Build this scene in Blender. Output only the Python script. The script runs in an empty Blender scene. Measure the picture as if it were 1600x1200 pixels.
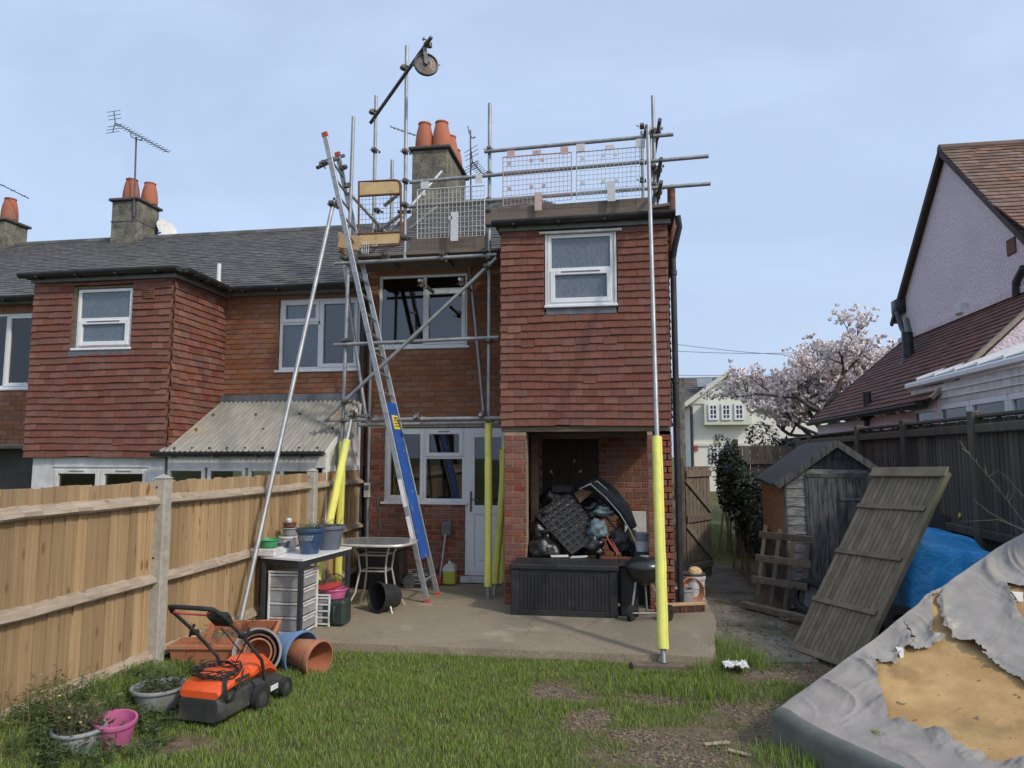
import bpy, math, random
import numpy as np
from mathutils import Matrix, Vector, noise as mnoise
random.seed(7); np.random.seed(7)
R = math.radians
scene = bpy.context.scene
COL = scene.collection
# ------------------------------------------------------------------ camera, sky, sun
F_PX, YAW, PITCH, CAM_Z = 1109.0, R(9.0), R(5.77), 1.75
cd = bpy.data.cameras.new('camera'); cam = bpy.data.objects.new('camera', cd); COL.objects.link(cam)
cd.sensor_width = 36; cd.lens = F_PX/1600*36; cd.clip_start = .05; cd.clip_end = 3000
cam.location = (0, 0, CAM_Z); cam.rotation_euler = (R(90)+PITCH, 0, YAW); scene.camera = cam
SUN_EL = R(40); SX, SY = .84, -.543
world = bpy.data.worlds.new('World'); scene.world = world; world.use_nodes = True
wn, wl = world.node_tree.nodes, world.node_tree.links
bg = wn['Background']; bg.inputs[1].default_value = .116
sky = wn.new('ShaderNodeTexSky'); sky.sky_type = 'NISHITA'; sky.sun_disc = False
sky.sun_elevation = SUN_EL; sky.sun_rotation = math.atan2(SX, SY)
sky.air_density = 1.0; sky.dust_density = 5.0; sky.ozone_density = 2.0; sky.altitude = 20
# thin high cirrus spread evenly over the whole sky
wc = wn.new('ShaderNodeTexCoord'); wm = wn.new('ShaderNodeMapping'); wm.inputs['Scale'].default_value = (.9, 5.2, 4.6)
wm.inputs['Rotation'].default_value = (0, .5, .7)
wt = wn.new('ShaderNodeTexNoise'); wt.inputs['Scale'].default_value = 2.1; wt.inputs['Detail'].default_value = 7; wt.inputs['Distortion'].default_value = .6
wr = wn.new('ShaderNodeMapRange'); wr.inputs[1].default_value = .35; wr.inputs[2].default_value = .75; wr.inputs[3].default_value = .52; wr.inputs[4].default_value = .62
wx = wn.new('ShaderNodeMix'); wx.data_type = 'RGBA'; wx.inputs[7].default_value = (6.5, 8.05, 10.8, 1)
wl.new(wc.outputs['Generated'], wm.inputs['Vector']); wl.new(wm.outputs[0], wt.inputs['Vector'])
wl.new(wt.outputs[0], wr.inputs[0]); wl.new(wr.outputs[0], wx.inputs[0]); wl.new(sky.outputs[0], wx.inputs[6]); wl.new(wx.outputs[2], bg.inputs[0])
sd = bpy.data.lights.new('sun', 'SUN'); sd.energy = 2.0; sd.angle = R(4.5); sd.color = (1, .93, .82)
sun = bpy.data.objects.new('sun', sd); COL.objects.link(sun)
sun.rotation_euler = (-Vector((SX*math.cos(SUN_EL), SY*math.cos(SUN_EL), math.sin(SUN_EL)))).to_track_quat('-Z', 'Y').to_euler()
vs_ = scene.view_settings; vs_.view_transform = 'Standard'; vs_.look = 'None'; vs_.exposure = 0.1; vs_.gamma = 1; vs_.use_curve_mapping = False

# ------------------------------------------------------------------ measuring helpers (metres; facade along X, depth Y)
_d = np.array([-math.sin(YAW)*math.cos(PITCH), math.cos(YAW)*math.cos(PITCH), math.sin(PITCH)])
_r = np.array([math.cos(YAW), math.sin(YAW), 0]); _u = np.cross(_r, _d); _c = np.array([0, 0, CAM_Z])
def _ray(x, y): return _d+_r*(x-800)/F_PX+_u*(600-y)/F_PX
def PY(x, y, Y): v = _ray(x, y); return Vector(_c+v*(Y/v[1]))
def PX(x, y, X): v = _ray(x, y); return Vector(_c+v*(X/v[0]))
def PZ(x, y, Z): v = _ray(x, y); return Vector(_c+v*((Z-CAM_Z)/v[2]))
def V(*a): return Vector(a)

# ------------------------------------------------------------------ mesh builder
class MB:
    def __init__(s, M=None): s.v = []; s.f = []; s.mi = []; s.k = 0; s.M = M
    def add(s, vs, fs):
        o = len(s.v)
        if s.M is not None: vs = [s.M @ Vector(v) for v in vs]
        s.v += [tuple(v) for v in vs]; s.f += [tuple(i+o for i in f) for f in fs]; s.mi += [s.k]*len(fs); return s
    def box(s, x0, x1, y0, y1, z0, z1, b=0):
        return s.obox(((x0+x1)/2, (y0+y1)/2, (z0+z1)/2), (abs(x1-x0)/2, 0, 0), (0, abs(y1-y0)/2, 0), (0, 0, abs(z1-z0)/2), b)
    def obox(s, c, ax, ay, az, b=0):
        c, A = Vector(c), [Vector(ax), Vector(ay), Vector(az)]
        L = [a.length for a in A]; b = min(b, .45*min(L)*2 if min(L) > 0 else 0)
        if b <= 0:
            vs = [c+A[0]*i+A[1]*j+A[2]*k for i in (-1, 1) for j in (-1, 1) for k in (-1, 1)]
            return s.add(vs, [(0, 1, 3, 2), (4, 6, 7, 5), (0, 4, 5, 1), (2, 3, 7, 6), (0, 2, 6, 4), (1, 5, 7, 3)])
        U = [a/l for a, l in zip(A, L)]; vs = []; idx = {}
        for i in (-1, 1):
            for j in (-1, 1):
                for k in (-1, 1):
                    sg = (i, j, k)
                    for ax_ in range(3):
                        p = Vector(c)
                        for q in range(3): p = p+U[q]*sg[q]*(L[q] if q == ax_ else L[q]-b)
                        idx[(sg, ax_)] = len(vs); vs.append(p)
        fs = []
        for a in range(3):
            o = [q for q in range(3) if q != a]
            for sa in (-1, 1):
                f = []
                for (p, q) in ((-1, -1), (1, -1), (1, 1), (-1, 1)):
                    sg = [0]*3; sg[a] = sa; sg[o[0]] = p; sg[o[1]] = q; f.append(idx[(tuple(sg), a)])
                fs.append(f)
        for a in range(3):
            o = [q for q in range(3) if q != a]
            for p in (-1, 1):
                for q in (-1, 1):
                    sg0 = [0]*3; sg0[a] = -1; sg0[o[0]] = p; sg0[o[1]] = q; sg1 = list(sg0); sg1[a] = 1
                    fs.append([idx[(tuple(sg0), o[0])], idx[(tuple(sg1), o[0])], idx[(tuple(sg1), o[1])], idx[(tuple(sg0), o[1])]])
        for i in (-1, 1):
            for j in (-1, 1):
                for k in (-1, 1): fs.append([idx[((i, j, k), q)] for q in range(3)])
        return s.add(vs, fs)
    def bar(s, a, b, w, t, up=(0, 0, 1), bev=0):
        a, b = Vector(a), Vector(b); d = b-a; up = Vector(up)
        sx = d.cross(up)
        if sx.length < 1e-6: sx = d.cross(Vector((1, 0, 0)))
        sx.normalize(); uz = sx.cross(d).normalized()
        return s.obox((a+b)/2, d/2, sx*w/2, uz*t/2, bev)
    def tube(s, a, b, r, n=10, r2=None, caps=True):
        return s.path([a, b], [r, r if r2 is None else r2], n, caps=caps)
    def path(s, pts, r, n=8, closed=False, caps=True):
        P = [Vector(p) for p in pts]; N = len(P)
        rr = r if isinstance(r, (list, tuple)) else [r]*N
        vs = []; x = None
        for i in range(N):
            if closed: t = P[(i+1) % N]-P[i-1]
            else: t = P[min(i+1, N-1)]-P[max(i-1, 0)]
            if t.length < 1e-9: t = Vector((0, 0, 1))
            t.normalize()
            if x is None:
                x = t.cross(Vector((0, 0, 1)))
                if x.length < .05: x = t.cross(Vector((1, 0, 0)))
            else: x = x-t*x.dot(t)
            x.normalize(); y = t.cross(x)
            for k in range(n):
                a = 2*math.pi*k/n; vs.append(P[i]+(x*math.cos(a)+y*math.sin(a))*rr[i])
        fs = []
        for i in range(N if closed else N-1):
            j = (i+1) % N
            for k in range(n): fs.append((i*n+k, i*n+(k+1) % n, j*n+(k+1) % n, j*n+k))
        if caps and not closed: fs += [tuple(range(n-1, -1, -1)), tuple((N-1)*n+k for k in range(n))]
        return s.add(vs, fs)
    def lathe(s, prof, M=None, n=24, wob=0):
        M = M or Matrix(); vs = []; N = len(prof)
        ph = random.random()*6
        for (r, z) in prof:
            for k in range(n):
                a = 2*math.pi*k/n; q = r*(1+wob*math.sin(2*a+ph)); vs.append(M @ Vector((q*math.cos(a), q*math.sin(a), z)))
        fs = [(i*n+k, i*n+(k+1) % n, (i+1)*n+(k+1) % n, (i+1)*n+k) for i in range(N-1) for k in range(n)]
        if prof[0][0] > 1e-4: fs.append(tuple(range(n-1, -1, -1)))
        if prof[-1][0] > 1e-4: fs.append(tuple((N-1)*n+k for k in range(n)))
        return s.add(vs, fs)
    def grid(s, fn, nu, nv, keep=None):
        vs = [fn(i/nu, j/nv) for j in range(nv+1) for i in range(nu+1)]
        fs = [(j*(nu+1)+i, j*(nu+1)+i+1, (j+1)*(nu+1)+i+1, (j+1)*(nu+1)+i) for j in range(nv) for i in range(nu) if keep is None or keep((i+.5)/nu, (j+.5)/nv)]
        return s.add(vs, fs)
    def prism(s, poly, off):
        off = Vector(off); n = len(poly); P = [Vector(p) for p in poly]
        return s.add(P+[p+off for p in P], [tuple(range(n-1, -1, -1)), tuple(range(n, 2*n))]+[(i, (i+1) % n, n+(i+1) % n, n+i) for i in range(n)])
    def mesh(s, name, mats, smooth=35):
        me = bpy.data.meshes.new(name); me.from_pydata(s.v, [], s.f)
        for m in (mats if isinstance(mats, (list, tuple)) else [mats]): me.materials.append(m)
        if any(s.mi): me.polygons.foreach_set('material_index', s.mi)
        if smooth:
            me.polygons.foreach_set('use_smooth', [True]*len(me.polygons)); me.set_sharp_from_angle(angle=R(smooth))
        me.update(); return me
    def build(s, name, mats, parent=None, smooth=35, local=False, fixn=True):
        if fixn and len(s.f) < 60000:
            import bmesh
            me = s.mesh(name, mats, 0); bm = bmesh.new(); bm.from_mesh(me); bmesh.ops.recalc_face_normals(bm, faces=bm.faces); bm.to_mesh(me); bm.free()
            if smooth:
                me.polygons.foreach_set('use_smooth', [True]*len(me.polygons)); me.set_sharp_from_angle(angle=R(smooth))
        else: me = s.mesh(name, mats, smooth)
        return link(name, me, parent, local)
WM = {}
def link(name, me, parent=None, local=False):
    o = bpy.data.objects.new(name, me); COL.objects.link(o)
    if parent is not None:
        o.parent = parent
        if not local: o.matrix_parent_inverse = WM.get(parent.name, Matrix()).inverted()
    elif me is not None and len(me.vertices):
        co = np.empty(len(me.vertices)*3); me.vertices.foreach_get('co', co); co = co.reshape(-1, 3)
        og = Vector(((co[:, 0].min()+co[:, 0].max())/2, (co[:, 1].min()+co[:, 1].max())/2, co[:, 2].min()))
        me.transform(Matrix.Translation(-og)); o.location = og; WM[o.name] = Matrix.Translation(og)
    return o
def tag(o, label, cat, group=None, kind=None):
    if label: o['label'] = label
    if cat: o['category'] = cat
    if group: o['group'] = group
    if kind: o['kind'] = kind
    return o
def thing(name, label, cat, loc=(0, 0, 0), rz=0, group=None):
    o = bpy.data.objects.new(name, None); COL.objects.link(o); o.location = loc; o.rotation_euler = (0, 0, rz); o.empty_display_size = .2
    WM[o.name] = Matrix.Translation(Vector(loc)) @ Matrix.Rotation(rz, 4, 'Z')
    return tag(o, label, cat, group)
def struct(o): o['kind'] = 'structure'; return o
def stuff(o): o['kind'] = 'stuff'; return o
def TR(loc, rx=0, ry=0, rz=0): return Matrix.Translation(Vector(loc)) @ Matrix.Rotation(rz, 4, 'Z') @ Matrix.Rotation(ry, 4, 'Y') @ Matrix.Rotation(rx, 4, 'X')
def align(a, b):   # matrix taking local +Z to the direction a->b at a
    a, b = Vector(a), Vector(b); return Matrix.Translation(a) @ (b-a).to_track_quat('Z', 'Y').to_matrix().to_4x4()
def nz(x, y, z=0, s=1): return mnoise.noise(Vector((x*s, y*s, z*s)))

# ------------------------------------------------------------------ materials
MT = {}
def mat(name, c, c2=None, sc=8, rough=.7, metal=0, bump=0, bsc=None, var=0, spec=.4, st=(1, 1, 1), det=5, lo=.35, hi=.65, c3=None, sc3=1.5, lo3=.5, hi3=.7, hue=0, trans=0, bd=.01):
    m = bpy.data.materials.new(name); m.use_nodes = True; n, l = m.node_tree.nodes, m.node_tree.links
    b = n['Principled BSDF']; b.inputs['Roughness'].default_value = rough; b.inputs['Metallic'].default_value = metal
    b.inputs['Specular IOR Level'].default_value = spec
    if trans: b.inputs['Transmission Weight'].default_value = trans
    tc = n.new('ShaderNodeTexCoord'); mp = n.new('ShaderNodeMapping'); mp.inputs['Scale'].default_value = st; l.new(tc.outputs['Object'], mp.inputs[0])
    oi = n.new('ShaderNodeObjectInfo'); ge = n.new('ShaderNodeNewGeometry')
    ad = n.new('ShaderNodeMath'); ad.operation = 'ADD'; l.new(oi.outputs['Random'], ad.inputs[0]); l.new(ge.outputs['Random Per Island'], ad.inputs[1])
    wh = n.new('ShaderNodeTexWhiteNoise'); wh.noise_dimensions = '1D'; l.new(ad.outputs[0], wh.inputs['W'])
    vec = mp.outputs[0]
    if var:
        va = n.new('ShaderNodeVectorMath'); va.operation = 'MULTIPLY_ADD'; va.inputs[1].default_value = (40, 40, 40); l.new(wh.outputs['Color'], va.inputs[0]); l.new(mp.outputs[0], va.inputs[2]); vec = va.outputs[0]
    rgb = None
    def nse(scale, d): t = n.new('ShaderNodeTexNoise'); t.inputs['Scale'].default_value = scale; t.inputs['Detail'].default_value = d; t.inputs['Roughness'].default_value = .6; l.new(vec, t.inputs['Vector']); return t
    def mr(src, a, bb): q = n.new('ShaderNodeMapRange'); q.inputs[1].default_value = a; q.inputs[2].default_value = bb; l.new(src, q.inputs[0]); return q.outputs[0]
    def mixc(fac, A, B, mode='MIX'):
        x = n.new('ShaderNodeMix'); x.data_type = 'RGBA'; x.blend_type = mode
        if isinstance(fac, float): x.inputs[0].default_value = fac
        else: l.new(fac, x.inputs[0])
        for s_, q in ((6, A), (7, B)):
            if isinstance(q, tuple): x.inputs[s_].default_value = (*q[:3], 1)
            else: l.new(q, x.inputs[s_])
        return x.outputs[2]
    rgb = c
    if c2: rgb = mixc(mr(nse(sc, det).outputs[0], lo, hi), c, c2)
    if c3:
        t = n.new('ShaderNodeTexNoise'); t.inputs['Scale'].default_value = sc3; t.inputs['Detail'].default_value = 6; l.new(tc.outputs['Object'], t.inputs['Vector'])
        rgb = mixc(mr(t.outputs[0], lo3, hi3), rgb, c3)
    if var:
        hs = n.new('ShaderNodeHueSaturation')
        q = n.new('ShaderNodeMapRange'); q.inputs[3].default_value = 1-var; q.inputs[4].default_value = 1+var; l.new(wh.outputs['Value'], q.inputs[0]); l.new(q.outputs[0], hs.inputs['Value'])
        if hue:
            sp = n.new('ShaderNodeSeparateColor'); l.new(wh.outputs['Color'], sp.inputs[0])
            q2 = n.new('ShaderNodeMapRange'); q2.inputs[3].default_value = .5-hue; q2.inputs[4].default_value = .5+hue; l.new(sp.outputs[1], q2.inputs[0]); l.new(q2.outputs[0], hs.inputs['Hue'])
            q3 = n.new('ShaderNodeMapRange'); q3.inputs[3].default_value = 1-var; q3.inputs[4].default_value = 1+var*.6; l.new(sp.outputs[2], q3.inputs[0]); l.new(q3.outputs[0], hs.inputs['Saturation'])
        if isinstance(rgb, tuple): hs.inputs['Color'].default_value = (*rgb, 1)
        else: l.new(rgb, hs.inputs['Color'])
        rgb = hs.outputs[0]
    if isinstance(rgb, tuple): b.inputs['Base Color'].default_value = (*rgb, 1)
    else: l.new(rgb, b.inputs['Base Color'])
    if bump:
        t = nse(bsc or sc*3, 6); bp = n.new('ShaderNodeBump'); bp.inputs['Strength'].default_value = bump; bp.inputs['Distance'].default_value = bd
        l.new(t.outputs[0], bp.inputs['Height']); l.new(bp.outputs[0], b.inputs['Normal'])
    MT[name] = m; return m
mat('brick_orange', (.28, .118, .06), (.205, .085, .048), 9, .85, bump=.5, bsc=60, var=.15, hue=.008, c3=(.33, .15, .075), sc3=1.2, lo3=.45, hi3=.75)
mat('brick_red', (.24, .085, .052), (.165, .06, .042), 9, .85, bump=.5, bsc=60, var=.2, hue=.01, c3=(.30, .115, .06), sc3=2, lo3=.5, hi3=.8)
mat('mortar', (.36, .29, .20), (.25, .20, .145), 14, .95, bump=.6, bsc=90)
mat('mortar_dark', (.27, .16, .105), (.20, .12, .08), 14, .95, bump=.6, bsc=90)
mat('hung_tile', (.20, .074, .050), (.145, .056, .041), 7, .8, bump=.35, bsc=50, var=.13, hue=.006, c3=(.24, .12, .08), sc3=1.6, lo3=.6, hi3=.85)
mat('hung_tile_side', (.205, .078, .052), (.15, .058, .042), 7, .8, bump=.35, bsc=50, var=.22, hue=.012, c3=(.10, .052, .042), sc3=1.1, lo3=.52, hi3=.75)
mat('tile_pale', (.225, .105, .072), (.165, .073, .052), 10, .85, bump=.4, bsc=50, var=.2)
mat('tile_backing', (.10, .05, .04), None, rough=.95)
mat('slate', (.125, .12, .115), (.085, .082, .08), 5, .8, bump=.3, bsc=40, var=.22, c3=(.12, .115, .10), sc3=.9, lo3=.5, hi3=.75)
mat('upvc', (.78, .79, .80), (.68, .69, .70), 3, .35, spec=.5, lo=.3, hi=.8)
mat('upvc_old', (.70, .70, .68), (.52, .50, .46), 6, .5, bump=.1, bsc=40)
mat('white_paint', (.66, .66, .66), (.50, .50, .49), 5, .7, bump=.25, bsc=30)
mat('black_gutter', (.022, .023, .026), (.045, .045, .047), 6, .45)
mat('fascia_grey', (.22, .22, .23), (.16, .16, .165), 6, .6)
mat('lead', (.17, .18, .20), (.11, .115, .125), 7, .55, metal=.2, bump=.3, bsc=20)
mat('soffit_wood', (.20, .15, .10), (.11, .085, .06), 6, .85, st=(1, 1, 8))
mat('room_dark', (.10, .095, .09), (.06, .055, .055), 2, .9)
mat('curtain', (.46, .47, .50), (.36, .37, .40), 4, .9, st=(9, 9, .6))
mat('curtain_beige', (.32, .27, .22), (.24, .2, .17), 4, .9, st=(9, 9, .6))
mat('obscure_glass', (.15, .18, .22), (.105, .13, .165), 45, .22, bump=.55, bsc=38, spec=.6, st=(1, 1, .5))
mat('concrete_post', (.44, .41, .36), (.34, .315, .27), 20, .9, bump=.5, bsc=120)
mat('chimney_render', (.21, .19, .15), (.10, .092, .078), 7, .95, bump=.9, bsc=25, c3=(.26, .25, .17), sc3=4, lo3=.5, hi3=.7, bd=.03)
mat('chimney_cap', (.10, .09, .085), (.06, .055, .055), 9, .9, bump=.5)
mat('terracotta_pot', (.42, .135, .07), (.33, .12, .075), 5, .8, bump=.2, bsc=40, var=.12, c3=(.26, .15, .11), sc3=2.5, lo3=.55, hi3=.8)
mat('galv', (.40, .41, .41), (.28, .285, .29), 14, .52, metal=.6, st=(1, 1, .35), c3=(.30, .28, .26), sc3=5, lo3=.6, hi3=.8)
mat('galv_dark', (.16, .165, .17), (.10, .10, .105), 12, .5, metal=.6)
mat('coupler', (.20, .18, .165), (.12, .095, .08), 18, .55, metal=.7, bump=.4)
mat('aluminium', (.42, .43, .44), (.32, .33, .34), 12, .5, metal=.7)
mat('foam_yellow', (.78, .77, .17), (.69, .69, .18), 6, .75, bump=.2, bsc=30, c3=(.60, .62, .22), sc3=3, lo3=.55, hi3=.8)
mat('blue_guard', (.02, .10, .42), (.025, .085, .30), 9, .55, bump=.2, c3=(.10, .19, .42), sc3=7, lo3=.62, hi3=.75)
mat('label_yellow', (.80, .62, .04), None, rough=.5)
mat('label_white', (.75, .75, .74), (.6, .6, .6), 30, .5)
mat('print_dark', (.06, .06, .07), None, rough=.6)
mat('red_rubber', (.45, .075, .05), (.33, .07, .05), 20, .7)
mat('rust_frame', (.21, .105, .06), (.12, .055, .035), 22, .85, bump=.5)
mat('gate_yellow', (.62, .45, .22), (.52, .37, .19), 9, .7, c3=(.35, .22, .12), sc3=6, lo3=.6, hi3=.75)
mat('toe_board', (.20, .16, .125), (.145, .115, .092), 7, .85, st=(.5, 3, 8), bump=.4, bsc=25)
mat('toe_board_new', (.52, .36, .19), (.42, .28, .15), 7, .8, st=(.5, 3, 8), bump=.3, bsc=25)
mat('guard_white', (.62, .63, .64), (.5, .5, .5), 30, .55)
mat('guard_pink', (.58, .42, .40), (.45, .30, .28), 30, .6)
mat('rubber_black', (.018, .018, .018), (.03, .03, .03), 20, .75, bump=.3)
mat('plastic_black', (.020, .020, .022), (.030, .029, .029), 15, .5, bump=.15, bsc=80)
mat('bin_bag', (.012, .012, .013), (.02, .02, .02), 8, .25, spec=.6, bump=.5, bsc=14, bd=.03)
mat('bag_teal', (.14, .20, .22), (.09, .135, .15), 8, .45, bump=.6, bsc=14, bd=.03)
mat('fence_new', (.42, .27, .135), (.28, .165, .075), 5, .8, st=(5, 5, .5), bump=.3, bsc=18, var=.24, hue=.012, c3=(.40, .32, .22), sc3=1.4, lo3=.45, hi3=.8)
mat('fence_rail', (.40, .33, .25), (.28, .22, .16), 7, .85, st=(5, .6, 5), bump=.4, bsc=18, var=.12)
mat('fence_shade', (.36, .24, .11), (.26, .17, .085), 5, .85, st=(5, 5, .5), bump=.3, bsc=18, var=.16)
mat('fence_old', (.135, .115, .09), (.085, .074, .06), 5, .9, st=(5, 5, .5), bump=.5, bsc=20, var=.3, c3=(.10, .105, .065), sc3=1.2, lo3=.5, hi3=.8)
mat('panel_wood', (.235, .19, .13), (.15, .122, .085), 6, .9, st=(1, 1, 1), bump=.5, bsc=25, var=.18, c3=(.15, .145, .08), sc3=2, lo3=.5, hi3=.75)
mat('shed_board', (.30, .285, .265), (.11, .105, .10), 8, .85, st=(1.2, 2, 7), bump=.5, bsc=20, var=.2, lo=.36, hi=.62)
mat('shed_door', (.115, .112, .105), (.022, .028, .03), 7, .85, st=(7, 2, .8), bump=.5, bsc=20, var=.25, lo=.4, hi=.66)
mat('plywood', (.40, .24, .135), (.31, .18, .10), 5, .8, st=(1, 1, 3), bump=.2, bsc=20, c3=(.22, .12, .07), sc3=2, lo3=.55, hi3=.75)
mat('felt', (.042, .044, .05), (.062, .064, .07), 10, .9, bump=.5, bsc=120)
mat('old_timber', (.17, .13, .09), (.10, .08, .06), 7, .9, st=(2, 2, 2), bump=.4, bsc=25, var=.2)
mat('patio_concrete', (.315, .26, .175), (.205, .17, .12), 55, .92, bump=.5, bsc=110, det=8, c3=(.20, .17, .12), sc3=1.1, lo3=.42, hi3=.72, bd=.006)
mat('path_concrete', (.22, .195, .15), (.14, .125, .10), 40, .92, bump=.5, bsc=90, c3=(.09, .085, .05), sc3=2.4, lo3=.42, hi3=.65)
mat('glass_plain', (.02, .02, .02), None, rough=.03)
def glass(name, tint=(.7, .74, .76), fac_lo=.06):
    m = bpy.data.materials.new(name); m.use_nodes = True; n, l = m.node_tree.nodes, m.node_tree.links
    n.remove(n['Principled BSDF']); out = n['Material Output']
    tr = n.new('ShaderNodeBsdfTransparent'); tr.inputs[0].default_value = (*tint, 1)
    gl = n.new('ShaderNodeBsdfGlossy'); gl.inputs['Roughness'].default_value = .015; gl.inputs[0].default_value = (.95, .95, .95, 1)
    fr = n.new('ShaderNodeFresnel'); fr.inputs[0].default_value = 1.75
    tx = n.new('ShaderNodeTexCoord'); t = n.new('ShaderNodeTexNoise'); t.inputs['Scale'].default_value = 1.3; l.new(tx.outputs['Object'], t.inputs['Vector'])
    bp = n.new('ShaderNodeBump'); bp.inputs['Strength'].default_value = .05; bp.inputs['Distance'].default_value = .02; l.new(t.outputs[0], bp.inputs['Height']); l.new(bp.outputs[0], gl.inputs['Normal'])
    mx = n.new('ShaderNodeMixShader'); l.new(fr.outputs[0], mx.inputs[0]); l.new(tr.outputs[0], mx.inputs[1]); l.new(gl.outputs[0], mx.inputs[2]); l.new(mx.outputs[0], out.inputs[0])
    MT[name] = m; return m
glass('glass')

def overlay(mname, color, scale, lo, hi, amt=1.0, kind='noise', st=(1, 1, 1), det=6, perobj=False):
    """lay stains, specks, cracks or lichen of their own shape over a material"""
    m = MT[mname]; n, l = m.node_tree.nodes, m.node_tree.links; b = n['Principled BSDF']; inp = b.inputs['Base Color']
    tc = n.new('ShaderNodeTexCoord'); mp = n.new('ShaderNodeMapping'); mp.inputs['Scale'].default_value = st; l.new(tc.outputs['Object'], mp.inputs[0]); vec = mp.outputs[0]
    if perobj:
        oi = n.new('ShaderNodeObjectInfo'); wh = n.new('ShaderNodeTexWhiteNoise'); wh.noise_dimensions = '1D'; l.new(oi.outputs['Random'], wh.inputs['W'])
        va = n.new('ShaderNodeVectorMath'); va.operation = 'MULTIPLY_ADD'; va.inputs[1].default_value = (40, 40, 40); l.new(wh.outputs['Color'], va.inputs[0]); l.new(vec, va.inputs[2]); vec = va.outputs[0]
    if kind == 'noise': t = n.new('ShaderNodeTexNoise'); t.inputs['Detail'].default_value = det
    else:
        t = n.new('ShaderNodeTexVoronoi')
        if kind == 'crack':
            t.feature = 'DISTANCE_TO_EDGE'; d_ = n.new('ShaderNodeTexNoise'); d_.inputs['Scale'].default_value = scale*3; d_.inputs['Detail'].default_value = 6; l.new(vec, d_.inputs['Vector'])
            v2 = n.new('ShaderNodeVectorMath'); v2.operation = 'MULTIPLY_ADD'; v2.inputs[1].default_value = (.25/scale,)*3; l.new(d_.outputs['Color'], v2.inputs[0]); l.new(vec, v2.inputs[2]); vec = v2.outputs[0]
    t.inputs['Scale'].default_value = scale; l.new(vec, t.inputs['Vector'])
    q = n.new('ShaderNodeMapRange'); q.inputs[1].default_value = lo; q.inputs[2].default_value = hi; q.inputs[4].default_value = amt
    l.new(t.outputs['Distance'] if kind != 'noise' else t.outputs[0], q.inputs[0])
    x = n.new('ShaderNodeMix'); x.data_type = 'RGBA'; l.new(q.outputs[0], x.inputs[0]); x.inputs[7].default_value = (*color, 1)
    if inp.links: l.new(inp.links[0].from_socket, x.inputs[6])
    else: x.inputs[6].default_value = inp.default_value
    l.new(x.outputs[2], inp)
# sawn softwood: crisp grain, knots, weather stain
def wood(name, c, c2, knot, var=.13, st=(30, 30, 1.6)):
    mat(name, c, c2, 1.0, .82, st=st, bump=.35, bsc=2.2, var=var, det=8, lo=.32, hi=.68)
    overlay(name, tuple(k*.62 for k in c2), 2.6, .56, .70, .55, st=(st[0]*1.6, st[1]*1.6, st[2]*.6), perobj=True)
    overlay(name, knot, 1.0, .20, .10, .9, 'voronoi', st=(9, 9, 5.5), perobj=True)
    overlay(name, tuple(v*1.25 for v in c), 1.0, .02, .30, .0, 'voronoi', st=(9, 9, 5.5), perobj=True)
    overlay(name, (.36, .31, .24), 2.2, .50, .74, .6)
wood('fence_new', (.44, .305, .165), (.33, .22, .112), (.20, .105, .045), var=.27)
overlay('fence_rail', (.17, .12, .08), 1.0, .16, .08, .8, 'voronoi', st=(9, 5, 9))
for m_ in ('patio_concrete',):
    overlay(m_, (.50, .45, .36), 95, .60, .66, .7); overlay(m_, (.13, .105, .075), 120, .62, .68, .7); overlay(m_, (.15, .13, .095), .9, .52, .72, .6); overlay(m_, (.42, .36, .26), 2.6, .58, .72, .5); overlay(m_, (.12, .10, .07), .28, .004, .001, .45, 'crack'); overlay(m_, (.14, .13, .07), 5, .62, .74, .6)
for m_ in ('hung_tile', 'hung_tile_side'): overlay(m_, (.30, .25, .19), 26, .64, .72, .55); overlay(m_, (.085, .045, .038), 1.7, .58, .76, .55)
for m_ in ('brick_red', 'brick_orange'): overlay(m_, (.34, .26, .19), 18, .66, .74, .5); overlay(m_, (.10, .06, .045), 1.3, .56, .78, .5)
overlay('slate', (.17, .165, .13), 14, .62, .72, .5); overlay('chimney_cap', (.2, .19, .14), 20, .58, .7, .6)
for m_ in ('upvc_old', 'white_paint'): overlay(m_, (.22, .20, .16), 2.5, .56, .8, .5, st=(3, 3, .6))
overlay('upvc', (.40, .39, .36), 3, .58, .8, .4, st=(3, 3, .8)); overlay('concrete_post', (.20, .19, .13), 4, .55, .75, .6); overlay('plastic_black', (.07, .066, .06), 5, .55, .8, .5)
overlay('foam_yellow', (.42, .40, .16), 7, .60, .74, .5); overlay('blue_guard', (.30, .34, .40), 14, .62, .70, .5)
# ================================================================== GROUND
mat('soil', (.16, .125, .085), (.085, .068, .046), 9, .95, bump=.9, bsc=30, det=8, c3=(.26, .23, .18), sc3=3.0, lo3=.5, hi3=.72, bd=.03)
mat('turf_under', (.050, .060, .016), (.085, .075, .032), 12, .95, bump=.8, bsc=40, bd=.03)
def gz(x, y):
    z = -.07+.05*max(0, 6.5-y)
    if y < -2: z = .355
    t = min(1, max(0, (-2.95-x)/.5)); t = t*t*(3-2*t)*min(1, max(0, (6.55-y)/.5)) if y < 6.55 else 0   # low bank along the fence
    return min(z, .36)+.13*t+.018*nz(x, y, 0, 1.3)
_c1 = PZ(1110, 1165, .03); _c2 = PZ(872, 1085, -.02); _c3 = PZ(1185, 1045, -.06); _c4 = PZ(1050, 1090, 0); _c5 = PZ(270, 1165, .05); _c6 = PZ(1180, 1110, .0)
_c7 = PZ(925, 1125, 0); _c8 = PZ(985, 1150, .02); _c9 = PZ(1040, 1185, .04)
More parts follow.
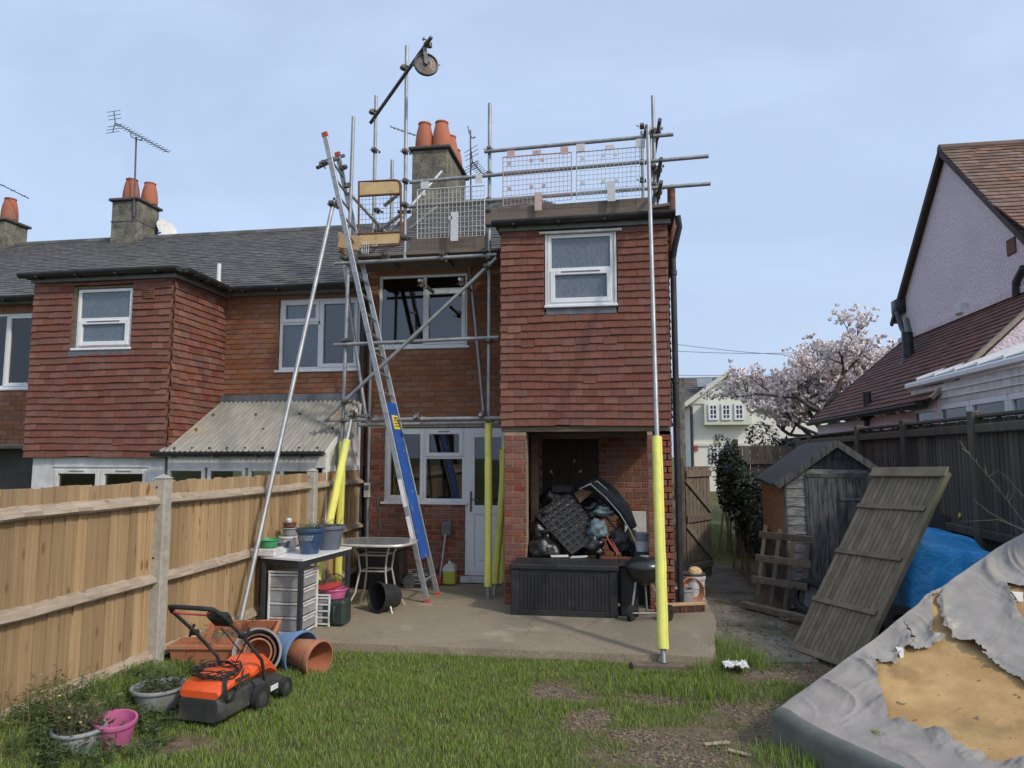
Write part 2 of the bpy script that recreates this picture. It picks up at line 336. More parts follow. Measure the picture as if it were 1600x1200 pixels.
BARE = [(_c1.x, _c1.y, .62, .40), (_c2.x, _c2.y, .22, .30), (_c3.x+.25, _c3.y+.1, .42, .75), (_c4.x, _c4.y, .34, .15), (_c5.x, _c5.y, .55, .16), (_c6.x, _c6.y, .40, .32), (1.5, 9.3, .75, 3.2), (2.6, 7.5, 1.0, 2.5), (_c7.x, _c7.y, .16, .22), (_c8.x, _c8.y, .22, .16), (_c9.x, _c9.y, .35, .2)]
def bare(x, y):
    b = 0
    for (cx, cy, rx, ry) in BARE:
        q = math.hypot((x-cx)/rx, (y-cy)/ry)+.75*nz(x, y, 3, 2.6)+.35*nz(x, y, 5, 7); b = max(b, min(1, max(0, (1.35-q)*1.35)))
    return b
def axis(vals): return np.concatenate(vals)
gx = axis([np.array([-600, -200, -80, -30, -14, -8]), np.arange(-5, 4.6, .06), np.array([6, 9, 14, 30, 80, 200, 600])])
gy = axis([np.array([-300, -100, -30, -10, -3, 0, 2]), np.arange(3.2, 12, .06), np.array([13, 15, 18, 24, 35, 60, 120, 300, 900])])
gm = MB(); gm.v = [(x, y, gz(x, y)) for y in gy for x in gx]
nx_ = len(gx); gm.f = [(j*nx_+i, j*nx_+i+1, (j+1)*nx_+i+1, (j+1)*nx_+i) for j in range(len(gy)-1) for i in range(nx_-1)]; gm.mi = [0]*len(gm.f)
ground_mat = mat('garden_ground', (.5, .5, .5))
def mix_ground(m):
    n, l = m.node_tree.nodes, m.node_tree.links; b = n['Principled BSDF']; b.inputs['Roughness'].default_value = .95; b.inputs['Specular IOR Level'].default_value = .2
    at = n.new('ShaderNodeAttribute'); at.attribute_name = 'bare'; tc = n.new('ShaderNodeTexCoord')
    def N(sc, d=7):
        t = n.new('ShaderNodeTexNoise'); t.inputs['Scale'].default_value = sc; t.inputs['Detail'].default_value = d; l.new(tc.outputs['Object'], t.inputs['Vector']); return t.outputs[0]
    def mx(f, A, B):
        x = n.new('ShaderNodeMix'); x.data_type = 'RGBA'; l.new(f, x.inputs[0])
        for s_, q in ((6, A), (7, B)):
            if isinstance(q, tuple): x.inputs[s_].default_value = (*q, 1)
            else: l.new(q, x.inputs[s_])
        return x.outputs[2]
    def mr(s_, a, c): q = n.new('ShaderNodeMapRange'); q.inputs[1].default_value = a; q.inputs[2].default_value = c; l.new(s_, q.inputs[0]); return q.outputs[0]
    turf = mx(mr(N(11), .35, .65), (.075, .095, .026), (.12, .105, .045))
    soil = mx(mr(N(14), .35, .65), (.19, .14, .09), (.105, .078, .05)); soil = mx(mr(N(60), .60, .70), soil, (.25, .205, .15)); soil = mx(mr(N(2.2), .55, .75), soil, (.21, .18, .14))
    l.new(mx(at.outputs['Fac'], turf, soil), b.inputs['Base Color'])
    bp = n.new('ShaderNodeBump'); bp.inputs['Strength'].default_value = .9; bp.inputs['Distance'].default_value = .025; l.new(N(38), bp.inputs['Height']); l.new(bp.outputs[0], b.inputs['Normal'])
mix_ground(ground_mat)
gme = gm.mesh('ground', ground_mat, 0); gme.polygons.foreach_set('use_smooth', [True]*len(gme.polygons))
ga = gme.attributes.new('bare', 'FLOAT', 'POINT'); ga.data.foreach_set('value', [bare(v[0], v[1]) for v in gm.v])
go = bpy.data.objects.new('ground', gme); COL.objects.link(go); struct(go)

# patio slab with a worn front edge and right edge
PA, PB_, PC_ = V(-3.60, 6.52), V(.74, 6.60), V(.92, 8.1)
def pfx(t): return PA.lerp(PB_, t)
pm = MB(); nu = 60; top = []; 
for i in range(nu+1):
    t = i/nu; p = pfx(t); q = V(-3.60+(4.55)*t, 10.2)
    top.append((V(p.x, p.y+.018*nz(p.x, 0, 1, 4)+.01*nz(p.x, 3, 1, 15), 0), V(q.x, q.y, .03)))
def psurf(u, v):
    k = min(nu, int(u*nu+.5)); a, b = top[k]; p = a.lerp(b, v); 
    if u > .99: p.x = PB_.x+(.20*min(1, (p.y-6.6)/1.5))+.03*nz(p.y, 2, 0, 4)
    return V(p.x, p.y, .004*nz(p.x, p.y, 0, 2)+.02*v)
pm.grid(psurf, nu, 30)
pm.grid(lambda u, v: V(*(psurf(u, 0).xy), psurf(u, 0).z*(1-v)-.16*v)+V(0, -.012*(1-abs(2*v-1))*(1+nz(u*40, v*3)), 0), nu, 3)
pm.grid(lambda u, v: V(*(psurf(1, u).xy), psurf(1, u).z*(1-v)-.16*v), 30, 1)
struct(pm.build('patio', MT['patio_concrete'], fixn=False))
# side path slab beyond the patio
sp = MB(); sp.obox((1.22, 7.35, -.075), (.38, .05, 0), (-.06, .62, 0), (0, 0, .035), .012); sp.obox((1.28, 9.0, -.085), (.40, .02, 0), (0, .9, 0), (0, 0, .035), .012); sp.obox((1.3, 11.2, -.085), (.42, .0, 0), (0, 1.2, 0), (0, 0, .035), .012)
struct(sp.build('side_path', MT['path_concrete']))

# lawn grass: individual blades, thinned over the worn patches
mat('grass_blade', (.19, .27, .045), (.125, .20, .032), 3, .55, var=.38, hue=.022, spec=.25, c3=(.18, .20, .05), sc3=1.7, lo3=.55, hi3=.8)
mat('straw_blade', (.30, .24, .11), (.20, .155, .07), 3, .8, var=.3)
def blades(name, pts, hts, mat_, wid=.0042, lean=.45):
    n = len(pts); pts = np.asarray(pts); hts = np.asarray(hts)
    a = np.random.rand(n)*6.283; ln = np.random.rand(n)*lean+.08; a2 = np.random.rand(n)*6.283
    sx, sy = np.cos(a)*wid/2, np.sin(a)*wid/2; lx, ly = np.cos(a2)*ln*hts, np.sin(a2)*ln*hts
    v = np.zeros((n, 5, 3)); w = .75+np.random.rand(n)*.6
    sx *= w; sy *= w
    for k, (s, h, b_) in enumerate([(-1, 0, 0), (1, 0, 0), (.75, .55, .35), (-.75, .55, .35), (0, 1, 1)]):
        v[:, k, 0] = pts[:, 0]+sx*s+lx*b_; v[:, k, 1] = pts[:, 1]+sy*s+ly*b_; v[:, k, 2] = pts[:, 2]-.01+hts*h*(1-.25*ln*b_)
    me = bpy.data.meshes.new(name); me.vertices.add(n*5); me.vertices.foreach_set('co', v.ravel())
    me.loops.add(n*7); base = np.arange(n)[:, None]*5; me.loops.foreach_set('vertex_index', (base+np.array([0, 1, 2, 3, 3, 2, 4])).ravel())
    me.polygons.add(n*2); ls = (np.arange(n)[:, None]*7+np.array([0, 4])).ravel(); me.polygons.foreach_set('loop_start', ls)
    me.update(calc_edges=True); me.validate(); me.materials.append(MT[mat_]); o = bpy.data.objects.new(name, me); COL.objects.link(o); return o
gp, gh, dp, dh = [], [], [], []
rng = random.Random(3)
for i in range(250000):
    x = rng.uniform(-3.75, 2.2); y = 2.9+3.68*rng.random()**.85
    if x > 1.35+.1*nz(y, 1) and y < 6.9: continue
    if .0 < x < .56 and 6.30 < y < 6.60: continue
    b = bare(x, y); cl = .5+.5*nz(x, y, 7, 1.9)+.35*nz(x, y, 9, 6)
    if rng.random() < b*1.08-.02: continue
    if rng.random() > .55+.5*cl: continue
    h = (.022+.060*max(0, cl))*rng.uniform(.55, 1.25)*(1-.5*b)
    if y > 6.42: h *= 1.15
    if x < -3.3: h *= 1.5
    if y > 6.50+.02*x: continue
    (dp if rng.random() < .09+.35*b else gp).append((x, y, gz(x, y))); (dh if len(dp)+len(gp) > len(gh)+len(dh) and (dp and dp[-1][0] == x and dp[-1][1] == y) else gh).append(h)
for i in range(5200):   # tufts against the patio's right side and by the tarp
    k = rng.choice([(PZ(1135, 1020, -.07), .12, .25), (PZ(1165, 1035, -.07), .10, .12), (PZ(1270, 1190, .05), .22, .12), (PZ(1100, 1085, 0), .25, .1), (PZ(1090, 1035, -.05), .35, .07)])
    x, y = k[0].x+rng.gauss(0, k[1]), k[0].y+rng.gauss(0, k[2])
    if x < .74 and y > 6.55 or (.0 < x < .56 and 6.30 < y < 6.60): continue
    gp.append((x, y, gz(x, y))); gh.append(rng.uniform(.05, .15))
for i in range(9000):   # grass seen past the side gate
    x, y = rng.uniform(1.0, 2.4), rng.uniform(13.0, 20.0); gp.append((x, y, gz(x, y))); gh.append(rng.uniform(.06, .12))
tag(blades('lawn_grass', gp, gh, 'grass_blade'), 'tufty green lawn grass with worn patches in front of the patio', 'grass', kind='stuff')
tag(blades('dry_grass', dp, dh, 'straw_blade'), 'dry straw coloured grass mixed through the green lawn', 'grass', kind='stuff')
# stones, twigs and leaf litter on the worn soil
mat('litter', (.20, .15, .10), (.13, .095, .06), 4, .9, var=.45, hue=.02)
lm = MB()
for i in range(2600):
    cx, cy, rx, ry = rng.choice(BARE[:4]+BARE[5:6]+BARE[8:]); x, y = cx+rng.gauss(0, rx*.6), cy+rng.gauss(0, ry*.6)
    if rng.random() > bare(x, y)+.08 or (x < .80 and y > 6.5): continue
    s = rng.uniform(.003, .009); z = gz(x, y)+s*.3; a = rng.random()*6.3
    lm.obox((x, y, z), (s*1.3*math.cos(a), s*1.3*math.sin(a), s*rng.uniform(-.4, .4)), (-s*math.sin(a), s*math.cos(a), 0), (0, 0, s*rng.uniform(.25, .7)))
for i in range(700):
    x, y = rng.uniform(.95, 1.75), rng.uniform(5.6, 9.5); s = rng.uniform(.003, .010); a = rng.random()*6.3
    lm.obox((x, y, gz(x, y)+s*.3+(.04 if y > 6.8 else 0)), (s*1.6*math.cos(a), s*1.6*math.sin(a), s*rng.uniform(-.6, .6)), (-s*math.sin(a), s*math.cos(a), 0), (0, 0, s*rng.uniform(.1, .4)))
tag(lm.build('gravel', MT['litter'], smooth=0, fixn=False), 'loose stones and leaf litter on the worn soil', 'gravel', kind='stuff')
# ================================================================== HOUSE BUILDING HELPERS
K, E_ = 9.70, 8.45            # main rear wall plane, extension front plane
def unit_box(name, m, b): return MB().obox((0, 0, 0), (.5, 0, 0), (0, .5, 0), (0, 0, .5), b).mesh(name, m, 0)
def cells(mb, o, u, n, w, z0, z1, ops, th):
    xs = sorted(set([0, w]+[min(max(q, 0), w) for p in ops for q in p[:2]])); zs = sorted(set([z0, z1]+[min(max(q, z0), z1) for p in ops for q in p[2:4]]))
    for a, b in zip(xs, xs[1:]):
        for c, d in zip(zs, zs[1:]):
            mx, mz = (a+b)/2, (c+d)/2
            if any(p[0] < mx < p[1] and p[2] < mz < p[3] for p in ops) or b-a < 1e-4 or d-c < 1e-4: continue
            ce = Vector(o)+u*mx+Vector((0, 0, mz))-n*(th/2); mb.obox(ce, u*((b-a)/2), n*(th/2), Vector((0, 0, (d-c)/2)))
def split(a, b, row, ops):
    seg = [(a, b)]
    for p in ops:
        if not (p[2] < row < p[3]): continue
        ns = []
        for (s, e) in seg:
            if e <= p[0] or s >= p[1]: ns.append((s, e)); continue
            if s < p[0]: ns.append((s, p[0]))
            if e > p[1]: ns.append((p[1], e))
        seg = ns
    return [q for q in seg if q[1]-q[0] > .02]
def brick_wall(parent, o, u, n, w, z0, z1, ops, bm, mm, nobj=150, th=.12, vis=None, name='wall'):
    o, u, n = Vector(o), Vector(u), Vector(n); wm_ = MB(); cells(wm_, o, u, n, w, z0, z1, ops, th)
    wall = wm_.build(name, MT[mm], parent, 0); L = []; row = 0; z = z0+.005
    while z+.065 <= z1+.001:
        s = -.1125 if row % 2 else 0
        while s < w:
            for (a, b) in split(max(s, 0)+.005, min(s+.215, w)-.0, z+.03, ops): L.append((a, b, z))
            s += .225
        z += .075; row += 1
    if vis: L.sort(key=lambda q: (0 if vis(o+u*((q[0]+q[1])/2)+Vector((0, 0, q[2]))) else 1, random.random()))
    me = unit_box('brick', MT[bm], .03); rz = math.atan2(u.y, u.x)
    for (a, b, zz) in L[:nobj]:
        p = bpy.data.objects.new('brick', me); COL.objects.link(p); p.parent = wall
        p.location = o+u*((a+b)/2)+Vector((0, 0, zz+.0325))-n*.012+n*random.uniform(-.0015, .002); p.rotation_euler = (0, random.uniform(-.006, .006), rz); p.scale = (b-a, .04, .064)
    if L[nobj:]:
        mb = MB()
        for (a, b, zz) in L[nobj:]:
            mb.obox(o+u*((a+b)/2)+Vector((0, 0, zz+.0325))-n*.012+n*random.uniform(-.0015, .002), u*((b-a)/2), n*.02, Vector((0, 0, .032)), .003)
        stuff(mb.build('brickwork', MT[bm], wall, 0, fixn=False))
    return wall
def tile_hang(parent, o, u, n, w, z0, z1, ops, nobj, tm='hung_tile', th=.12, gauge=.0895, name='tile_hung_wall', pale=True):
    o, u, n = Vector(o), Vector(u), Vector(n); wm_ = MB(); cells(wm_, o, u, n, w, z0, z1, ops, th)
    wall = wm_.build(name, MT['tile_backing'], parent, 0)
    L = []; row = 0; z = z0-.012
    while z < z1-.03:
        s = -.0825 if row % 2 else 0
        while s < w:
            for (a, b) in split(max(s, -.01), min(s+.165, w+.01), z+.045, ops): L.append((a, b, z, row))
            s += .165
        z += gauge; row += 1
    random.shuffle(L)
    me = {k: unit_box('tile', MT[k], .01) for k in (tm, 'tile_pale')}
    rz = math.atan2(u.y, u.x); mbs = {tm: MB(), 'tile_pale': MB()}
    for i, (a, b, zz, row) in enumerate(L):
        h = .128 if zz+.128 < z1+.01 else z1-zz
        k = 'tile_pale' if pale and (a < .09 or b > w-.09) and random.random() < .55 else tm
        sag = .008*math.sin(2.3*a+row*.35)+.007*nz(a, row*.3, 2, 2)+random.uniform(-.0035, .0035)-(.018 if random.random() < .012 else 0)
        rot = Matrix.Rotation(rz, 4, 'Z') @ Matrix.Rotation(-R(10.5)+random.uniform(-.025, .025), 4, 'X') @ Matrix.Rotation(random.uniform(-.014, .014), 4, 'Y')
        loc = o+u*((a+b)/2)+Vector((0, 0, zz+h/2+sag))+n*(.019+random.uniform(-.001, .003)); sc = (b-a-.003, .0145, h)
        if i < nobj:
            p = bpy.data.objects.new('tile', me[k]); COL.objects.link(p); p.parent = wall
            p.location = loc; p.rotation_euler = rot.to_euler(); p.scale = sc
        else:
            r3 = rot.to_3x3(); mbs[k].obox(loc, r3 @ Vector((sc[0]/2, 0, 0)), r3 @ Vector((0, sc[1]/2, 0)), r3 @ Vector((0, 0, sc[2]/2)), .0012)
    for k in mbs:
        if mbs[k].f: stuff(mbs[k].build('tiling', MT[k], wall, 0, fixn=False))
    return wall
def bars(mb, x0, x1, z0, z1, y0, y1, w, b=.004):
    mb.box(x0, x0+w, y0, y1, z0, z1, b); mb.box(x1-w, x1, y0, y1, z0, z1, b); mb.box(x0+w, x1-w, y0+.001, y1-.001, z0, z0+w, b); mb.box(x0+w, x1-w, y0+.001, y1-.001, z1-w, z1, b)
def window(parent, x0, x1, z0, z1, y, panes, gm='glass', fm='upvc', sill=.06, fw=.045, room=True, curt=None, name='window'):
    """panes: (fx0, fx1, fz0, fz1, sash) as fractions of the opening"""
    W, H = x1-x0, z1-z0; mb = MB(); bars(mb, x0, x1, z0, z1, y, y+.065, fw)
    win = mb.build(name, MT[fm], parent)
    for (a, b, c, d, sash) in panes:
        px0, px1, pz0, pz1 = x0+W*a, x0+W*b, z0+H*c, z0+H*d
        px0 += fw if a == 0 else fw/2; px1 -= fw if b == 1 else fw/2; pz0 += fw if c == 0 else fw/2; pz1 -= fw if d == 1 else fw/2
        if b < 1: MBq = MB().box(px1, px1+fw, y+.002, y+.062, pz0, pz1, .004).build('mullion', MT[fm], win)
        if d < 1: MB().box(px0, px1, y+.003, y+.061, pz1, pz1+fw, .004).build('transom', MT[fm], win)
        if sash:
            q = MB(); bars(q, px0-.012, px1+.012, pz0-.012, pz1+.012, y-.014, y+.03, .055); q.build('sash', MT[fm], win); g = .043
            if sash == 2: MB().box(px0+.15*W, px1-.15*W, y-.022, y-.014, pz1-.012, pz1+.0, .002).build('trickle_vent', MT['fascia_grey'], win)
        else: g = .0
        MB().box(px0+g-.004, px1-g+.004, y+.022, y+.03, pz0+g-.004, pz1-g+.004).build('pane', MT[gm], win, 0)
    if sill: MB().box(x0-.04, x1+.04, y-sill, y+.05, z0-.035, z0-.001, .006).build('sill', MT[fm], win)
    if room:
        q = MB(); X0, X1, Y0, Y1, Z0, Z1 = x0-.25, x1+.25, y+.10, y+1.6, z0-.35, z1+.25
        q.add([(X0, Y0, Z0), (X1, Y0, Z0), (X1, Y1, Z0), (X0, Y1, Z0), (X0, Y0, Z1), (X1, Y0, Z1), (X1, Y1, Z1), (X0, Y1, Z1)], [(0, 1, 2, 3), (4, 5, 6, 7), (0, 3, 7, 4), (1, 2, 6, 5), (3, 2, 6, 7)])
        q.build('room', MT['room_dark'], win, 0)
    if curt:
        for (a, b, m) in curt:
            X0, X1 = x0+W*a, x0+W*b
            MB().grid(lambda u, v: V(X0+(X1-X0)*u, y+.13+.018*math.sin(u*(X1-X0)*75+.6*v), z0+.02+(H-.04)*v), 60, 4).build('curtain', MT[m], win, 60)
    return win
def slate_roof(parent, x0, x1, ye, ze, yr, zr, hip=None, mt='slate', gauge=.105, name='roof'):
    d = Vector((0, yr-ye, zr-ze)); L = d.length; d.normalize(); nn = Vector((0, -d.z, d.y))
    def xr(t): return x1 if hip is None else x1-(x1-hip)*t
    mb = MB(); mb.add([(x0, ye, ze-.02), (x1, ye, ze-.02), (xr(1), yr, zr-.02), (x0, yr, zr-.02)], [(0, 1, 2, 3)])
    yb = 2*yr-ye
    mb.add([(x0, yb, ze-.02), (x1, yb, ze-.02), (xr(1), yr, zr-.02), (x0, yr, zr-.02)], [(0, 1, 2, 3)])
    if hip is not None: mb.add([(x1, ye, ze-.02), (x1, yb, ze-.02), (xr(1), yr, zr-.02)], [(0, 1, 2)])
    roof = mb.build(name, MT[mt], parent, 0)
    t = MB(); row = 0; s = 0
    while s < L-.02:
        X = x0-(.08 if row % 2 else 0); xe = xr(s/L)
        while X < xe:
            a, b = max(X, x0), min(X+.166, xe)
            if b-a > .02:
                e = random.uniform(-.002, .003)
                p0 = Vector((0, ye, ze))+d*(s-.03)+nn*(.022+e); p1 = Vector((0, ye, ze))+d*min(s+gauge+.02, L)+nn*(.008+e)
                a += .0015; b -= .0015; th = nn*.011
                t.add([(a, *p0.yz), (b, *p0.yz), (b, *p1.yz), (a, *p1.yz), (a, *(p0-th).yz), (b, *(p0-th).yz)], [(0, 1, 2, 3), (4, 5, 1, 0)])
            X += .166
        s += gauge; row += 1
    stuff(t.build('roof_tiles', MT[mt], roof, 0, fixn=False))
    r = MB(); X = x0; xe = xr(1)
    while X < xe-.02:
        b = min(X+.32, xe); r.path([(X+.004, yr, zr-.02), (b-.004, yr, zr-.02)], .085, 10); X = b
    r.build('ridge_tiles', MT[mt], roof)
    return roof
def chimney(parent_name, label, x0, x1, y0, y1, z0, z1, pots, band=None, cap=.05):
    t = thing(parent_name, label, 'chimney', ((x0+x1)/2, (y0+y1)/2, z0))
    def wob(u, v): return 0
    mb = MB(); mb.box(x0, x1, y0, y1, z0, z1, .012); mb.build('stack', MT['chimney_render'], t)
    mb = MB(); mb.box(x0-cap, x1+cap, y0-cap, y1+cap, z1, z1+.055, .012); mb.build('cap_slab', MT['chimney_cap'], t)
    mb = MB(); mb.box(x0+.03, x1-.03, y0+.03, y1-.03, z1+.05, z1+.09, .02); mb.build('flaunching', MT['chimney_render'], t)
    if band:
        mb = MB(); mb.box(x0-.008, x1+.008, y0-.008, y1+.008, band, band+.02); mb.build('strap_band', MT['galv_dark'], t)
    for (px, py, h, r) in pots:
        mb = MB(); mb.lathe([(r*1.08, 0), (r*1.13, .10*h), (r*1.10, .35*h), (r*.98, .62*h), (r*.80, .86*h), (r*.72, .93*h), (r*.80, .95*h), (r*.80, h), (r*.62, h), (r*.6, h*.8), (r*.5, h*.6)], TR((px, py, z1+.07)), 20)
        mb.build('chimney_pot', MT['terracotta_pot'], t)
    return t
X_, NY, PX_ = Vector((1, 0, 0)), Vector((0, -1, 0)), Vector((1, 0, 0))
# ================================================================== MAIN HOUSE (end of the terrace, stepped up)
h1 = thing('terraced_house', 'red brick end terrace house with tile hung extension behind the scaffold', 'house', (-1.5, 9.7, 0))
XP = -3.65
opsU = [(.15, 1.47, 3.28, 4.36)]; opsL = [(.28, 1.46, 1.09, 2.15), (1.45, 2.10, .10, 2.15)]
seen = lambda p: p.z > .3
brick_wall(h1, (XP, K, 0), X_, NY, 2.18, 2.20, 4.55, opsU, 'brick_orange', 'mortar_dark', 150, vis=seen)
brick_wall(h1, (XP, K, 0), X_, NY, 2.18, -.10, 2.195, opsL, 'brick_red', 'mortar', 110, vis=seen)
# upstairs window, kitchen window and back door
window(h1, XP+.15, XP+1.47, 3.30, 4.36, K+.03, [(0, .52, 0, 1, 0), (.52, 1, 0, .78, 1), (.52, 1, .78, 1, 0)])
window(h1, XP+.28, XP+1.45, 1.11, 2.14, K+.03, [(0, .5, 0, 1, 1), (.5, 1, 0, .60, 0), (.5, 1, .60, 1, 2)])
dr = MB(); dx0, dx1 = XP+1.452, XP+2.10; bars(dr, dx0, dx1, .12, 2.14, K+.02, K+.09, .055); door = dr.build('back_door', MT['upvc'], h1)
q = MB(); bars(q, dx0+.05, dx1-.05, .165, 2.09, K+.012, K+.06, .085); q.box(dx0+.135, dx1-.135, K+.013, K+.059, .95, 1.07, .003); q.build('leaf_frame', MT['upvc'], door)
q = MB(); q.box(dx0+.13, dx1-.13, K+.03, K+.05, .24, .96); q.box(dx0+.19, dx1-.19, K+.018, K+.03, .32, .88, .012); q.build('lower_panel', MT['upvc'], door)
MB().box(dx0+.13, dx1-.13, K+.03, K+.04, 1.06, 2.01).build('pane', MT['glass'], door, 0)
q = MB(); q.box(dx0+.072, dx0+.10, K-.002, K+.012, .98, 1.26, .004); q.tube((dx0+.086, K, 1.15), (dx0+.086, K-.045, 1.15), .009); q.tube((dx0+.08, K-.045, 1.15), (dx0+.20, K-.045, 1.15), .009); q.build('handle', MT['galv_dark'], door)
q = MB(); q.box(dx0-.05, dx1+.03, K-.05, K+.1, .03, .115, .006); q.build('threshold', MT['white_paint'], door)
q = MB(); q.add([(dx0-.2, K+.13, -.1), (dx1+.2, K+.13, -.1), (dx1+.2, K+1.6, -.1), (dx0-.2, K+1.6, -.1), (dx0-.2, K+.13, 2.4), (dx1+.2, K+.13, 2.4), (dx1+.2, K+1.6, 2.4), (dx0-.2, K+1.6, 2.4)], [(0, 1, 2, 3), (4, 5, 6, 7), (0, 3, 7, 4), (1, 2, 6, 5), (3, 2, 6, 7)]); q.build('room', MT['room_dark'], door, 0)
mat('recess_brown', (.060, .038, .028), (.04, .027, .02), 5, .8, st=(6, 1, 1))
# extension: brick piers, open recess below, tile hung box above
EX0, EX1 = -1.47, .53
brick_wall(h1, (EX0+.04, E_, 0), X_, NY, .26, -.10, 2.03, [], 'brick_red', 'mortar', 20, th=.22, vis=seen, name='pier')
brick_wall(h1, (EX1-.27, E_, 0), X_, NY, .27, -.10, 2.03, [], 'brick_red', 'mortar', 20, th=.22, vis=seen, name='pier')
brick_wall(h1, (EX1, E_, 0), Vector((0, 1, 0)), PX_, .24, -.10, 2.03, [], 'brick_red', 'mortar', 0, th=.21, name='pier_side')
brick_wall(h1, (EX0, K-.02, 0), X_, NY, 2.0, -.10, 2.05, [(.35, 1.12, .0, 1.98)], 'brick_red', 'mortar', 0, th=.1, name='recess_wall')
MB().box(EX0+.35, EX0+1.12, K+.01, K+.06, 0, 1.98).build('recess_door', MT['recess_brown'], h1)
MB().box(EX0, EX0+.10, E_+.225, K-.03, -.1, 2.03).build('recess_side_wall', MT['brick_red'], h1)
brick_wall(h1, (EX0+.04, E_+.01, 0), Vector((0, 1, 0)), Vector((-1, 0, 0)), 1.22, -.10, 2.03, [], 'brick_red', 'mortar', 0, th=.03, name='passage_wall')
MB().box(EX0-.0, EX1+.0, E_+.002, E_+.16, 2.035, 2.10, .004).build('lintel', MT['soffit_wood'], h1)
MB().box(EX0+.002, EX1-.002, E_+.165, K-.03, 2.05, 2.095).build('recess_ceiling', MT['soffit_wood'], h1)
MB().box(EX0+.26, EX0+.36, E_+.75, E_+.85, -.05, 2.04, .006).build('recess_post', MT['old_timber'], h1)
TZ0, TZ1 = 2.11, 4.50
tile_hang(h1, (EX0, E_, 0), X_, NY, 2.0, TZ0, TZ1, [(.535, 1.415, 3.44, 4.52)], 300)
tile_hang(h1, (EX0, K-.03, 0), Vector((0, -1, 0)), Vector((-1, 0, 0)), 1.10, TZ0, TZ1, [], 0, name='tile_hung_return')
tile_hang(h1, (EX1, E_+.13, 0), Vector((0, 1, 0)), PX_, 1.12, TZ0, TZ1, [], 0, name='tile_hung_side')
wx0, wx1 = EX0+.575, EX0+1.375
window(h1, wx0, wx1, 3.56, 4.44, E_-.012, [(0, 1, .50, 1, 0), (0, 1, 0, .50, 2)], gm='obscure_glass', sill=.05, room=False)
q = MB(); q.box(wx0-.10, wx1+.10, E_-.055, E_+.03, 4.445, 4.475, .004); q.box(wx0-.03, wx0-.003, E_-.03, E_+.04, 3.56, 4.44); q.box(wx1+.003, wx1+.03, E_-.03, E_+.04, 3.56, 4.44); q.build('window_trim', MT['upvc_old'], h1)
q = MB(); q.box(wx0-.02, wx1+.02, E_-.03, E_+.03, 3.445, 3.52); q.build('lead_flashing', MT['lead'], h1)
q = MB(); q.box(EX0-.03, EX1+.05, E_-.05, E_+.02, 4.505, 4.565, .004); q.build('fascia', MT['fascia_grey'], h1)
q = MB(); q.box(EX0-.08, EX1+.10, E_-.06, K+.05, 4.567, 4.635, .01); q.build('flat_roof', MT['felt'], h1)
def gutter(parent, a, b, r=.055, m='black_gutter', br=4, out=Vector((0, -1, 0))):
    a, b = Vector(a), Vector(b); d = (b-a).normalized(); mb = MB(); n = 8; prof = [(-r, .01), (-r, -.01)]+[(-r*math.cos(math.pi*k/n), -r*math.sin(math.pi*k/n)) for k in range(1, n)]+[(r, -.01), (r, .01)]
    vs = [p+out*(x+r)+Vector((0, 0, z)) for p in (a, b) for (x, z) in prof]; m_ = len(prof)
    mb.add(vs, [(i, i+1, m_+i+1, m_+i) for i in range(m_-1)]); mb.add(vs[:m_], [tuple(range(m_))]); mb.add(vs[m_:], [tuple(range(m_))])
    g = mb.build('gutter', MT[m], parent, 60)
    for k in range(br):
        p = a.lerp(b, (k+.5)/br); MB().bar(p-out*.01+Vector((0, 0, -.06)), p+out*r*2+Vector((0, 0, -.05)), .025, .02).build('bracket', MT[m], g)
    return g
gutter(h1, (EX0-.10, E_-.062, 4.60), (EX1+.10, E_-.062, 4.62))
q = MB(); q.path([(EX1+.13, E_-.08, 4.58), (EX1+.15, E_-.05, 4.45), (EX1+.10, E_+.05, 4.25), (EX1+.075, E_+.08, 4.1)], .036, 10); q.path([(EX1+.075, E_+.08, 4.1), (EX1+.075, E_+.08, .02)], .036, 12)
dpq = q.build('downpipe', MT['black_gutter'], h1, 50)
for z in (3.9, 2.6, 1.3): MB().tube((EX1+.075, E_+.08, z), (EX1+.075, E_+.08, z+.06), .045, 12).build('pipe_clip', MT['black_gutter'], dpq)
q = MB(); q.tube((EX1+.10, E_+.45, 4.3), (EX1+.10, E_+.45, 5.15), .05, 12); q.build('soil_pipe', MT['rust_frame'], h1)
# main roof, gutter, party downpipes
ZS = .36
slate_roof(h1, XP, .75, K-.22, 4.22+ZS, 12.5, 6.06+ZS, hip=-1.5)
MB().box(XP, EX0-.02, K-.14, K+.02, 4.47, 4.575).build('eaves_soffit', MT['fascia_grey'], h1)
gutter(h1, (XP, K-.145, 4.60), (EX0-.05, K-.145, 4.60))
MB().box(EX1-.12, EX1, K+.05, 15.3, -.1, 4.6).build('end_wall', MT['brick_red'], h1)
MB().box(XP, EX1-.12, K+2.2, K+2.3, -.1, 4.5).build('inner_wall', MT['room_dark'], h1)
q = MB(); q.tube((XP-.05, K-.07, 4.15), (XP-.05, K-.07, -.02), .045, 12); q.build('downpipe', MT['black_gutter'], h1)
q = MB(); q.tube((XP+.07, K-.05, 3.95), (XP+.07, K-.05, -.02), .022, 10)
sp_ = q.build('service_pipe', MT['galv'], h1)
q = MB(); q.box(XP+.03, XP+.11, K-.12, K-.06, 1.17, 1.37, .006); q.k = 1; q.box(XP+.035, XP+.105, K-.124, K-.119, 1.27, 1.34); q.build('meter_box', [MT['upvc_old'], MT['bag_teal']], h1)
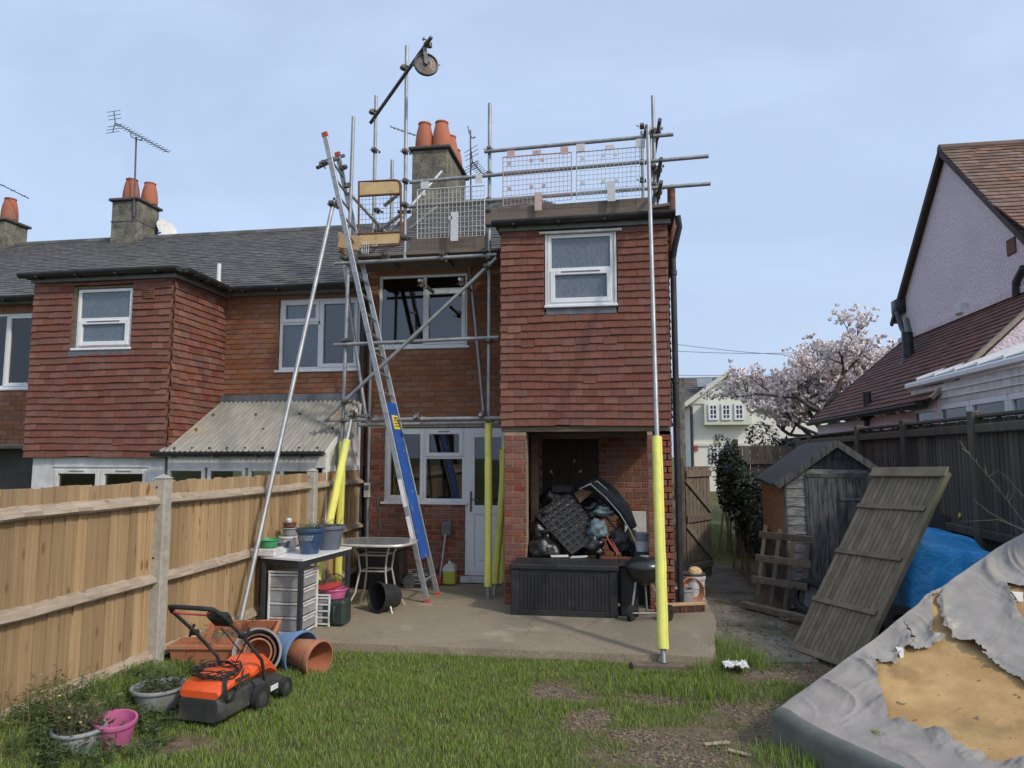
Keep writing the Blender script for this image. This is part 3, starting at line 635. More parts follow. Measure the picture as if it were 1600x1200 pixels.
chimney('chimney_stack', 'rendered grey chimney with several terracotta pots behind the scaffold', -3.74, -3.08, 12.0, 13.5, 5.7, 7.28, [(-3.57, 12.2, .52, .15), (-3.25, 12.22, .53, .155), (-3.57, 12.75, .5, .14), (-3.22, 12.75, .5, .14), (-3.25, 13.25, .45, .14)], cap=.06)

# ================================================================== NEIGHBOUR HOUSE (middle)
h2 = thing('terraced_house', 'neighbouring red brick terrace house with corrugated lean-to behind the pale fence', 'house', (-5.8, 9.7, 0))
NX0, NX1 = -7.97, -5.90
brick_wall(h2, (NX1+.0, K, 0), X_, NY, XP-NX1-.02, 1.6, 4.12, [(.86, 2.13, 2.98, 4.06)], 'brick_orange', 'mortar_dark', 210, vis=lambda p: p.z > 2.6)
window(h2, NX1+.87, NX1+2.12, 3.0, 4.06, K+.03, [(0, .5, 0, .66, 0), (0, .5, .66, 1, 1), (.5, 1, 0, 1, 1)], curt=[(.02, .5, 'curtain')])
tile_hang(h2, (NX0, E_, 0), X_, NY, NX1-NX0, 1.74, 4.10, [(.60, 1.50, 3.12, 4.02)], 300)
tile_hang(h2, (NX1, E_+.02, 0), Vector((0, 1, 0)), PX_, K-E_-.03, 1.74, 4.10, [], 0, tm='hung_tile_side', name='tile_hung_side')
MB().box(NX0, NX0+.1, E_+.13, K, 1.74, 4.1).build('tile_hung_return', MT['tile_backing'], h2)
MB().box(NX0+.1, NX1-.12, E_+.125, K, 1.75, 1.80).build('extension_floor', MT['room_dark'], h2)
window(h2, NX0+.66, NX0+1.48, 3.19, 4.0, E_-.0, [(0, 1, .48, 1, 0), (0, 1, 0, .48, 2)], gm='obscure_glass', sill=.05, room=False)
q = MB(); q.box(NX0+.60, NX0+.655, E_-.02, E_+.05, 3.17, 4.02); q.box(NX0+.60, NX0+1.50, E_-.018, E_+.05, 4.003, 4.03); q.build('window_trim', MT['soffit_wood'], h2)
MB().box(NX0+.58, NX0+1.5, E_-.035, E_+.03, 3.08, 3.152).build('lead_flashing', MT['lead'], h2)
q = MB(); q.box(NX0+1.66, NX0+1.82, E_-.04, E_+.02, 3.83, 3.97)
for k in range(5): q.box(NX0+1.665, NX0+1.815, E_-.05, E_-.04, 3.84+.026*k, 3.855+.026*k)
q.build('air_vent', MT['rust_frame'], h2)
q = MB(); q.box(NX0-.04, NX1+.06, E_-.06, E_-.0, 4.105, 4.16, .004); q.box(NX1+.02, NX1+.075, E_, K, 4.105, 4.16, .004); q.build('fascia', MT['fascia_grey'], h2)
q = MB(); q.box(NX0-.12, NX1+.14, E_-.08, K+.05, 4.162, 4.235, .012); q.build('flat_roof', MT['felt'], h2)
gutter(h2, (NX0-.14, E_-.085, 4.205), (NX1+.15, E_-.085, 4.215)); gutter(h2, (NX1+.145, E_-.05, 4.215), (NX1+.145, K-.15, 4.20), out=PX_)
slate_roof(h2, NX0, XP, K-.22, 4.22, 12.5, 6.06)
MB().box(NX1, XP, K-.14, K+.02, 4.125, 4.215).build('eaves_soffit', MT['fascia_grey'], h2)
gutter(h2, (NX1+.16, K-.17, 4.20), (XP, K-.17, 4.21))
q = MB(); q.tube((-5.98, 9.62, 4.22), (-5.98, 9.62, 4.62), .03, 10); q.tube((-5.98, 9.62, 4.2), (-5.98, 9.62, 4.36), .038, 10); q.build('vent_pipe', MT['upvc'], h2)
# white ground floor below the tile hanging
q = MB(); cells(q, V(NX0+.1, E_+.03, 0), X_, NY, 1.95, -.1, 1.73, [(.30, 1.72, .75, 1.60)], .1); q.build('rendered_wall', MT['white_paint'], h2, 0)
window(h2, NX0+.40, NX0+1.82, .77, 1.60, E_+.045, [(0, .5, 0, 1, 2), (.5, 1, 0, 1, 2)], fm='upvc_old')
# corrugated lean-to
mat('corrugated', (.31, .295, .25), (.23, .22, .19), 4, .55, st=(6, 1, 1), bump=.1, c3=(.36, .27, .16), sc3=1.4, lo3=.58, hi3=.72, spec=.4)
LX0, LX1 = NX1-.04, -3.69
def lt(x, t): return V(x, K-.02+(E_-.10-K+.02)*t, 2.56+(1.80-2.56)*t)
q = MB(); q.grid(lambda u, v: lt(LX0+(LX1-LX0)*u, v)+V(0, 0, .014*math.sin(u*(LX1-LX0)/.073*6.283)), 400, 4); ltr = q.build('corrugated_roof', MT['corrugated'], h2, 60, fixn=False)
for tt, cnt in ((.96, 9), (.62, 3), (.33, 4)):
    for k in range(cnt):
        p = lt(LX0+.2+(LX1-LX0-.3)*k/max(1, cnt-1), tt); MB().lathe([(.017, 0), (.017, .01), (.008, .02)], TR(p+V(0, 0, .012)), 8).build('roof_bolt', MT['rubber_black'], ltr)
MB().box(LX0+.05, LX1, K-.07, K-.022, 2.53, 2.64).build('lead_flashing', MT['lead'], h2)
MB().box(LX0+.1, LX1-.0, E_-.03, E_+.03, 1.60, 1.755).build('lean_to_header', MT['upvc_old'], h2)
for (a, b) in ((.10, .62), (.66, 1.18), (1.22, 2.13)):
    window(h2, LX0+a, LX0+b, .7, 1.60, E_-.03, [(0, .5, 0, 1, 0), (.5, 1, 0, 1, 0)] if b-a > .8 else [(0, 1, 0, 1, 0)], fm='upvc_old', room=False, sill=0)
MB().box(LX0+.05, LX1-.02, E_-.025, E_+.02, -.1, .69).build('lean_to_base', MT['white_paint'], h2)
q = MB(); q.prism([(LX1-.045, E_-.01, -.1), (LX1-.045, K-.03, -.1), (LX1-.045, K-.03, 2.50), (LX1-.045, E_-.01, 1.77)], (.03, 0, 0)); lw = q.build('lean_to_side', MT['white_paint'], h2, 0)
q = MB(); q.box(LX1-.014, LX1+.004, E_+.0, E_+.09, 0, 1.77); q.box(LX1-.014, LX1+.004, E_+.50, E_+.57, 0, 2.1); q.box(LX1-.014, LX1+.004, K-.12, K-.04, 0, 2.46); q.box(LX1-.014, LX1+.003, E_+.09, K-.12, 1.55, 1.62); q.bar((LX1-.005, E_-.02, 1.76), (LX1-.005, K-.05, 2.48), .03, .07); q.build('side_trim', MT['upvc'], lw)
gutter(h2, (LX0-.02, E_-.12, 1.79), (LX1+.03, E_-.12, 1.795))
MB().box(NX1+.05, XP-.02, K+1.9, K+2.0, 0, 4.1).build('inner_wall', MT['room_dark'], h2)
# ================================================================== FAR LEFT HOUSE
h3 = thing('terraced_house', 'brick terrace house with beige curtained window at the picture edge', 'house', (-10, 9.7, 0))
brick_wall(h3, (-10.6, K, 0), X_, NY, 2.63, 1.92, 4.12, [(.28, 1.62, 2.78, 4.0)], 'brick_orange', 'mortar_dark', 120, vis=lambda p: p.x > -9.2)
pw = PY(44, 590, K)
window(h3, -10.32, -8.98, 2.80, 4.0, K+.03, [(0, .5, 0, 1, 0), (.5, 1, 0, 1, 1)], curt=[(.55, .98, 'curtain_beige')])
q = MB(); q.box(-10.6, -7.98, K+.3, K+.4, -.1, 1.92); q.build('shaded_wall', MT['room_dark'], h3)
q = MB(); q.box(-10.6, -7.98, K-.02, K+.3, 1.86, 1.915); q.build('lintel', MT['soffit_wood'], h3)
slate_roof(h3, -14.5, NX0-.0, K-.22, 4.22, 12.5, 6.06)
MB().box(-14.4, NX0, K-.14, K+.02, 4.125, 4.215).build('eaves_soffit', MT['fascia_grey'], h3)
gutter(h3, (-12, K-.17, 4.20), (NX0, K-.17, 4.21))
a = PY(172, 372, 12.2); b = PY(215, 330, 12.2)
chimney('chimney_stack', 'grey chimney with two terracotta pots and a tall aerial on the long slate roof', a.x, b.x, 12.2, 12.85, 5.6, PY(190, 314, 12.2).z, [(a.x+.24, 12.42, .45, .14), (b.x-.10, 12.66, .45, .14)], band=6.33)
a = PY(-25, 372, 12.2); b = PY(10, 330, 12.2)
chimney('chimney_stack', 'grey chimney with one orange pot cut off by the picture edge', a.x, b.x, 12.2, 12.75, 5.6, PY(0, 345, 12.2).z, [(b.x-.12, 12.4, .46, .14)])
# ================================================================== SCAFFOLD
sc_ = thing('scaffold', 'galvanised tube scaffold with timber deck and yellow foam sleeves against the house', 'scaffold', (-2.4, 8.75, 0))
TRAD = .0245
def tb(name, a, b, m='galv', r=TRAD):
    a, b = Vector(a), Vector(b); d = (b-a).normalized(); q = MB()
    q.path([a+d*.0, b], r, 12, caps=False)
    for e, s in ((a, 1), (b, -1)):   # open tube ends
        M_ = align(e, e+d*s); q.lathe([(r, 0), (r*.82, 0), (r*.8, .10), (.001, .10)], M_, 12)
    return q.build(name, MT[m], sc_, 50)
def cp(p, d1=(0, 0, 1), d2=(1, 0, 0), parent=None):
    p, d1, d2 = Vector(p), Vector(d1).normalized(), Vector(d2).normalized(); o_ = d1.cross(d2)
    if o_.length < .1: o_ = Vector((0, -1, 0))
    o_.normalize(); q = MB()
    q.tube(p-d1*.028, p+d1*.028, TRAD+.009, 10); q.tube(p-o_*.045-d2*.028, p-o_*.045+d2*.028, TRAD+.009, 10)
    q.tube(p+d2*.05-o_*.05, p+d2*.05+o_*.04, .008, 6); q.obox(p+d2*.05+o_*.045, d2*.014, d1*.014, o_*.01); q.tube(p-d2*.045, p-d2*.075+d1*.03, .008, 6)
    return q.build('coupler', MT['coupler'], parent or sc_, 40)
def sleeve(a, b, r=.047):
    a, b = Vector(a), Vector(b); d = b-a; n = 24; pts = [a+d*(i/n)+Vector((.004*nz(i, a.x, 1, .6), .004*nz(i, a.x, 5, .6), 0)) for i in range(n+1)]
    q = MB(); q.path(pts, [r*(1+.05*nz(i, a.x*9, 3, .7)) for i in range(n+1)], 14)
    s_ = q.build('foam_sleeve', MT['foam_yellow'], sc_, 50); side = d.cross(Vector((0, 1, 0))).normalized()
    MB().path([p+Vector((.6*r, -r*.82, 0)) for p in pts], .0035, 5).build('sleeve_seam', MT['label_yellow'], s_); return s_
YF, YB = 8.75, 9.30
XA = PY(541, 520, YF).x; XB = PY(764, 520, YF).x; XC = PY(635, 240, YF).x
def zf(px, py, Y=YF): return PY(px, py, Y).z
# standards
tb('standard', (XB, YF, .0), (XB+.0, YF, zf(761, 162))); sleeve((XB, YF, zf(764, 916)), (XB, YF, zf(762, 656)))
tb('standard', (XA-.04, YF, .0), (XA+.03, YF, zf(547, 183))); sleeve((XA-.035, YF, zf(533, 925)), (XA-.012, YF, zf(538, 690)))
tb('standard', (XC, YF, zf(638, 408)), (XC-.02, YF, zf(633, 72))); cp((XC-.01, YF, zf(634, 238)), d2=(1, 0, 0))
p5 = PY(585, 280, YB); tb('standard', (p5.x, YB, zf(583, 392, YB)), (p5.x, YB, zf(585, 150, YB))); cp((p5.x, YB, zf(585, 236, YB)))
p6 = PY(612, 300, YB); tb('standard', (p6.x, YB, zf(610, 380, YB)), (p6.x, YB, zf(614, 250, YB)))
for x_, (pa, pb) in ((0, ((536, 405), (573, 660))), (0, ((733, 402), (757, 655)))):
    tb('inner_standard', PY(*pa, 9.42), PY(*pb, 9.42), 'galv')
# second and third sleeved tubes by the door, and the sleeved prop by the fence
a, b = PY(791, 690, 9.35), PZ(772, 930, .01); tb('prop', b, b+(a-b)*1.02); sleeve(b+(a-b)*.07, a)
a = PY(787, 700, 9.55); tb('prop', (a.x, 9.5, .02), (a.x, 9.5, a.z)); sleeve((a.x, 9.5, .08), (a.x, 9.5, a.z-.02))
a, b = PY(549, 655, YF-.06), PX(494, 915, -3.53); tb('prop', b, a); sleeve(b+(a-b)*.03, b+(a-b)*.86)
# long raking tubes on either side
a, b = PX(372, 988, -3.55), PX(521, 316, -3.53); tb('raker', a, b); cp(b-(b-a).normalized()*.05, b-a, (1, 0, 0))
RB, RT = PZ(1037, 1036, -.045), PY(1012, 198, 8.60); tb('raker', RB, RT); tS = next(t for t in np.linspace(.1, .6, 500) if 600-F_PX*np.dot(np.array(RB+(RT-RB)*t)-_c, _u)/np.dot(np.array(RB+(RT-RB)*t)-_c, _d) < 684); sleeve(RB+(RT-RB)*.018, RB+(RT-RB)*tS, .050)
# ledgers and transoms
for (pa, pb, Y) in (((498, 657), (784, 653), YF-.05), ((522, 539), (779, 527), YF-.05), ((523, 412), (776, 398), YF-.05), ((560, 664), (780, 660), YF+.38)):
    tb('ledger', PY(*pa, Y), PY(*pb, Y))
for (x_, X) in ((541, XA), (764, XB)):
    for y_ in (657, 533, 405): cp((X, YF, zf(x_, y_)))
for (px, py) in ((545, 647), (573, 650), (648, 651), (750, 648)):
    a = PY(px, py, YF-.18); tb('transom', a, a+V(0, .66, 0)); cp(a+V(0, .12, -.02), (0, 1, 0), (1, 0, 0))
for (px, py) in ((597, 396), (688, 395), (755, 391), (655, 438), (718, 436)):
    a = PY(px, py, YF-.16); tb('transom', a, a+V(0, .66, 0), 'galv_dark' if py < 400 else 'galv'); cp(a+V(0, .12, -.03), (0, 1, 0), (1, 0, 0))
# braces
tb('brace', PY(503, 660, YF-.11), PY(776, 403, YF-.11)); cp(PY(540, 628, YF-.08), (1, 0, 1)); cp(PY(761, 417, YF-.08), (1, 0, 1))
tb('brace', PY(545, 300, YF+.1), PY(610, 372, YB)); tb('brace', PY(578, 395, YF+.05), PY(690, 268, YB+.3), 'galv')
tb('brace', PY(600, 322, YF+.2), PY(624, 302, YF+.2)); tb('brace', PY(592, 360, YF+.2), PY(626, 336, YF+.2)); tb('brace', PY(640, 358, YF+.15), PY(685, 322, YF+.25))
cp(PY(590, 330, YF+.2), (1, 0, 1)); cp(PY(590, 362, YF+.2), (1, 0, 1))
# guard rails
for (pa, pb, Y0, Y1) in (((757, 237), (1052, 210), YF-.05, 8.66), ((640, 285), (1107, 244), YF-.05, 8.66), ((638, 323), (1110, 287), YF-.05, 8.66)):
    tb('guard_rail', PY(*pa, Y0), PY(*pb, Y1))
for y_ in (235, 273, 314, 330, 352): cp((XB, YF, zf(763, y_)))
for y_ in (284, 321, 372): cp((XC, YF, zf(636, y_)))
tb('guard_rail', PY(622, 331, YF+.1), PY(642, 331, YF+.1), 'galv_dark')
# right-hand return over the extension roof
for (px, py, Y) in ((1020, 150, 8.86), (1003, 205, 10.1)):
    a = PY(px, py, Y); b = PY(px+6, 325, Y); tb('standard', (a.x, Y, 4.66), (a.x, Y, a.z))
a = PY(1010, 196, 8.80); tb('standard', (a.x+.03, 8.83, 4.66), (a.x+.03, 8.83, a.z))
for (px, py) in ((1031, 187), (1033, 248), (1033, 284)):
    a = PY(px, py, 8.45); tb('return_rail', a, a+V(-.05, 1.8, -.02), 'galv_dark'); cp(a+V(0, .35, 0), (0, 1, 0), (0, 0, 1))
for y_ in (206, 262, 290): cp(PY(1021, y_, 8.84)); cp(PY(1003, y_-8, 9.9))
cp(PY(1013, 212, 8.62)); cp(PY(1010, 205, 8.62), (1, 0, 0), (0, 0, 1))
# decking and toe boards
ZD = zf(650, 404)+.05
for k in range(4): q = MB(); q.box(XA-.12, XB+.12, YF-.02+.19*k, YF+.165+.19*k, ZD, ZD+.038, .004); q.build('deck_board', MT['toe_board'], sc_)
for k in range(3): q = MB(); q.box(XB+.25, .62, 8.62+.23*k, 8.84+.23*k, 4.665, 4.70, .004); q.build('deck_board', MT['toe_board'], sc_)
q = MB(); a, b = PY(757, 340, YF-.03), PY(1016, 321, 8.68); q.bar(a, b, .038, .205, bev=.004); q.build('toe_board', MT['toe_board'], sc_)
a, b = PY(1018, 327, 8.70), PY(1046, 323, 8.70); MB().bar(a, b, .20, .038, bev=.004).build('toe_board', MT['toe_board'], sc_)
q = MB(); a, b = PY(642, 383, YF+.03), PY(765, 376, YF+.03); q.bar(a, b, .038, .215, bev=.004); q.build('toe_board', MT['toe_board'], sc_)
q = MB(); q.box(XA-.15, XA-.11, YF+.0, YF+.5, zf(540, 392), zf(540, 362), .004); q.build('toe_board', MT['toe_board_new'], sc_)
q = MB(); a, b = PY(530, 376, YF-.06), PY(563, 381, YF-.06); q.bar(a, b, .03, .19, bev=.004); q.build('toe_board', MT['toe_board_new'], sc_)
# jib tube for the pulley
ja, jb = PY(579, 192, YB+.06), PY(674, 58, 8.30); tb('jib', ja, jb, 'galv_dark'); cp(PY(585, 176, YB), (0, 0, 1), jb-ja); cp(PY(634, 107, YF), (0, 0, 1), jb-ja); cp(ja.lerp(jb, .93), jb-ja, (0, 0, 1))
# sole plate
tag(MB().obox(RB+V(-.05, -.04, -.02), (.225, .02, -.004), (-.010, .10, -.01), (0, 0, .022), .004).build('sole_board', MT['old_timber']), 'short timber sole board on the grass under the tall yellow sleeved prop', 'board')
# pulley
gw = thing('pulley_wheel', 'steel rope pulley wheel hanging from the top of the jib tube', 'pulley', PY(667, 102, 8.42))
wc_ = PY(666, 101, 8.42); ax = V(.35, -.93, .1).normalized(); Mw = align(wc_, wc_+ax)
q = MB(); q.lathe([(.155, -.022), (.16, -.012), (.142, 0), (.16, .012), (.155, .022), (.145, .024), (.135, .012), (.135, -.012), (.145, -.024), (.155, -.022)], Mw, 32); q.build('rim', MT['galv_dark'], gw)
q = MB(); q.lathe([(.137, -.004), (.05, -.016), (.05, .016), (.137, .004)], Mw, 28); q.build('disc', MT['coupler'], gw)
top_ = ja.lerp(jb, .90); q = MB(); q.bar(wc_+ax*.03, top_+V(0, 0, -.03)+ax*.03, .05, .012, up=ax); q.bar(wc_-ax*.03, top_+V(0, 0, -.03)-ax*.03, .05, .012, up=ax); q.tube(wc_-ax*.045, wc_+ax*.045, .018); q.build('strap', MT['galv_dark'], gw)
q = MB(); side = ax.cross(V(0, 0, 1)).normalized(); q.path([wc_+side*.185-V(0, 0, .03)+ax*.03*math.cos(t)+side*.02*math.sin(t) for t in np.linspace(0, 6.28, 12)], .006, 6); q.bar(wc_-side*.18+V(0, 0, .015), wc_+side*.18-V(0, 0, .03), .012, .012); q.build('rope_guide', MT['galv_dark'], gw)
# brick guards
def guard(label, quad, m, tabs):
    A, B, C_, D = quad; g = thing('brick_guard', label, 'mesh guard', (A+B+C_+D)/4)
    q = MB(); nx = int((B-A).length/.05); nzz = int((D-A).length/.06)
    for i in range(nx+1): q.path([A.lerp(B, i/nx), D.lerp(C_, i/nx)], .0032 if 0 < i < nx else .007, 4)
    for j in range(nzz+1): q.path([A.lerp(D, j/nzz)+V(0, -.004, 0), B.lerp(C_, j/nzz)+V(0, -.004, 0)], .0032 if j else .009, 4)
    q.build('wire_mesh', MT[m], g, 60)
    for (u, v, w, h) in tabs:
        p = A.lerp(B, u).lerp(D.lerp(C_, u), v)+V(0, -.016, 0); MB().box(p.x-w/2, p.x+w/2, p.y-.004, p.y+.004, p.z-h, p.z+h, .002).build('plate', MT[m], g)
    return g
YG = 8.82
guard('pinkish wire mesh guard hung between scaffold rails nearest the middle pole', [PY(786, 246, 8.66), PY(893, 238, 8.63), PY(893, 312, 8.63), PY(786, 322, 8.66)], 'guard_pink', [(.12, -.04, .10, .05), (.5, -.04, .11, .03), (.9, -.04, .10, .05), (.10, .15, .05, .022), (.42, .12, .05, .022), (.58, .12, .05, .022), (.1, .66, .05, .022), (.42, .66, .05, .022), (.6, .66, .05, .022), (.52, .98, .09, .12)])
guard('pale wire mesh guard on scaffold rails at the far end of the extension', [PY(901, 238, 8.63), PY(1006, 229, 8.60), PY(1006, 305, 8.60), PY(901, 312, 8.63)], 'guard_white', [(.06, -.08, .11, .05), (.5, -.04, .11, .03), (.95, -.06, .11, .06), (.10, .15, .05, .022), (.40, .12, .05, .022), (.58, .12, .05, .022), (.1, .66, .05, .022), (.4, .66, .05, .022), (.6, .66, .05, .022), (.52, .88, .10, .13)])
guard('white wire mesh guard hanging in front of the grey chimney', [PY(652, 297, 8.66), PY(757, 290, 8.66), PY(757, 368, 8.66), PY(652, 373, 8.66)], 'guard_white', [(.12, -.08, .11, .05), (.92, -.14, .09, .06), (.10, .1, .05, .022), (.5, .62, .05, .022), (.56, .80, .10, .19)])
# loading gate
lg = thing('scaffold_gate', 'rusty loading gate with two sand coloured panels beside the ladder', 'gate', PY(593, 388, YF))
A, B, C_, D = PY(561, 284, YF-.04), PY(626, 281, YF-.04), PY(627, 383, YF-.04), PY(560, 388, YF-.04)
q = MB(); q.path([A, A.lerp(B, .85), A.lerp(B, .96)+V(0, 0, -.015), B.lerp(C_, .08), B.lerp(C_, .92), C_.lerp(D, .05)+V(0, 0, .01), C_.lerp(D, .15), D], .017, 8, closed=True); q.build('frame', MT['rust_frame'], lg)
for (v0, v1) in ((.02, .20), (.80, .97)):
    p0, p1 = A.lerp(D, v0), B.lerp(C_, v1); q = MB(); q.box(p0.x+.01, p1.x-.01, YF-.046, YF-.03, p1.z, p0.z, .003); pn = q.build('panel', MT['gate_yellow'], lg)
    q = MB(); q.box(p0.x, p1.x, YF-.056, YF-.02, p1.z-.022 if v0 < .5 else p0.z, p1.z if v0 < .5 else p0.z+.02, .003); q.build('panel_edge', MT['rust_frame'], pn)
q = MB()
for i in range(13): q.path([A.lerp(B, i/12).lerp(D.lerp(C_, i/12), .2), A.lerp(B, i/12).lerp(D.lerp(C_, i/12), .8)], .0025, 4)
for j in range(9): q.path([A.lerp(D, .2+.6*j/8), B.lerp(C_, .2+.6*j/8)], .0025, 4)
q.build('wire_mesh', MT['galv_dark'], lg)
q = MB(); a = PY(560, 400, YF-.06)
for k in range(4): q.bar(PY(566+k*3.2, 378, YF-.07), PY(566+k*3.2, 396, YF-.07), .008, .006)
q.build('clip', MT['guard_white'], lg)
# ladder
ld = thing('ladder', 'long aluminium ladder with a blue board strapped over its lower rungs', 'ladder', (-2.34, 8.7, 0))
f0, f1 = PZ(668, 943, .0), PZ(684, 931, .0); t0, t1 = PY(508, 212, f0.y), PY(528, 243, f1.y)
wd = (f1-f0).normalized(); 
for a, b in ((f0, t0), (f1, t1)):
    d = (b-a).normalized(); q = MB(); q.bar(a, b, .066, .028, up=wd, bev=.004); st_ = q.build('stile', MT['aluminium'], ld)
    q = MB(); q.bar(b-d*.02, b+d*.05, .08, .04, up=wd, bev=.008); q.build('end_cap', MT['red_rubber'], st_)
    q = MB(); q.bar(a-d*.01, a+d*.05, .075, .04, up=wd, bev=.006); q.build('foot', MT['red_rubber'], st_)
d0, d1 = t0-f0, t1-f1; LL = d0.length; nr = int(LL/.262)
me_r = None
for k in range(1, nr):
    t = k*.262/LL; q = MB(); a, b = f0+d0*t, f1+d1*t; e = (a-b).normalized()*.022; q.tube(a+e, b-e, .0145, 8); q.build('rung', MT['aluminium'], ld)
gu = d0.normalized(); nrm = gu.cross(wd).normalized()
if nrm.x < 0: nrm = -nrm
ta, tb_ = .085, .41
q = MB(); ca = (f0+d0*ta+f1+d1*ta)/2; cb = (f0+d0*tb_+f1+d1*tb_)/2; hw = (f1-f0)/2*.72
off = V(-.03, 0, -.01)
o3 = nrm*.022; q.prism([ca-hw+o3, ca+hw+o3, cb+hw+o3, cb-hw+o3], nrm*.012); bg_ = q.build('blue_board', MT['blue_guard'], ld, 0)
lc = ca.lerp(cb, .87)+nrm*.022; q = MB(); q.obox(lc+nrm*.015, hw*.7, (cb-ca).normalized()*.09, nrm*.002); lb = q.build('warning_label', MT['label_yellow'], bg_, 0)
q = MB()
for k in range(4):
    for sg in (.018,): q.obox(lc+nrm*sg+(cb-ca).normalized()*(.055-.035*k), hw*(.5 if k else .3), (cb-ca).normalized()*(.006 if k else .012), nrm*.0012)
q.build('label_print', MT['print_dark'], bg_, 0)
for tt in (.22, .145):
    p = f0+d0*tt; q = MB(); q.obox(p+V(-.004, -.022, 0), gu*.17, wd*.003, nrm*.024); q.build('sticker', MT['label_white'], ld, 0)

# tube lashed across the ladder top
a, b = PY(496, 262, 8.42), PY(537, 243, f1.y+.12); tb('ladder_beam', a, b, 'galv_dark'); cp(PY(507, 256, 8.45), b-a, (0, 0, 1)); cp(PY(516, 250, 8.5), (0, 0, 1), b-a); cp(PY(534, 262, 8.8), (0, 0, 1), b-a); cp(PY(541, 290, YF), (0, 0, 1), (0, 1, 0)); cp(PY(524, 318, 8.62), (1, 0, 0), (0, 0, 1))
# ================================================================== BOARDED FENCE ON THE BOUNDARY
fe = thing('garden_fence', 'pale new feather edge board fence with concrete posts along the lawn', 'fence', (-3.65, 6, 0))
FX = -3.65; POSTS = [2.45, 5.22, 7.98]
bme = [MB().prism([(.0, -.0625, 0), (.0115, -.0625, 0), (.0115, -.057, 0), (.005, .0625, 0), (.0, .0625, 0)], (0, 0, 1)).mesh('board', MT['fence_new'], 0) for _ in range(1)]
y = 3.2; i = 0
while y < 9.62:
    near_post = False
    if not near_post:
        o = bpy.data.objects.new('board', bme[0]); COL.objects.link(o); o.parent = fe; o.matrix_parent_inverse = WM[fe.name].inverted()
        zb = gz(FX, y)-.02; zt = 1.545+random.uniform(-.008, .008)
        o.location = (FX-.056+random.uniform(0, .007), y, zb); o.rotation_euler = (random.uniform(-.006, .006), 0, random.uniform(-.035, .035)); o.scale = (1.9, random.uniform(.93, 1.03), zt-zb)
    y += .103; i += 1
for (a, b) in zip([3.1]+POSTS[1:], POSTS[1:]+[9.66]):
    for z in (1.395, .785, .20):
        if z < .3 and a > 6: z = .2
        q = MB(); n = 14; w_ = [(.01*nz(k, z*9, a, .5), .006*nz(k, z*5, a, .7)) for k in range(n+1)]
        for k in range(n):
            t0_, t1_ = a+.05+(b-a-.1)*k/n, a+.05+(b-a-.1)*(k+1)/n; ww, w2 = w_[k], w_[k+1]
            A = [(FX-.037, t0_, z+.046+ww[0]), (FX-.037, t0_, z-.046+ww[0]), (FX+.012, t0_, z-.036+ww[0]), (FX+.028+ww[1], t0_, z-.020+ww[0]), (FX+.018, t0_, z+.006+ww[0])]
            B = [(FX-.037, t1_, z+.046+w2[0]), (FX-.037, t1_, z-.046+w2[0]), (FX+.012, t1_, z-.036+w2[0]), (FX+.028+w2[1], t1_, z-.020+w2[0]), (FX+.018, t1_, z+.006+w2[0])]
            q.add(A+B, [(i, (i+1) % 5, 5+(i+1) % 5, 5+i) for i in range(5)]+([(0, 1, 2, 3, 4)] if k == 0 else [])+([(5, 6, 7, 8, 9)] if k == n-1 else []))
        q.build('rail', MT['fence_rail'], fe, 25)
for py in POSTS[1:]:
    q = MB(); q.box(FX-.055, FX+.05, py-.05, py+.05, gz(FX, py)-.1, 1.57, .008); q.add([(FX-.06, py-.055, 1.571), (FX+.055, py-.055, 1.571), (FX+.055, py+.055, 1.571), (FX-.06, py+.055, 1.571), (FX, py, 1.605)], [(0, 1, 4), (1, 2, 4), (2, 3, 4), (3, 0, 4), (3, 2, 1, 0)]); ps = q.build('post', MT['concrete_post'], fe, 20)
    for z in (1.50, .95): MB().tube((FX-.02, py-.052, z), (FX-.02, py-.049, z), .009, 8).build('bolt_hole', MT['rubber_black'], ps)
# ================================================================== POTTING TABLE AND WHAT STANDS ON IT
TZ = .76
tl = [PZ(393, 990, 0), PZ(465, 1001, 0), PZ(543, 966, 0), V(-3.52, 7.62, 0)]; tl[0] = V(-3.55, 6.72, 0); tl[1] = V(-3.10, 6.58, 0); tl[2] = V(-2.99, 7.48, 0)
tt = thing('potting_table', 'white topped table with dark metal legs beside the fence', 'table', (-3.3, 7.0, 0))
q = MB(); cs = [p+V(0, 0, TZ-.02) for p in (tl[0]+V(-.03, -.03, 0), tl[1]+V(.03, -.03, 0), tl[2]+V(.03, .03, 0), tl[3]+V(-.03, .03, 0))]; q.prism(cs, (0, 0, .02)); q.build('tabletop', MT['upvc'], tt)
q = MB()
for k in range(4): q.bar(tl[k]+V(0, 0, TZ-.05), tl[(k+1) % 4]+V(0, 0, TZ-.05), .025, .05)
mat('dark_metal', (.055, .062, .075), (.04, .045, .055), 9, .45, metal=.3); q.build('apron', MT['dark_metal'], tt)
for p in tl: MB().box(p.x-.022, p.x+.022, p.y-.022, p.y+.022, .0, TZ-.03, .004).build('leg', MT['dark_metal'], tt)
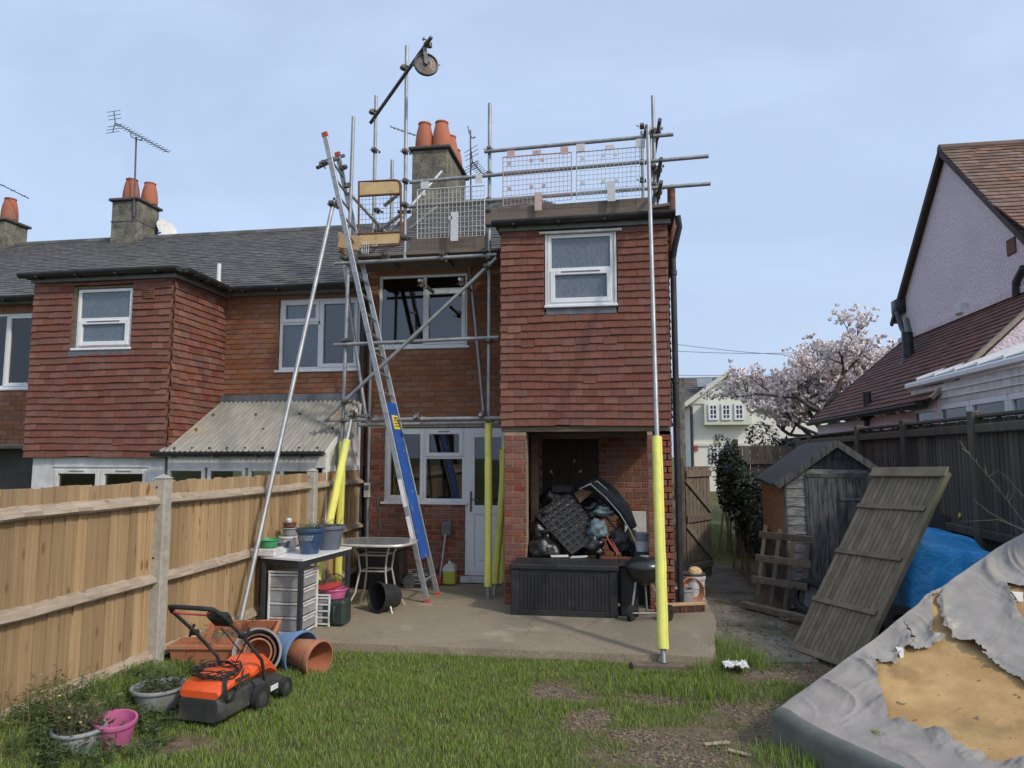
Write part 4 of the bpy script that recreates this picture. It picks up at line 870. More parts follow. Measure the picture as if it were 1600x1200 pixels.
def pot(name, label, cat, c, r0, r1, h, m, M=None, rim=.02, th=.008, soil=None, n=32, cmat='soil', wob=0, bands=()):
    c = Vector(c); M = M or TR(c); t = thing(name, label, cat, tuple(M.translation))
    q = MB(); rm = r1+rim*.45
    pr = [(r0*.9, 0), (r0, .004)]+[(r0+(r1-r0)*k/6, h*.86*k/6) for k in range(1, 6)]
    for bz in bands: pr = [p for p in pr]
    pr += [(r0+(r1-r0)*.86, h*.84), (rm, h*.86), (rm+.003, h*.93), (rm, h), (rm-th*1.5, h), (r1-th, h*.9), (r0-th, .012), (.001, .012)]
    q.lathe(pr, M, n, wob); q.build('shell', MT[m], t, 40)
    if soil: q = MB(); q.lathe([(.001, h*soil), ((r0+(r1-r0)*soil)-th, h*soil-.01)], M, n); q.build('compost', MT[cmat], t)
    return t
def sprigs(parent, c, r, n, h, m, name='foliage', lw=.012, flower=None):
    c = Vector(c); q = MB(); f = MB(); rg = random.Random(int(c.x*1000))
    for k in range(n):
        a = rg.random()*6.283; rr = r*math.sqrt(rg.random()); b = c+V(rr*math.cos(a), rr*math.sin(a), 0); hh = h*rg.uniform(.4, 1); d = V(rg.uniform(-.45, .45), rg.uniform(-.45, .45), 1)*hh
        q.path([b, b+d*.5+V(0, 0, .01), b+d], [.0016, .0013, .0008], 4)
        for j in range(rg.randint(4, 9)):
            p = b+d*rg.uniform(.2, 1); l = lw*rg.uniform(.7, 1.6); aa = rg.random()*6.283; u = V(math.cos(aa), math.sin(aa), rg.uniform(-.3, .6)); s_ = u.cross(V(0, 0, 1)).normalized()*l*.45
            q.add([p, p+u*l+s_, p+u*l*2.2, p+u*l-s_], [(0, 1, 2, 3)])
        if flower and rg.random() < .06: p = b+d; f.lathe([(.001, 0), (.006, .002), (.008, .008)], TR(p), 6)
    o = q.build(name, MT[m], parent, 0, fixn=False); stuff(o)
    if flower and f.f: stuff(f.build('flowers', MT[flower], parent, 0))
    return o
mat('leaf_green', (.07, .115, .03), (.045, .08, .02), 8, .6, var=.35, hue=.03); mat('leaf_olive', (.12, .12, .05), (.07, .075, .03), 8, .7, var=.35, hue=.03); mat('petal_yellow', (.7, .6, .2), None, rough=.6)
mat('pot_blue', (.035, .075, .16), (.025, .05, .11), 6, .3, spec=.6, bump=.15, bsc=20); mat('pot_slate', (.13, .15, .20), (.095, .11, .15), 6, .55); mat('pot_motif', (.22, .26, .32), (.12, .15, .2), 30, .45)
mat('plastic_green', (.05, .30, .13), (.035, .22, .09), 9, .5); mat('plastic_white', (.70, .70, .69), (.58, .58, .57), 9, .5); mat('plastic_grey', (.33, .34, .35), (.27, .28, .29), 8, .5); mat('plastic_pink', (.55, .13, .29), (.45, .10, .24), 8, .5); mat('plastic_red', (.55, .05, .07), (.45, .05, .06), 8, .45)
mat('plastic_terracotta', (.45, .17, .085), (.36, .14, .075), 8, .6, c3=(.5, .28, .17), sc3=3); mat('plastic_lightblue', (.16, .27, .44), (.12, .21, .36), 8, .5); mat('pot_brown', (.22, .10, .075), (.16, .075, .055), 10, .7); mat('plastic_darkgreen', (.025, .04, .035), (.035, .05, .045), 8, .5, bump=.1)
for m_ in ('plastic_green', 'plastic_white', 'plastic_grey', 'plastic_pink', 'plastic_terracotta', 'plastic_lightblue', 'pot_slate', 'pot_blue'): overlay(m_, (.20, .165, .12), 6, .52, .76, .6); overlay(m_, (.12, .10, .07), 26, .64, .70, .5)
bp_ = PY(484, 866, 6.95); bpx = V(bp_.x, 6.95, TZ)
b1 = pot('glazed_pot', 'glazed blue plant pot with embossed flower band on the white table', 'plant pot', bpx, .088, .135, .255, 'pot_blue', soil=.9, wob=.0); sprigs(b1, bpx+V(0, 0, .22), .11, 26, .12, 'leaf_green', flower='petal_yellow')
q = MB()
for k in range(26):
    a = -1.57-.6+1.2*k/25; rr = .1365-.012; z = .165+.02*math.sin(k*1.3); rp = .088+(.135-.088)*z/.22+.004
    p = bpx+V(rp*math.cos(a), rp*math.sin(a), z); q.lathe([(.001, .004), (.008, .002), (.011, 0)], align(p, p+V(math.cos(a), math.sin(a), 0)), 6)
for s_ in (-1, 1): q.path([bpx+V((.088+.047*z/.22+.004)*math.cos(a), (.088+.047*z/.22+.004)*math.sin(a), z) for a, z in [(-1.57+s_*.05*i, .165+.018*math.sin(i*.9)) for i in range(13)]], .004, 5)
q.build('flower_band', MT['pot_motif'], b1)
p_ = PY(515, 858, 7.3); c_ = V(p_.x, 7.3, TZ); b2 = pot('plant_pot', 'plain slate grey plant pot behind the blue glazed pot', 'plant pot', c_, .105, .15, .25, 'pot_slate', soil=.9); sprigs(b2, c_+V(0, 0, .21), .12, 22, .12, 'leaf_olive', flower='plastic_white')
p_ = PY(419, 862, 6.80); c_ = V(p_.x, 6.80, TZ)
q = MB(); q.box(c_.x-.17, c_.x+.14, 6.66, 6.86, TZ+.001, TZ+.075, .01); q.box(c_.x+.0, c_.x+.13, 6.88, 7.0, TZ+.001, TZ+.05, .01); tag(q.build('planting_tray', MT['plastic_white']), 'low white plastic tray at the front of the table', 'tray')
c2_ = V(c_.x+.02, 6.76, TZ+.077); pot('plastic_bowl', 'green plastic bowl sitting on the low white tray', 'bowl', c2_, .085, .105, .085, 'plastic_green', soil=.7)
p_ = PY(453, 852, 7.15); c_ = V(p_.x-.02, 7.15, TZ)
b3 = pot('plastic_pot', 'white plastic pot at the foot of the little pot stack on the table', 'plant pot', c_, .075, .09, .15, 'plastic_white'); pot('plastic_pot', 'small grey pot resting in the white pot stack', 'plant pot', c_+V(.02, 0, .152), .065, .08, .085, 'plastic_grey'); pot('clay_pot', 'small brown clay pot at the top of the pot stack', 'plant pot', c_+V(.01, 0, .239), .06, .07, .05, 'pot_brown'); 
tag(MB().lathe([(.001, 0), (.028, .001), (.03, .03), (.02, .04), (.001, .045)], TR(c_+V(0, 0, .291)), 14).build('plastic_cup', MT['plastic_white']), 'small white cup upside down on the brown clay pot', 'cup')
c_ = V(PY(440, 855, 7.0).x, 7.0, TZ); pot('plastic_pot', 'dull grey blue pot tucked behind the low white tray', 'plant pot', c_, .06, .075, .11, 'pot_slate')
# drawer towers
def drawers(label, x0, x1, y0, y1, h, n, group=None):
    t = thing('drawer_tower', label, 'drawers', ((x0+x1)/2, (y0+y1)/2, 0)); q = MB(); w = .022
    for x in (x0, x1-w):
        for y in (y0, y1-w): q.box(x, x+w, y, y+w, .0, h, .005)
    for k in range(n+1):
        z = .03+(h-.05)*k/n; q.box(x0+w, x1-w, y0+.003, y0+.016, z-.008, z+.008); q.box(x0+.002, x0+.012, y0+w, y1-w, z-.008, z+.008); q.box(x1-.012, x1-.002, y0+w, y1-w, z-.008, z+.008)
    q.box(x0-.005, x1+.005, y0-.005, y1+.005, h-.002, h+.018, .006); q.build('frame', MT['plastic_white'], t)
    for k in range(n):
        z0 = .03+(h-.05)*k/n+.012; z1 = .03+(h-.05)*(k+1)/n-.012; d = MB(); d.box(x0+.018, x1-.018, y0+.012, y1-.015, z0, z1, .006); dd = d.build('drawer', MT['plastic_grey'], t)
        MB().box(x1-.019, x1-.006, y0+.07, y1-.07, z1-.03, z1-.012, .003).build('drawer_lip', MT['plastic_white'], dd)
    return t
drawers('tall white plastic drawer tower with four grey drawers under the table', -3.50, -3.14, 6.70, 7.08, .60, 4)
drawers('short white plastic drawer unit behind the tall drawer tower', -3.22, -3.02, 7.10, 7.40, .31, 4)
# watering container with pink bucket on it
cc = V(-3.0, 7.22, 0); wcn = thing('water_container', 'dark green plastic water container standing beneath the table', 'container', tuple(cc))
q = MB(); q.box(cc.x-.13, cc.x+.13, cc.y-.11, cc.y+.11, .005, .27, .03); q.build('body', MT['plastic_darkgreen'], wcn)
q = MB(); q.path([(cc.x+.03, cc.y-.12, .06), (cc.x+.03, cc.y-.135, .1), (cc.x+.03, cc.y-.135, .18), (cc.x+.03, cc.y-.12, .21)], .014, 8); q.build('handle', MT['plastic_darkgreen'], wcn)
pk = pot('plastic_bucket', 'bright pink bucket with a black handle on the dark green container', 'bucket', cc+V(-.02, 0, .272), .10, .125, .10, 'plastic_pink'); q = MB(); q.path([cc+V(-.02+.13*math.cos(t), 0, .36+.16*math.sin(t)) for t in np.linspace(.1, 3.04, 14)], .005, 6); q.build('handle', MT['plastic_black'], pk)
q = MB(); q.lathe([(.001, 0), (.11, .008), (.125, .03), (.11, .034), (.001, .02)], TR(cc+V(-.06, -.03, .375), rx=.15, ry=-.12), 20); tag(q.build('plastic_dish', MT['plastic_red']), 'red plastic dish lying across the pink bucket', 'dish')
# glass patio table
gc = V(-2.86, 8.02, 0); gt = thing('patio_table', 'glass topped patio table with curved white metal legs', 'table', tuple(gc)); ZG = .765
mat('white_metal', (.62, .60, .55), (.45, .42, .36), 10, .45, metal=.3); mat('table_glass', (.22, .24, .23), (.16, .175, .17), 30, .12, spec=.6, bump=.2, bsc=90)
rx_, ry_ = .44, .36; ring = []
for k in range(40):
    a = 6.283*k/40; c_, s_ = math.cos(a), math.sin(a); ring.append((gc.x+rx_*math.copysign(abs(c_)**.6, c_), gc.y+ry_*math.copysign(abs(s_)**.6, s_)))
q = MB(); q.prism([(x, y, ZG-.004) for x, y in ring], (0, 0, .007)); q.build('glass_top', MT['table_glass'], gt, 20)
q = MB(); q.path([(x, y, ZG-.012) for x, y in ring], .016, 8, closed=True); q.build('rim', MT['white_metal'], gt)
for sx in (-1, 1):
    for sy in (-1, 1):
        q = MB(); q.path([(gc.x+sx*.22, gc.y+sy*.18, ZG-.02), (gc.x+sx*.17, gc.y+sy*.13, .62), (gc.x+sx*.15, gc.y+sy*.11, .45), (gc.x+sx*.19, gc.y+sy*.15, .2), (gc.x+sx*.28, gc.y+sy*.23, .0)], .012, 8); q.build('leg', MT['white_metal'], gt, 60)
for z in (.62, .44):
    w = .165 if z > .5 else .152; h = .125 if z > .5 else .112; q = MB(); q.path([(gc.x-w, gc.y-h, z), (gc.x+w, gc.y-h, z), (gc.x+w, gc.y+h, z), (gc.x-w, gc.y+h, z)], .010, 6, closed=True); q.build('stretcher', MT['white_metal'], gt)
# black bucket on its side, black box, broom, hose, spade, jerry can
M_ = TR((-2.62, 8.0, .155), rx=0, ry=R(-84), rz=R(58)); bk = pot('black_bucket', 'black builders bucket lying on its side under the glass table', 'bucket', (0, 0, 0), .125, .155, .27, 'plastic_black', M=M_)
q = MB(); bb0, bb1 = PZ(572, 918, .02), PZ(630, 912, .02); q.box(-3.50, -2.96, 9.05, 9.5, .02, .50, .02)
for k in range(10): q.box(-3.46+.05*k, -3.43+.05*k, 9.04, 9.05, .06, .44)
sb = thing('storage_box', 'black plastic storage box against the house behind the glass table', 'box', (-3.2, 9.3, .02)); q.build('body', MT['plastic_black'], sb); q = MB(); q.box(-3.52, -2.94, 9.03, 9.52, .50, .54, .015); q.build('lid', MT['plastic_black'], sb)
br = thing('broom', 'grey headed broom resting on the black storage box', 'broom', (-3.2, 9.3, .54)); q = MB(); q.box(-3.40, -3.02, 9.10, 9.22, .56, .62, .02); q.build('head', MT['plastic_grey'], br); q = MB(); q.tube((-3.2, 9.2, .6), PY(588, 772, 9.6), .012); q.build('handle', MT['dark_metal'], br); q = MB(); q.box(-3.39, -3.03, 9.11, 9.21, .542, .562); q.build('bristles', MT['rubber_black'], br)
mat('hose_grey', (.22, .23, .21), (.15, .16, .14), 20, .5)
q = MB(); hc = V(-2.72, 9.35, .05); pts = []
for k in range(150):
    a = k*.28; pts.append(hc+V((.16+.05*nz(k*.07, 1))*math.cos(a), (.13+.05*nz(k*.07, 3))*math.sin(a), .012+.0011*k+.02*nz(k*.2, 5)))
q.path(pts, .009, 6); tag(q.build('garden_hose', MT['hose_grey'], None, 60), 'tangled grey garden hose in a heap by the brick wall', 'hose')
M_ = TR((-2.83, 9.25, .10), rx=R(90)); q = MB(); q.lathe([(.03, -.05), (.085, -.05), (.09, -.04), (.04, -.03), (.04, .03), (.09, .04), (.085, .05), (.03, .05)], M_, 20); q.box(-2.90, -2.60, 9.34, 9.37, .015, .03); tag(q.build('hose_reel', MT['galv_dark']), 'small dark hose reel lying in the hose heap', 'reel')
sw = thing('spade', 'long handled spade leaning on the bricks beside the back door', 'spade', (-2.55, 9.55, 0)); a, b = PY(687, 905, 9.52), PY(696, 835, 9.62); q = MB(); q.tube(a, b, .017); q.build('shaft', MT['aluminium'], sw); q = MB(); q.obox(b+V(.004, .01, .08), (.07, 0, .01), (0, .006, 0), (0, .01, .10), .004); q.build('blade', MT['galv_dark'], sw); q = MB(); q.tube(a+V(-.05, 0, -.01), a+V(.05, 0, -.01), .016); q.build('grip', MT['red_rubber'], sw)
jc = V(-2.36, 9.53, .03); jn = thing('jerry_can', 'translucent jerry can half full of yellow liquid by the door', 'container', tuple(jc)); mat('can_clear', (.55, .58, .52), (.48, .5, .46), 9, .4); mat('can_yellow', (.42, .42, .06), (.36, .36, .05), 9, .4)
q = MB(); q.box(jc.x-.085, jc.x+.085, jc.y-.06, jc.y+.06, .03, .20, .015); q.build('liquid', MT['can_yellow'], jn); q = MB(); q.prism([(jc.x-.085, jc.y-.058, .201), (jc.x+.085, jc.y-.058, .201), (jc.x+.075, jc.y-.058, .27), (jc.x+.03, jc.y-.058, .31), (jc.x-.04, jc.y-.058, .30), (jc.x-.08, jc.y-.058, .26)], (0, .116, 0)); q.build('top', MT['can_clear'], jn, 0); q = MB(); q.tube((jc.x+.0, jc.y, .30), (jc.x+.0, jc.y, .335), .02); q.build('cap', MT['plastic_white'], jn)
tag(MB().box(-2.52, -2.46, 9.42, 9.5, .03, .13, .01).build('brick_bolster', MT['red_rubber']), 'small red block on the patio beside the spade grip', 'block')
# ================================================================== POTS ON THE LAWN
def gp_(px, py): 
    z = 0
    for _ in range(10): p = PZ(px, py, z); z = gz(p.x, p.y)
    return p
def laid(c, axis, r, z=None):   # matrix for a pot lying down: local +Z to axis, resting at radius r
    c = Vector(c); return align(c, c+Vector(axis))
po = gp_(487, 1056); lay = V(.95, -.36, -.10).normalized(); base = V(po.x-.11, po.y+.10, gz(po.x, po.y))
pot('plastic_pot', 'light blue plastic pot lying on the grass with an orange pot in its mouth', 'plant pot', (0, 0, 0), .115, .175, .26, 'plastic_lightblue', M=align(base+V(-.27, .10, .165), base+V(-.27, .10, .165)+lay))
pot('plastic_pot', 'terracotta coloured plastic pot lying on the grass inside the blue pot', 'plant pot', (0, 0, 0), .10, .145, .30, 'plastic_terracotta', M=align(base+V(-.12, .045, .15), base+V(-.12, .045, .15)+lay), rim=.012)
rg_ = gp_(394, 1068); axr = V(.30, -.93, .22).normalized(); bc = V(rg_.x-.06, rg_.y+.25, gz(rg_.x, rg_.y)+.17)
pot('plastic_pot', 'large pale grey pot tipped over behind the lawn mower with pots nested in it', 'plant pot', (0, 0, 0), .12, .172, .28, 'plastic_grey', M=align(bc-axr*.05, bc+axr), rim=.03)
pot('plastic_pot', 'dark brown pot nested second inside the tipped pale grey pot', 'plant pot', (0, 0, 0), .095, .135, .24, 'pot_brown', M=align(bc-axr*.03, bc+axr), rim=.012)
pot('plastic_pot', 'small terracotta pot nested innermost in the tipped grey pot', 'plant pot', (0, 0, 0), .07, .105, .21, 'plastic_terracotta', M=align(bc-axr*.02, bc+axr), rim=.01)
def trough(label, c, u, L, W, H, rz):
    t = thing('plant_trough', label, 'trough', tuple(c)); M_ = TR(c, rz=rz, rx=u); q = MB(M_); w0, w1 = W*.40, W*.5
    for (x0, x1, z0, z1, th) in ((L*.46, L*.5, 0, H, .012),):
        pr = [(-x0, -w0, 0), (x0, -w0, 0), (x0, w0, 0), (-x0, w0, 0), (-x1, -w1, H), (x1, -w1, H), (x1, w1, H), (-x1, w1, H)]
        q.add(pr, [(3, 2, 1, 0), (0, 1, 5, 4), (1, 2, 6, 5), (2, 3, 7, 6), (3, 0, 4, 7)]); q.add([(p[0]*.93, p[1]*.9, p[2]*.98+.012) for p in pr], [(0, 1, 2, 3), (4, 5, 1, 0), (5, 6, 2, 1), (6, 7, 3, 2), (7, 4, 0, 3)])
        e = .015; q.add([(-x1-e, -w1-e, H), (x1+e, -w1-e, H), (x1+e, w1+e, H), (-x1-e, w1+e, H), (-x1+.01, -w1+.01, H+.004), (x1-.01, -w1+.01, H+.004), (x1-.01, w1-.01, H+.004), (-x1+.01, w1-.01, H+.004), (-x1-e, -w1-e, H-.025), (x1+e, -w1-e, H-.025), (x1+e, w1+e, H-.025), (-x1-e, w1+e, H-.025)], [(0, 1, 5, 4), (1, 2, 6, 5), (2, 3, 7, 6), (3, 0, 4, 7), (8, 9, 1, 0), (9, 10, 2, 1), (10, 11, 3, 2), (11, 8, 0, 3)])
    q.build('shell', MT['plastic_terracotta'], t, 20); q = MB(M_); q.box(-L*.44, L*.44, -W*.38, W*.38, H*.5, H*.62); q.build('compost', MT['soil'], t); return t
tf = gp_(325, 1052); t1 = trough('terracotta trough of dead stems nearest the lawn mower', V(-3.30, 5.42, gz(-3.30, 5.42)), .0, .56, .24, .19, R(8)); sprigs(t1, (-3.30, 5.42, .26), .16, 16, .16, 'straw_blade')
t2 = trough('tilted terracotta trough behind the other by the fence', V(-3.27, 5.86, gz(-3.27, 5.86)+.05), R(22), .58, .25, .19, R(12)); sprigs(t2, (-3.27, 5.86, .30), .14, 10, .14, 'straw_blade')
wp = gp_(240, 1108); c_ = V(wp.x, wp.y+.05, gz(wp.x, wp.y)); a_ = pot('planter_bowl', 'white rimmed grey planter bowl with weeds between fence and mower', 'planter', c_, .13, .165, .14, 'plastic_grey', soil=.8, rim=.03); sprigs(a_, c_+V(0, 0, .1), .14, 30, .15, 'leaf_green', lw=.018)
wp = gp_(162, 1178); c_ = V(wp.x, wp.y+.08, gz(wp.x, wp.y)); a_ = pot('pink_bucket', 'empty pink plastic bucket among the weeds at the front corner', 'bucket', c_, .075, .108, .175, 'plastic_pink', rim=.015, M=TR(c_, rx=.10, ry=.10))
wp = gp_(105, 1185); c_ = V(wp.x-.02, wp.y+.10, gz(wp.x, wp.y)); a_ = pot('plastic_pot', 'pale grey pot overgrown with weeds beside the pink bucket', 'plant pot', c_, .10, .13, .13, 'plastic_grey', soil=.85, rim=.022); sprigs(a_, c_+V(0, 0, .10), .13, 80, .18, 'leaf_olive', flower='petal_yellow')
wd_ = MB(); 
def weed_patch(label, spots, m):
    o = MB(); rg = random.Random(5)
    for (cx, cy, rr, n, h) in spots:
        for k in range(n):
            x, y_ = cx+rg.gauss(0, rr), cy+rg.gauss(0, rr*.7); b = V(x, y_, gz(x, y_)-.01); hh = h*rg.uniform(.4, 1.1); d = V(rg.uniform(-.4, .4), rg.uniform(-.4, .4), 1)*hh; o.path([b, b+d*.5, b+d], [.002, .0015, .0008], 3, caps=False)
            for j in range(rg.randint(5, 12)):
                p = b+d*rg.uniform(.15, 1); l = rg.uniform(.010, .024); aa = rg.random()*6.283; u = V(math.cos(aa), math.sin(aa), rg.uniform(-.3, .5)); s_ = u.cross(V(0, 0, 1)).normalized()*l*.4; o.add([p, p+u*l+s_, p+u*l*2, p+u*l-s_], [(0, 1, 2, 3)])
    return tag(o.build('weeds', MT[m], None, 0, fixn=False), label, 'weeds', kind='stuff')
weed_patch('leafy weeds growing along the foot of the pale fence', [(-3.45, 4.2, .18, 110, .22), (-3.30, 3.9, .2, 120, .20), (-3.42, 4.8, .12, 70, .15), (-3.0, 4.35, .15, 60, .10), (-3.45, 6.35, .12, 60, .16), (-3.35, 5.2, .12, 40, .12), (-2.85, 3.9, .15, 50, .08), (-3.05, 3.62, .16, 130, .16), (-2.98, 4.22, .12, 60, .12), (-3.15, 4.75, .1, 50, .1)], 'leaf_green')
weed_patch('dry brown stems along the foot of the pale fence', [(-3.40, 3.9, .2, 40, .32), (-3.45, 6.3, .12, 50, .22), (-3.25, 5.6, .2, 30, .2)], 'straw_blade')
# ================================================================== LAWN MOWER
mat('mower_orange', (.75, .105, .025), (.62, .085, .02), 6, .38, spec=.5, bump=.08, bsc=60); mat('mower_dark', (.032, .034, .034), (.05, .052, .05), 9, .6, bump=.15)
overlay('mower_orange', (.28, .09, .04), 7, .56, .78, .5); overlay('mower_orange', (.10, .12, .04), 34, .66, .70, .7); overlay('mower_dark', (.13, .12, .085), 6, .52, .76, .6); overlay('mower_dark', (.10, .12, .04), 30, .62, .68, .6)
mp_ = V(-2.69, 4.30, gz(-2.66, 4.4)); mrz = math.atan2(.95, .10)
mw = thing('lawn_mower', 'orange and black electric lawn mower with cable wound over its top', 'lawn mower', tuple(mp_), mrz); mw.scale = (.86, .95, .90)
def lm_(): return MB()
# local axes: +x forward, +y left, z up; rear of grass box at x=0
def loft(q, rings):
    n = len(rings[0]); vs = [v for r_ in rings for v in r_]; fs = [(i*n+k, i*n+(k+1) % n, (i+1)*n+(k+1) % n, (i+1)*n+k) for i in range(len(rings)-1) for k in range(n)]; fs += [tuple(range(n)), tuple((len(rings)-1)*n+k for k in range(n))]; q.add(vs, fs)
def rr_(x, y0, y1, z0, z1, c): return [(x, y0+c, z0), (x, y1-c, z0), (x, y1, z0+c), (x, y1, z1-c), (x, y1-c, z1), (x, y0+c, z1), (x, y0, z1-c), (x, y0, z0+c)]
q = MB(); loft(q, [rr_(.0, -.15, .15, .05, .20, .02), rr_(.02, -.165, .165, .04, .215, .03), rr_(.36, -.175, .175, .04, .23, .03), rr_(.40, -.17, .17, .05, .22, .03)]); q.build('grass_box', MT['mower_dark'], mw, 40, local=True)
q = MB()
loft(q, [rr_(.005, -.15, .15, .205, .25, .015), rr_(.05, -.168, .168, .22, .30, .03), rr_(.25, -.17, .17, .225, .335, .04), rr_(.40, -.16, .16, .225, .32, .04)]); q.build('lid', MT['mower_orange'], mw, 40, local=True)
q = MB()
for sy in (-1, 1):
    for k in range(8):
        for r_ in range(2): q.box(.17+.022*k, .182+.022*k, sy*.172-.003, sy*.172+.003, .240+.036*r_, .266+.036*r_)
stuff(q.build('vent_slots', MT['mower_dark'], mw, 0, local=True))
q = MB(); loft(q, [rr_(.41, -.18, .18, .04, .22, .03), rr_(.50, -.19, .19, .04, .22, .04), rr_(.74, -.185, .185, .045, .19, .04), rr_(.86, -.16, .16, .06, .14, .03)]); q.build('deck', MT['mower_dark'], mw, 40, local=True)
q = MB(); loft(q, [rr_(.41, -.15, .15, .21, .31, .04), rr_(.50, -.15, .15, .20, .36, .06), rr_(.66, -.14, .14, .19, .35, .06), rr_(.80, -.12, .12, .15, .24, .04)]); q.build('motor_cover', MT['mower_orange'], mw, 40, local=True)
for (x, sy, r) in ((.44, -1, .095), (.44, 1, .095), (.78, -1, .075), (.78, 1, .075)):
    M_ = TR((x, sy*.205, r), rx=R(90)); q = MB(); q.lathe([(r*.6, -.022), (r, -.02), (r, .02), (r*.6, .022), (r*.55, .012), (.001, .012)], M_, 24); wh_ = q.build('wheel', MT['rubber_black'], mw, 40, local=True)
    q = MB(); q.lathe([(r*.58, -.018), (r*.3, -.024), (.001, -.026)], M_ if sy > 0 else TR((x, sy*.205, r), rx=R(-90)), 16); q.build('hub', MT['mower_dark'], wh_, 40, local=True)
MB().box(.60, .70, -.194, -.186, .09, .13, .003).build('badge', MT['label_white'], mw, local=True)
q = MB(); hb = [(.56, -.175, .14), (.47, -.185, .36), (.20, -.19, .60), (-.06, -.19, .80), (-.12, -.165, .845), (-.13, -.10, .85), (-.13, .10, .85), (-.12, .165, .845), (-.06, .19, .80), (.20, .19, .60), (.47, .185, .36), (.56, .175, .14)]; q.path(hb, .0125, 10); q.build('handle', MT['mower_dark'], mw, 60, local=True)
q = MB(); q.path(hb[3:9], .017, 10); q.build('grip', MT['rubber_black'], mw, 60, local=True)
q = MB(); loft(q, [rr_(-.05, -.20, -.07, .76, .82, .02), rr_(.03, -.205, -.06, .70, .80, .025), rr_(.07, -.20, -.09, .69, .74, .02)]); q.build('switch_box', MT['rubber_black'], mw, 40, local=True)
q = MB(); q.path([(-.10, -.14, .82), (-.06, -.08, .79), (-.06, .1, .79), (-.08, .17, .80)], .007, 6); q.build('trigger_lever', MT['plastic_red'], mw, 60, local=True)
for sy in (-1, 1): q = MB(); q.tube((.20, sy*.17, .60), (.20, sy*.225, .60), .022, 10); q.bar((.18, sy*.222, .57), (.23, sy*.222, .65), .012, .02); q.build('clamp_knob', MT['rubber_black'], mw, 40, local=True)
q = MB(); rg = random.Random(2)
for k in range(9):
    a0 = rg.uniform(-.2, .2); pts = []
    ex, ez = rg.uniform(.10, .17), rg.uniform(.07, .12)
    for t in range(22):
        a = 6.283*t/21; pts.append((.20+ex*math.cos(a)+.02*nz(k, t*.3), .0+(.14+.02*k/9)*math.sin(a)+a0*.1, .325+.02*math.cos(2*a+k)+.004*k+.03*max(0, nz(k, t*.4, 3))-.10*max(0, abs(math.sin(a))-.9)*6*.1))
    q.path(pts, .0042, 6)
for k in range(4):
    q.path([(.10+.03*k, -.12, .34), (.03+.01*k, -.17, .30), (.0+.02*k, -.185, .22-.01*k), (.08+.02*k, -.18, .17), (.20, -.185, .24+.01*k), (.30, -.15, .34)], .0042, 6)
q.path([(.02, -.14, .69), (.10, -.18, .58), (.22, -.17, .48), (.25, -.10, .36)], .0042, 6); q.build('power_cable', MT['rubber_black'], mw, 60, local=True)
# ================================================================== THINGS IN AND BY THE RECESS
def bag(name, label, c, rx, ry, rz_, m, seed=0, knot=True, am=.16, cat='bag', flat=.8, parent=None):
    c = Vector(c); q = MB(); nu, nv = 40, 24
    def f(u, v):
        a = 6.283*u; t = math.pi*(v-.5); x, y, z = math.cos(t)*math.cos(a), math.cos(t)*math.sin(a), math.sin(t)
        n1 = mnoise.noise(Vector((x*1.7+seed, y*1.7, z*1.7)))+.5*abs(mnoise.noise(Vector((x*4+seed, y*4, z*4))))-.18+.28*abs(mnoise.noise(Vector((x*8, y*8+seed, z*8))))
        k = 1+am*n1*2; zz = z*rz_*k
        if zz < -rz_*flat: zz = -rz_*flat
        return c+V(x*rx*k, y*ry*k, zz+rz_*flat)
    q.grid(f, nu, nv)
    if knot:
        q.lathe([(rx*.30, -.05), (.035, .0), (.022, .03), (.05, .08), (.06, .10)], TR(c+V(rx*.1, -ry*.1, rz_*(flat+.95)), rx=.3), 12, .25)
    o = q.build(name, MT[m], parent, 70, fixn=True)
    if parent is None: tag(o, label, cat)
    return o
# deck storage chest
ch = thing('storage_chest', 'wide black ribbed plastic storage chest on the patio in front of the recess', 'chest', (-.70, 8.15, 0))
c0, c1, cy0, cy1, chh = -1.27, -.10, 7.93, 8.42, .56
q = MB(); q.box(c0+.01, c1-.01, cy0+.012, cy1, .005, chh-.05, .01); q.box(c0, c0+.09, cy0, cy0+.03, .0, chh-.06, .008); q.box(c1-.09, c1, cy0, cy0+.03, .0, chh-.06, .008); q.box(c0+.09, c1-.09, cy0+.002, cy0+.03, .0, .07, .006); q.build('body', MT['plastic_black'], ch)
me_ = None
for k in range(24):
    x = c0+.10+(c1-c0-.20)*k/24; q = MB(); q.box(x+.003, x+(c1-c0-.2)/24-.003, cy0+.004, cy0+.014, .072, chh-.10, .003); q.build('slat', MT['plastic_black'], ch)
q = MB(); q.box(c0-.012, c1+.012, cy0-.015, cy1+.01, chh-.06, chh, .012)
q.build('lid', MT['plastic_black'], ch); q = MB()
for k in range(30): x = c0+.03+(c1-c0-.06)*k/30; q.box(x, x+.022, cy0+.03, cy1-.02, chh, chh+.006, .002)
q.build('lid_ribs', MT['plastic_black'], ch); MB().box(-.76, -.62, cy0-.018, cy0-.01, chh-.045, chh-.025, .002).build('lid_grip', MT['rubber_black'], ch)
q = MB(); q.box(-.08, .12, 8.03, 8.44, .005, .53, .015); b_ = thing('plastic_box', 'smaller plain black box between the ribbed chest and the barbecue', 'box', (0, 8.2, 0)); q.build('body', MT['plastic_black'], b_); q = MB(); q.box(-.09, .13, 8.02, 8.445, .531, .565, .012); q.build('lid', MT['plastic_black'], b_)
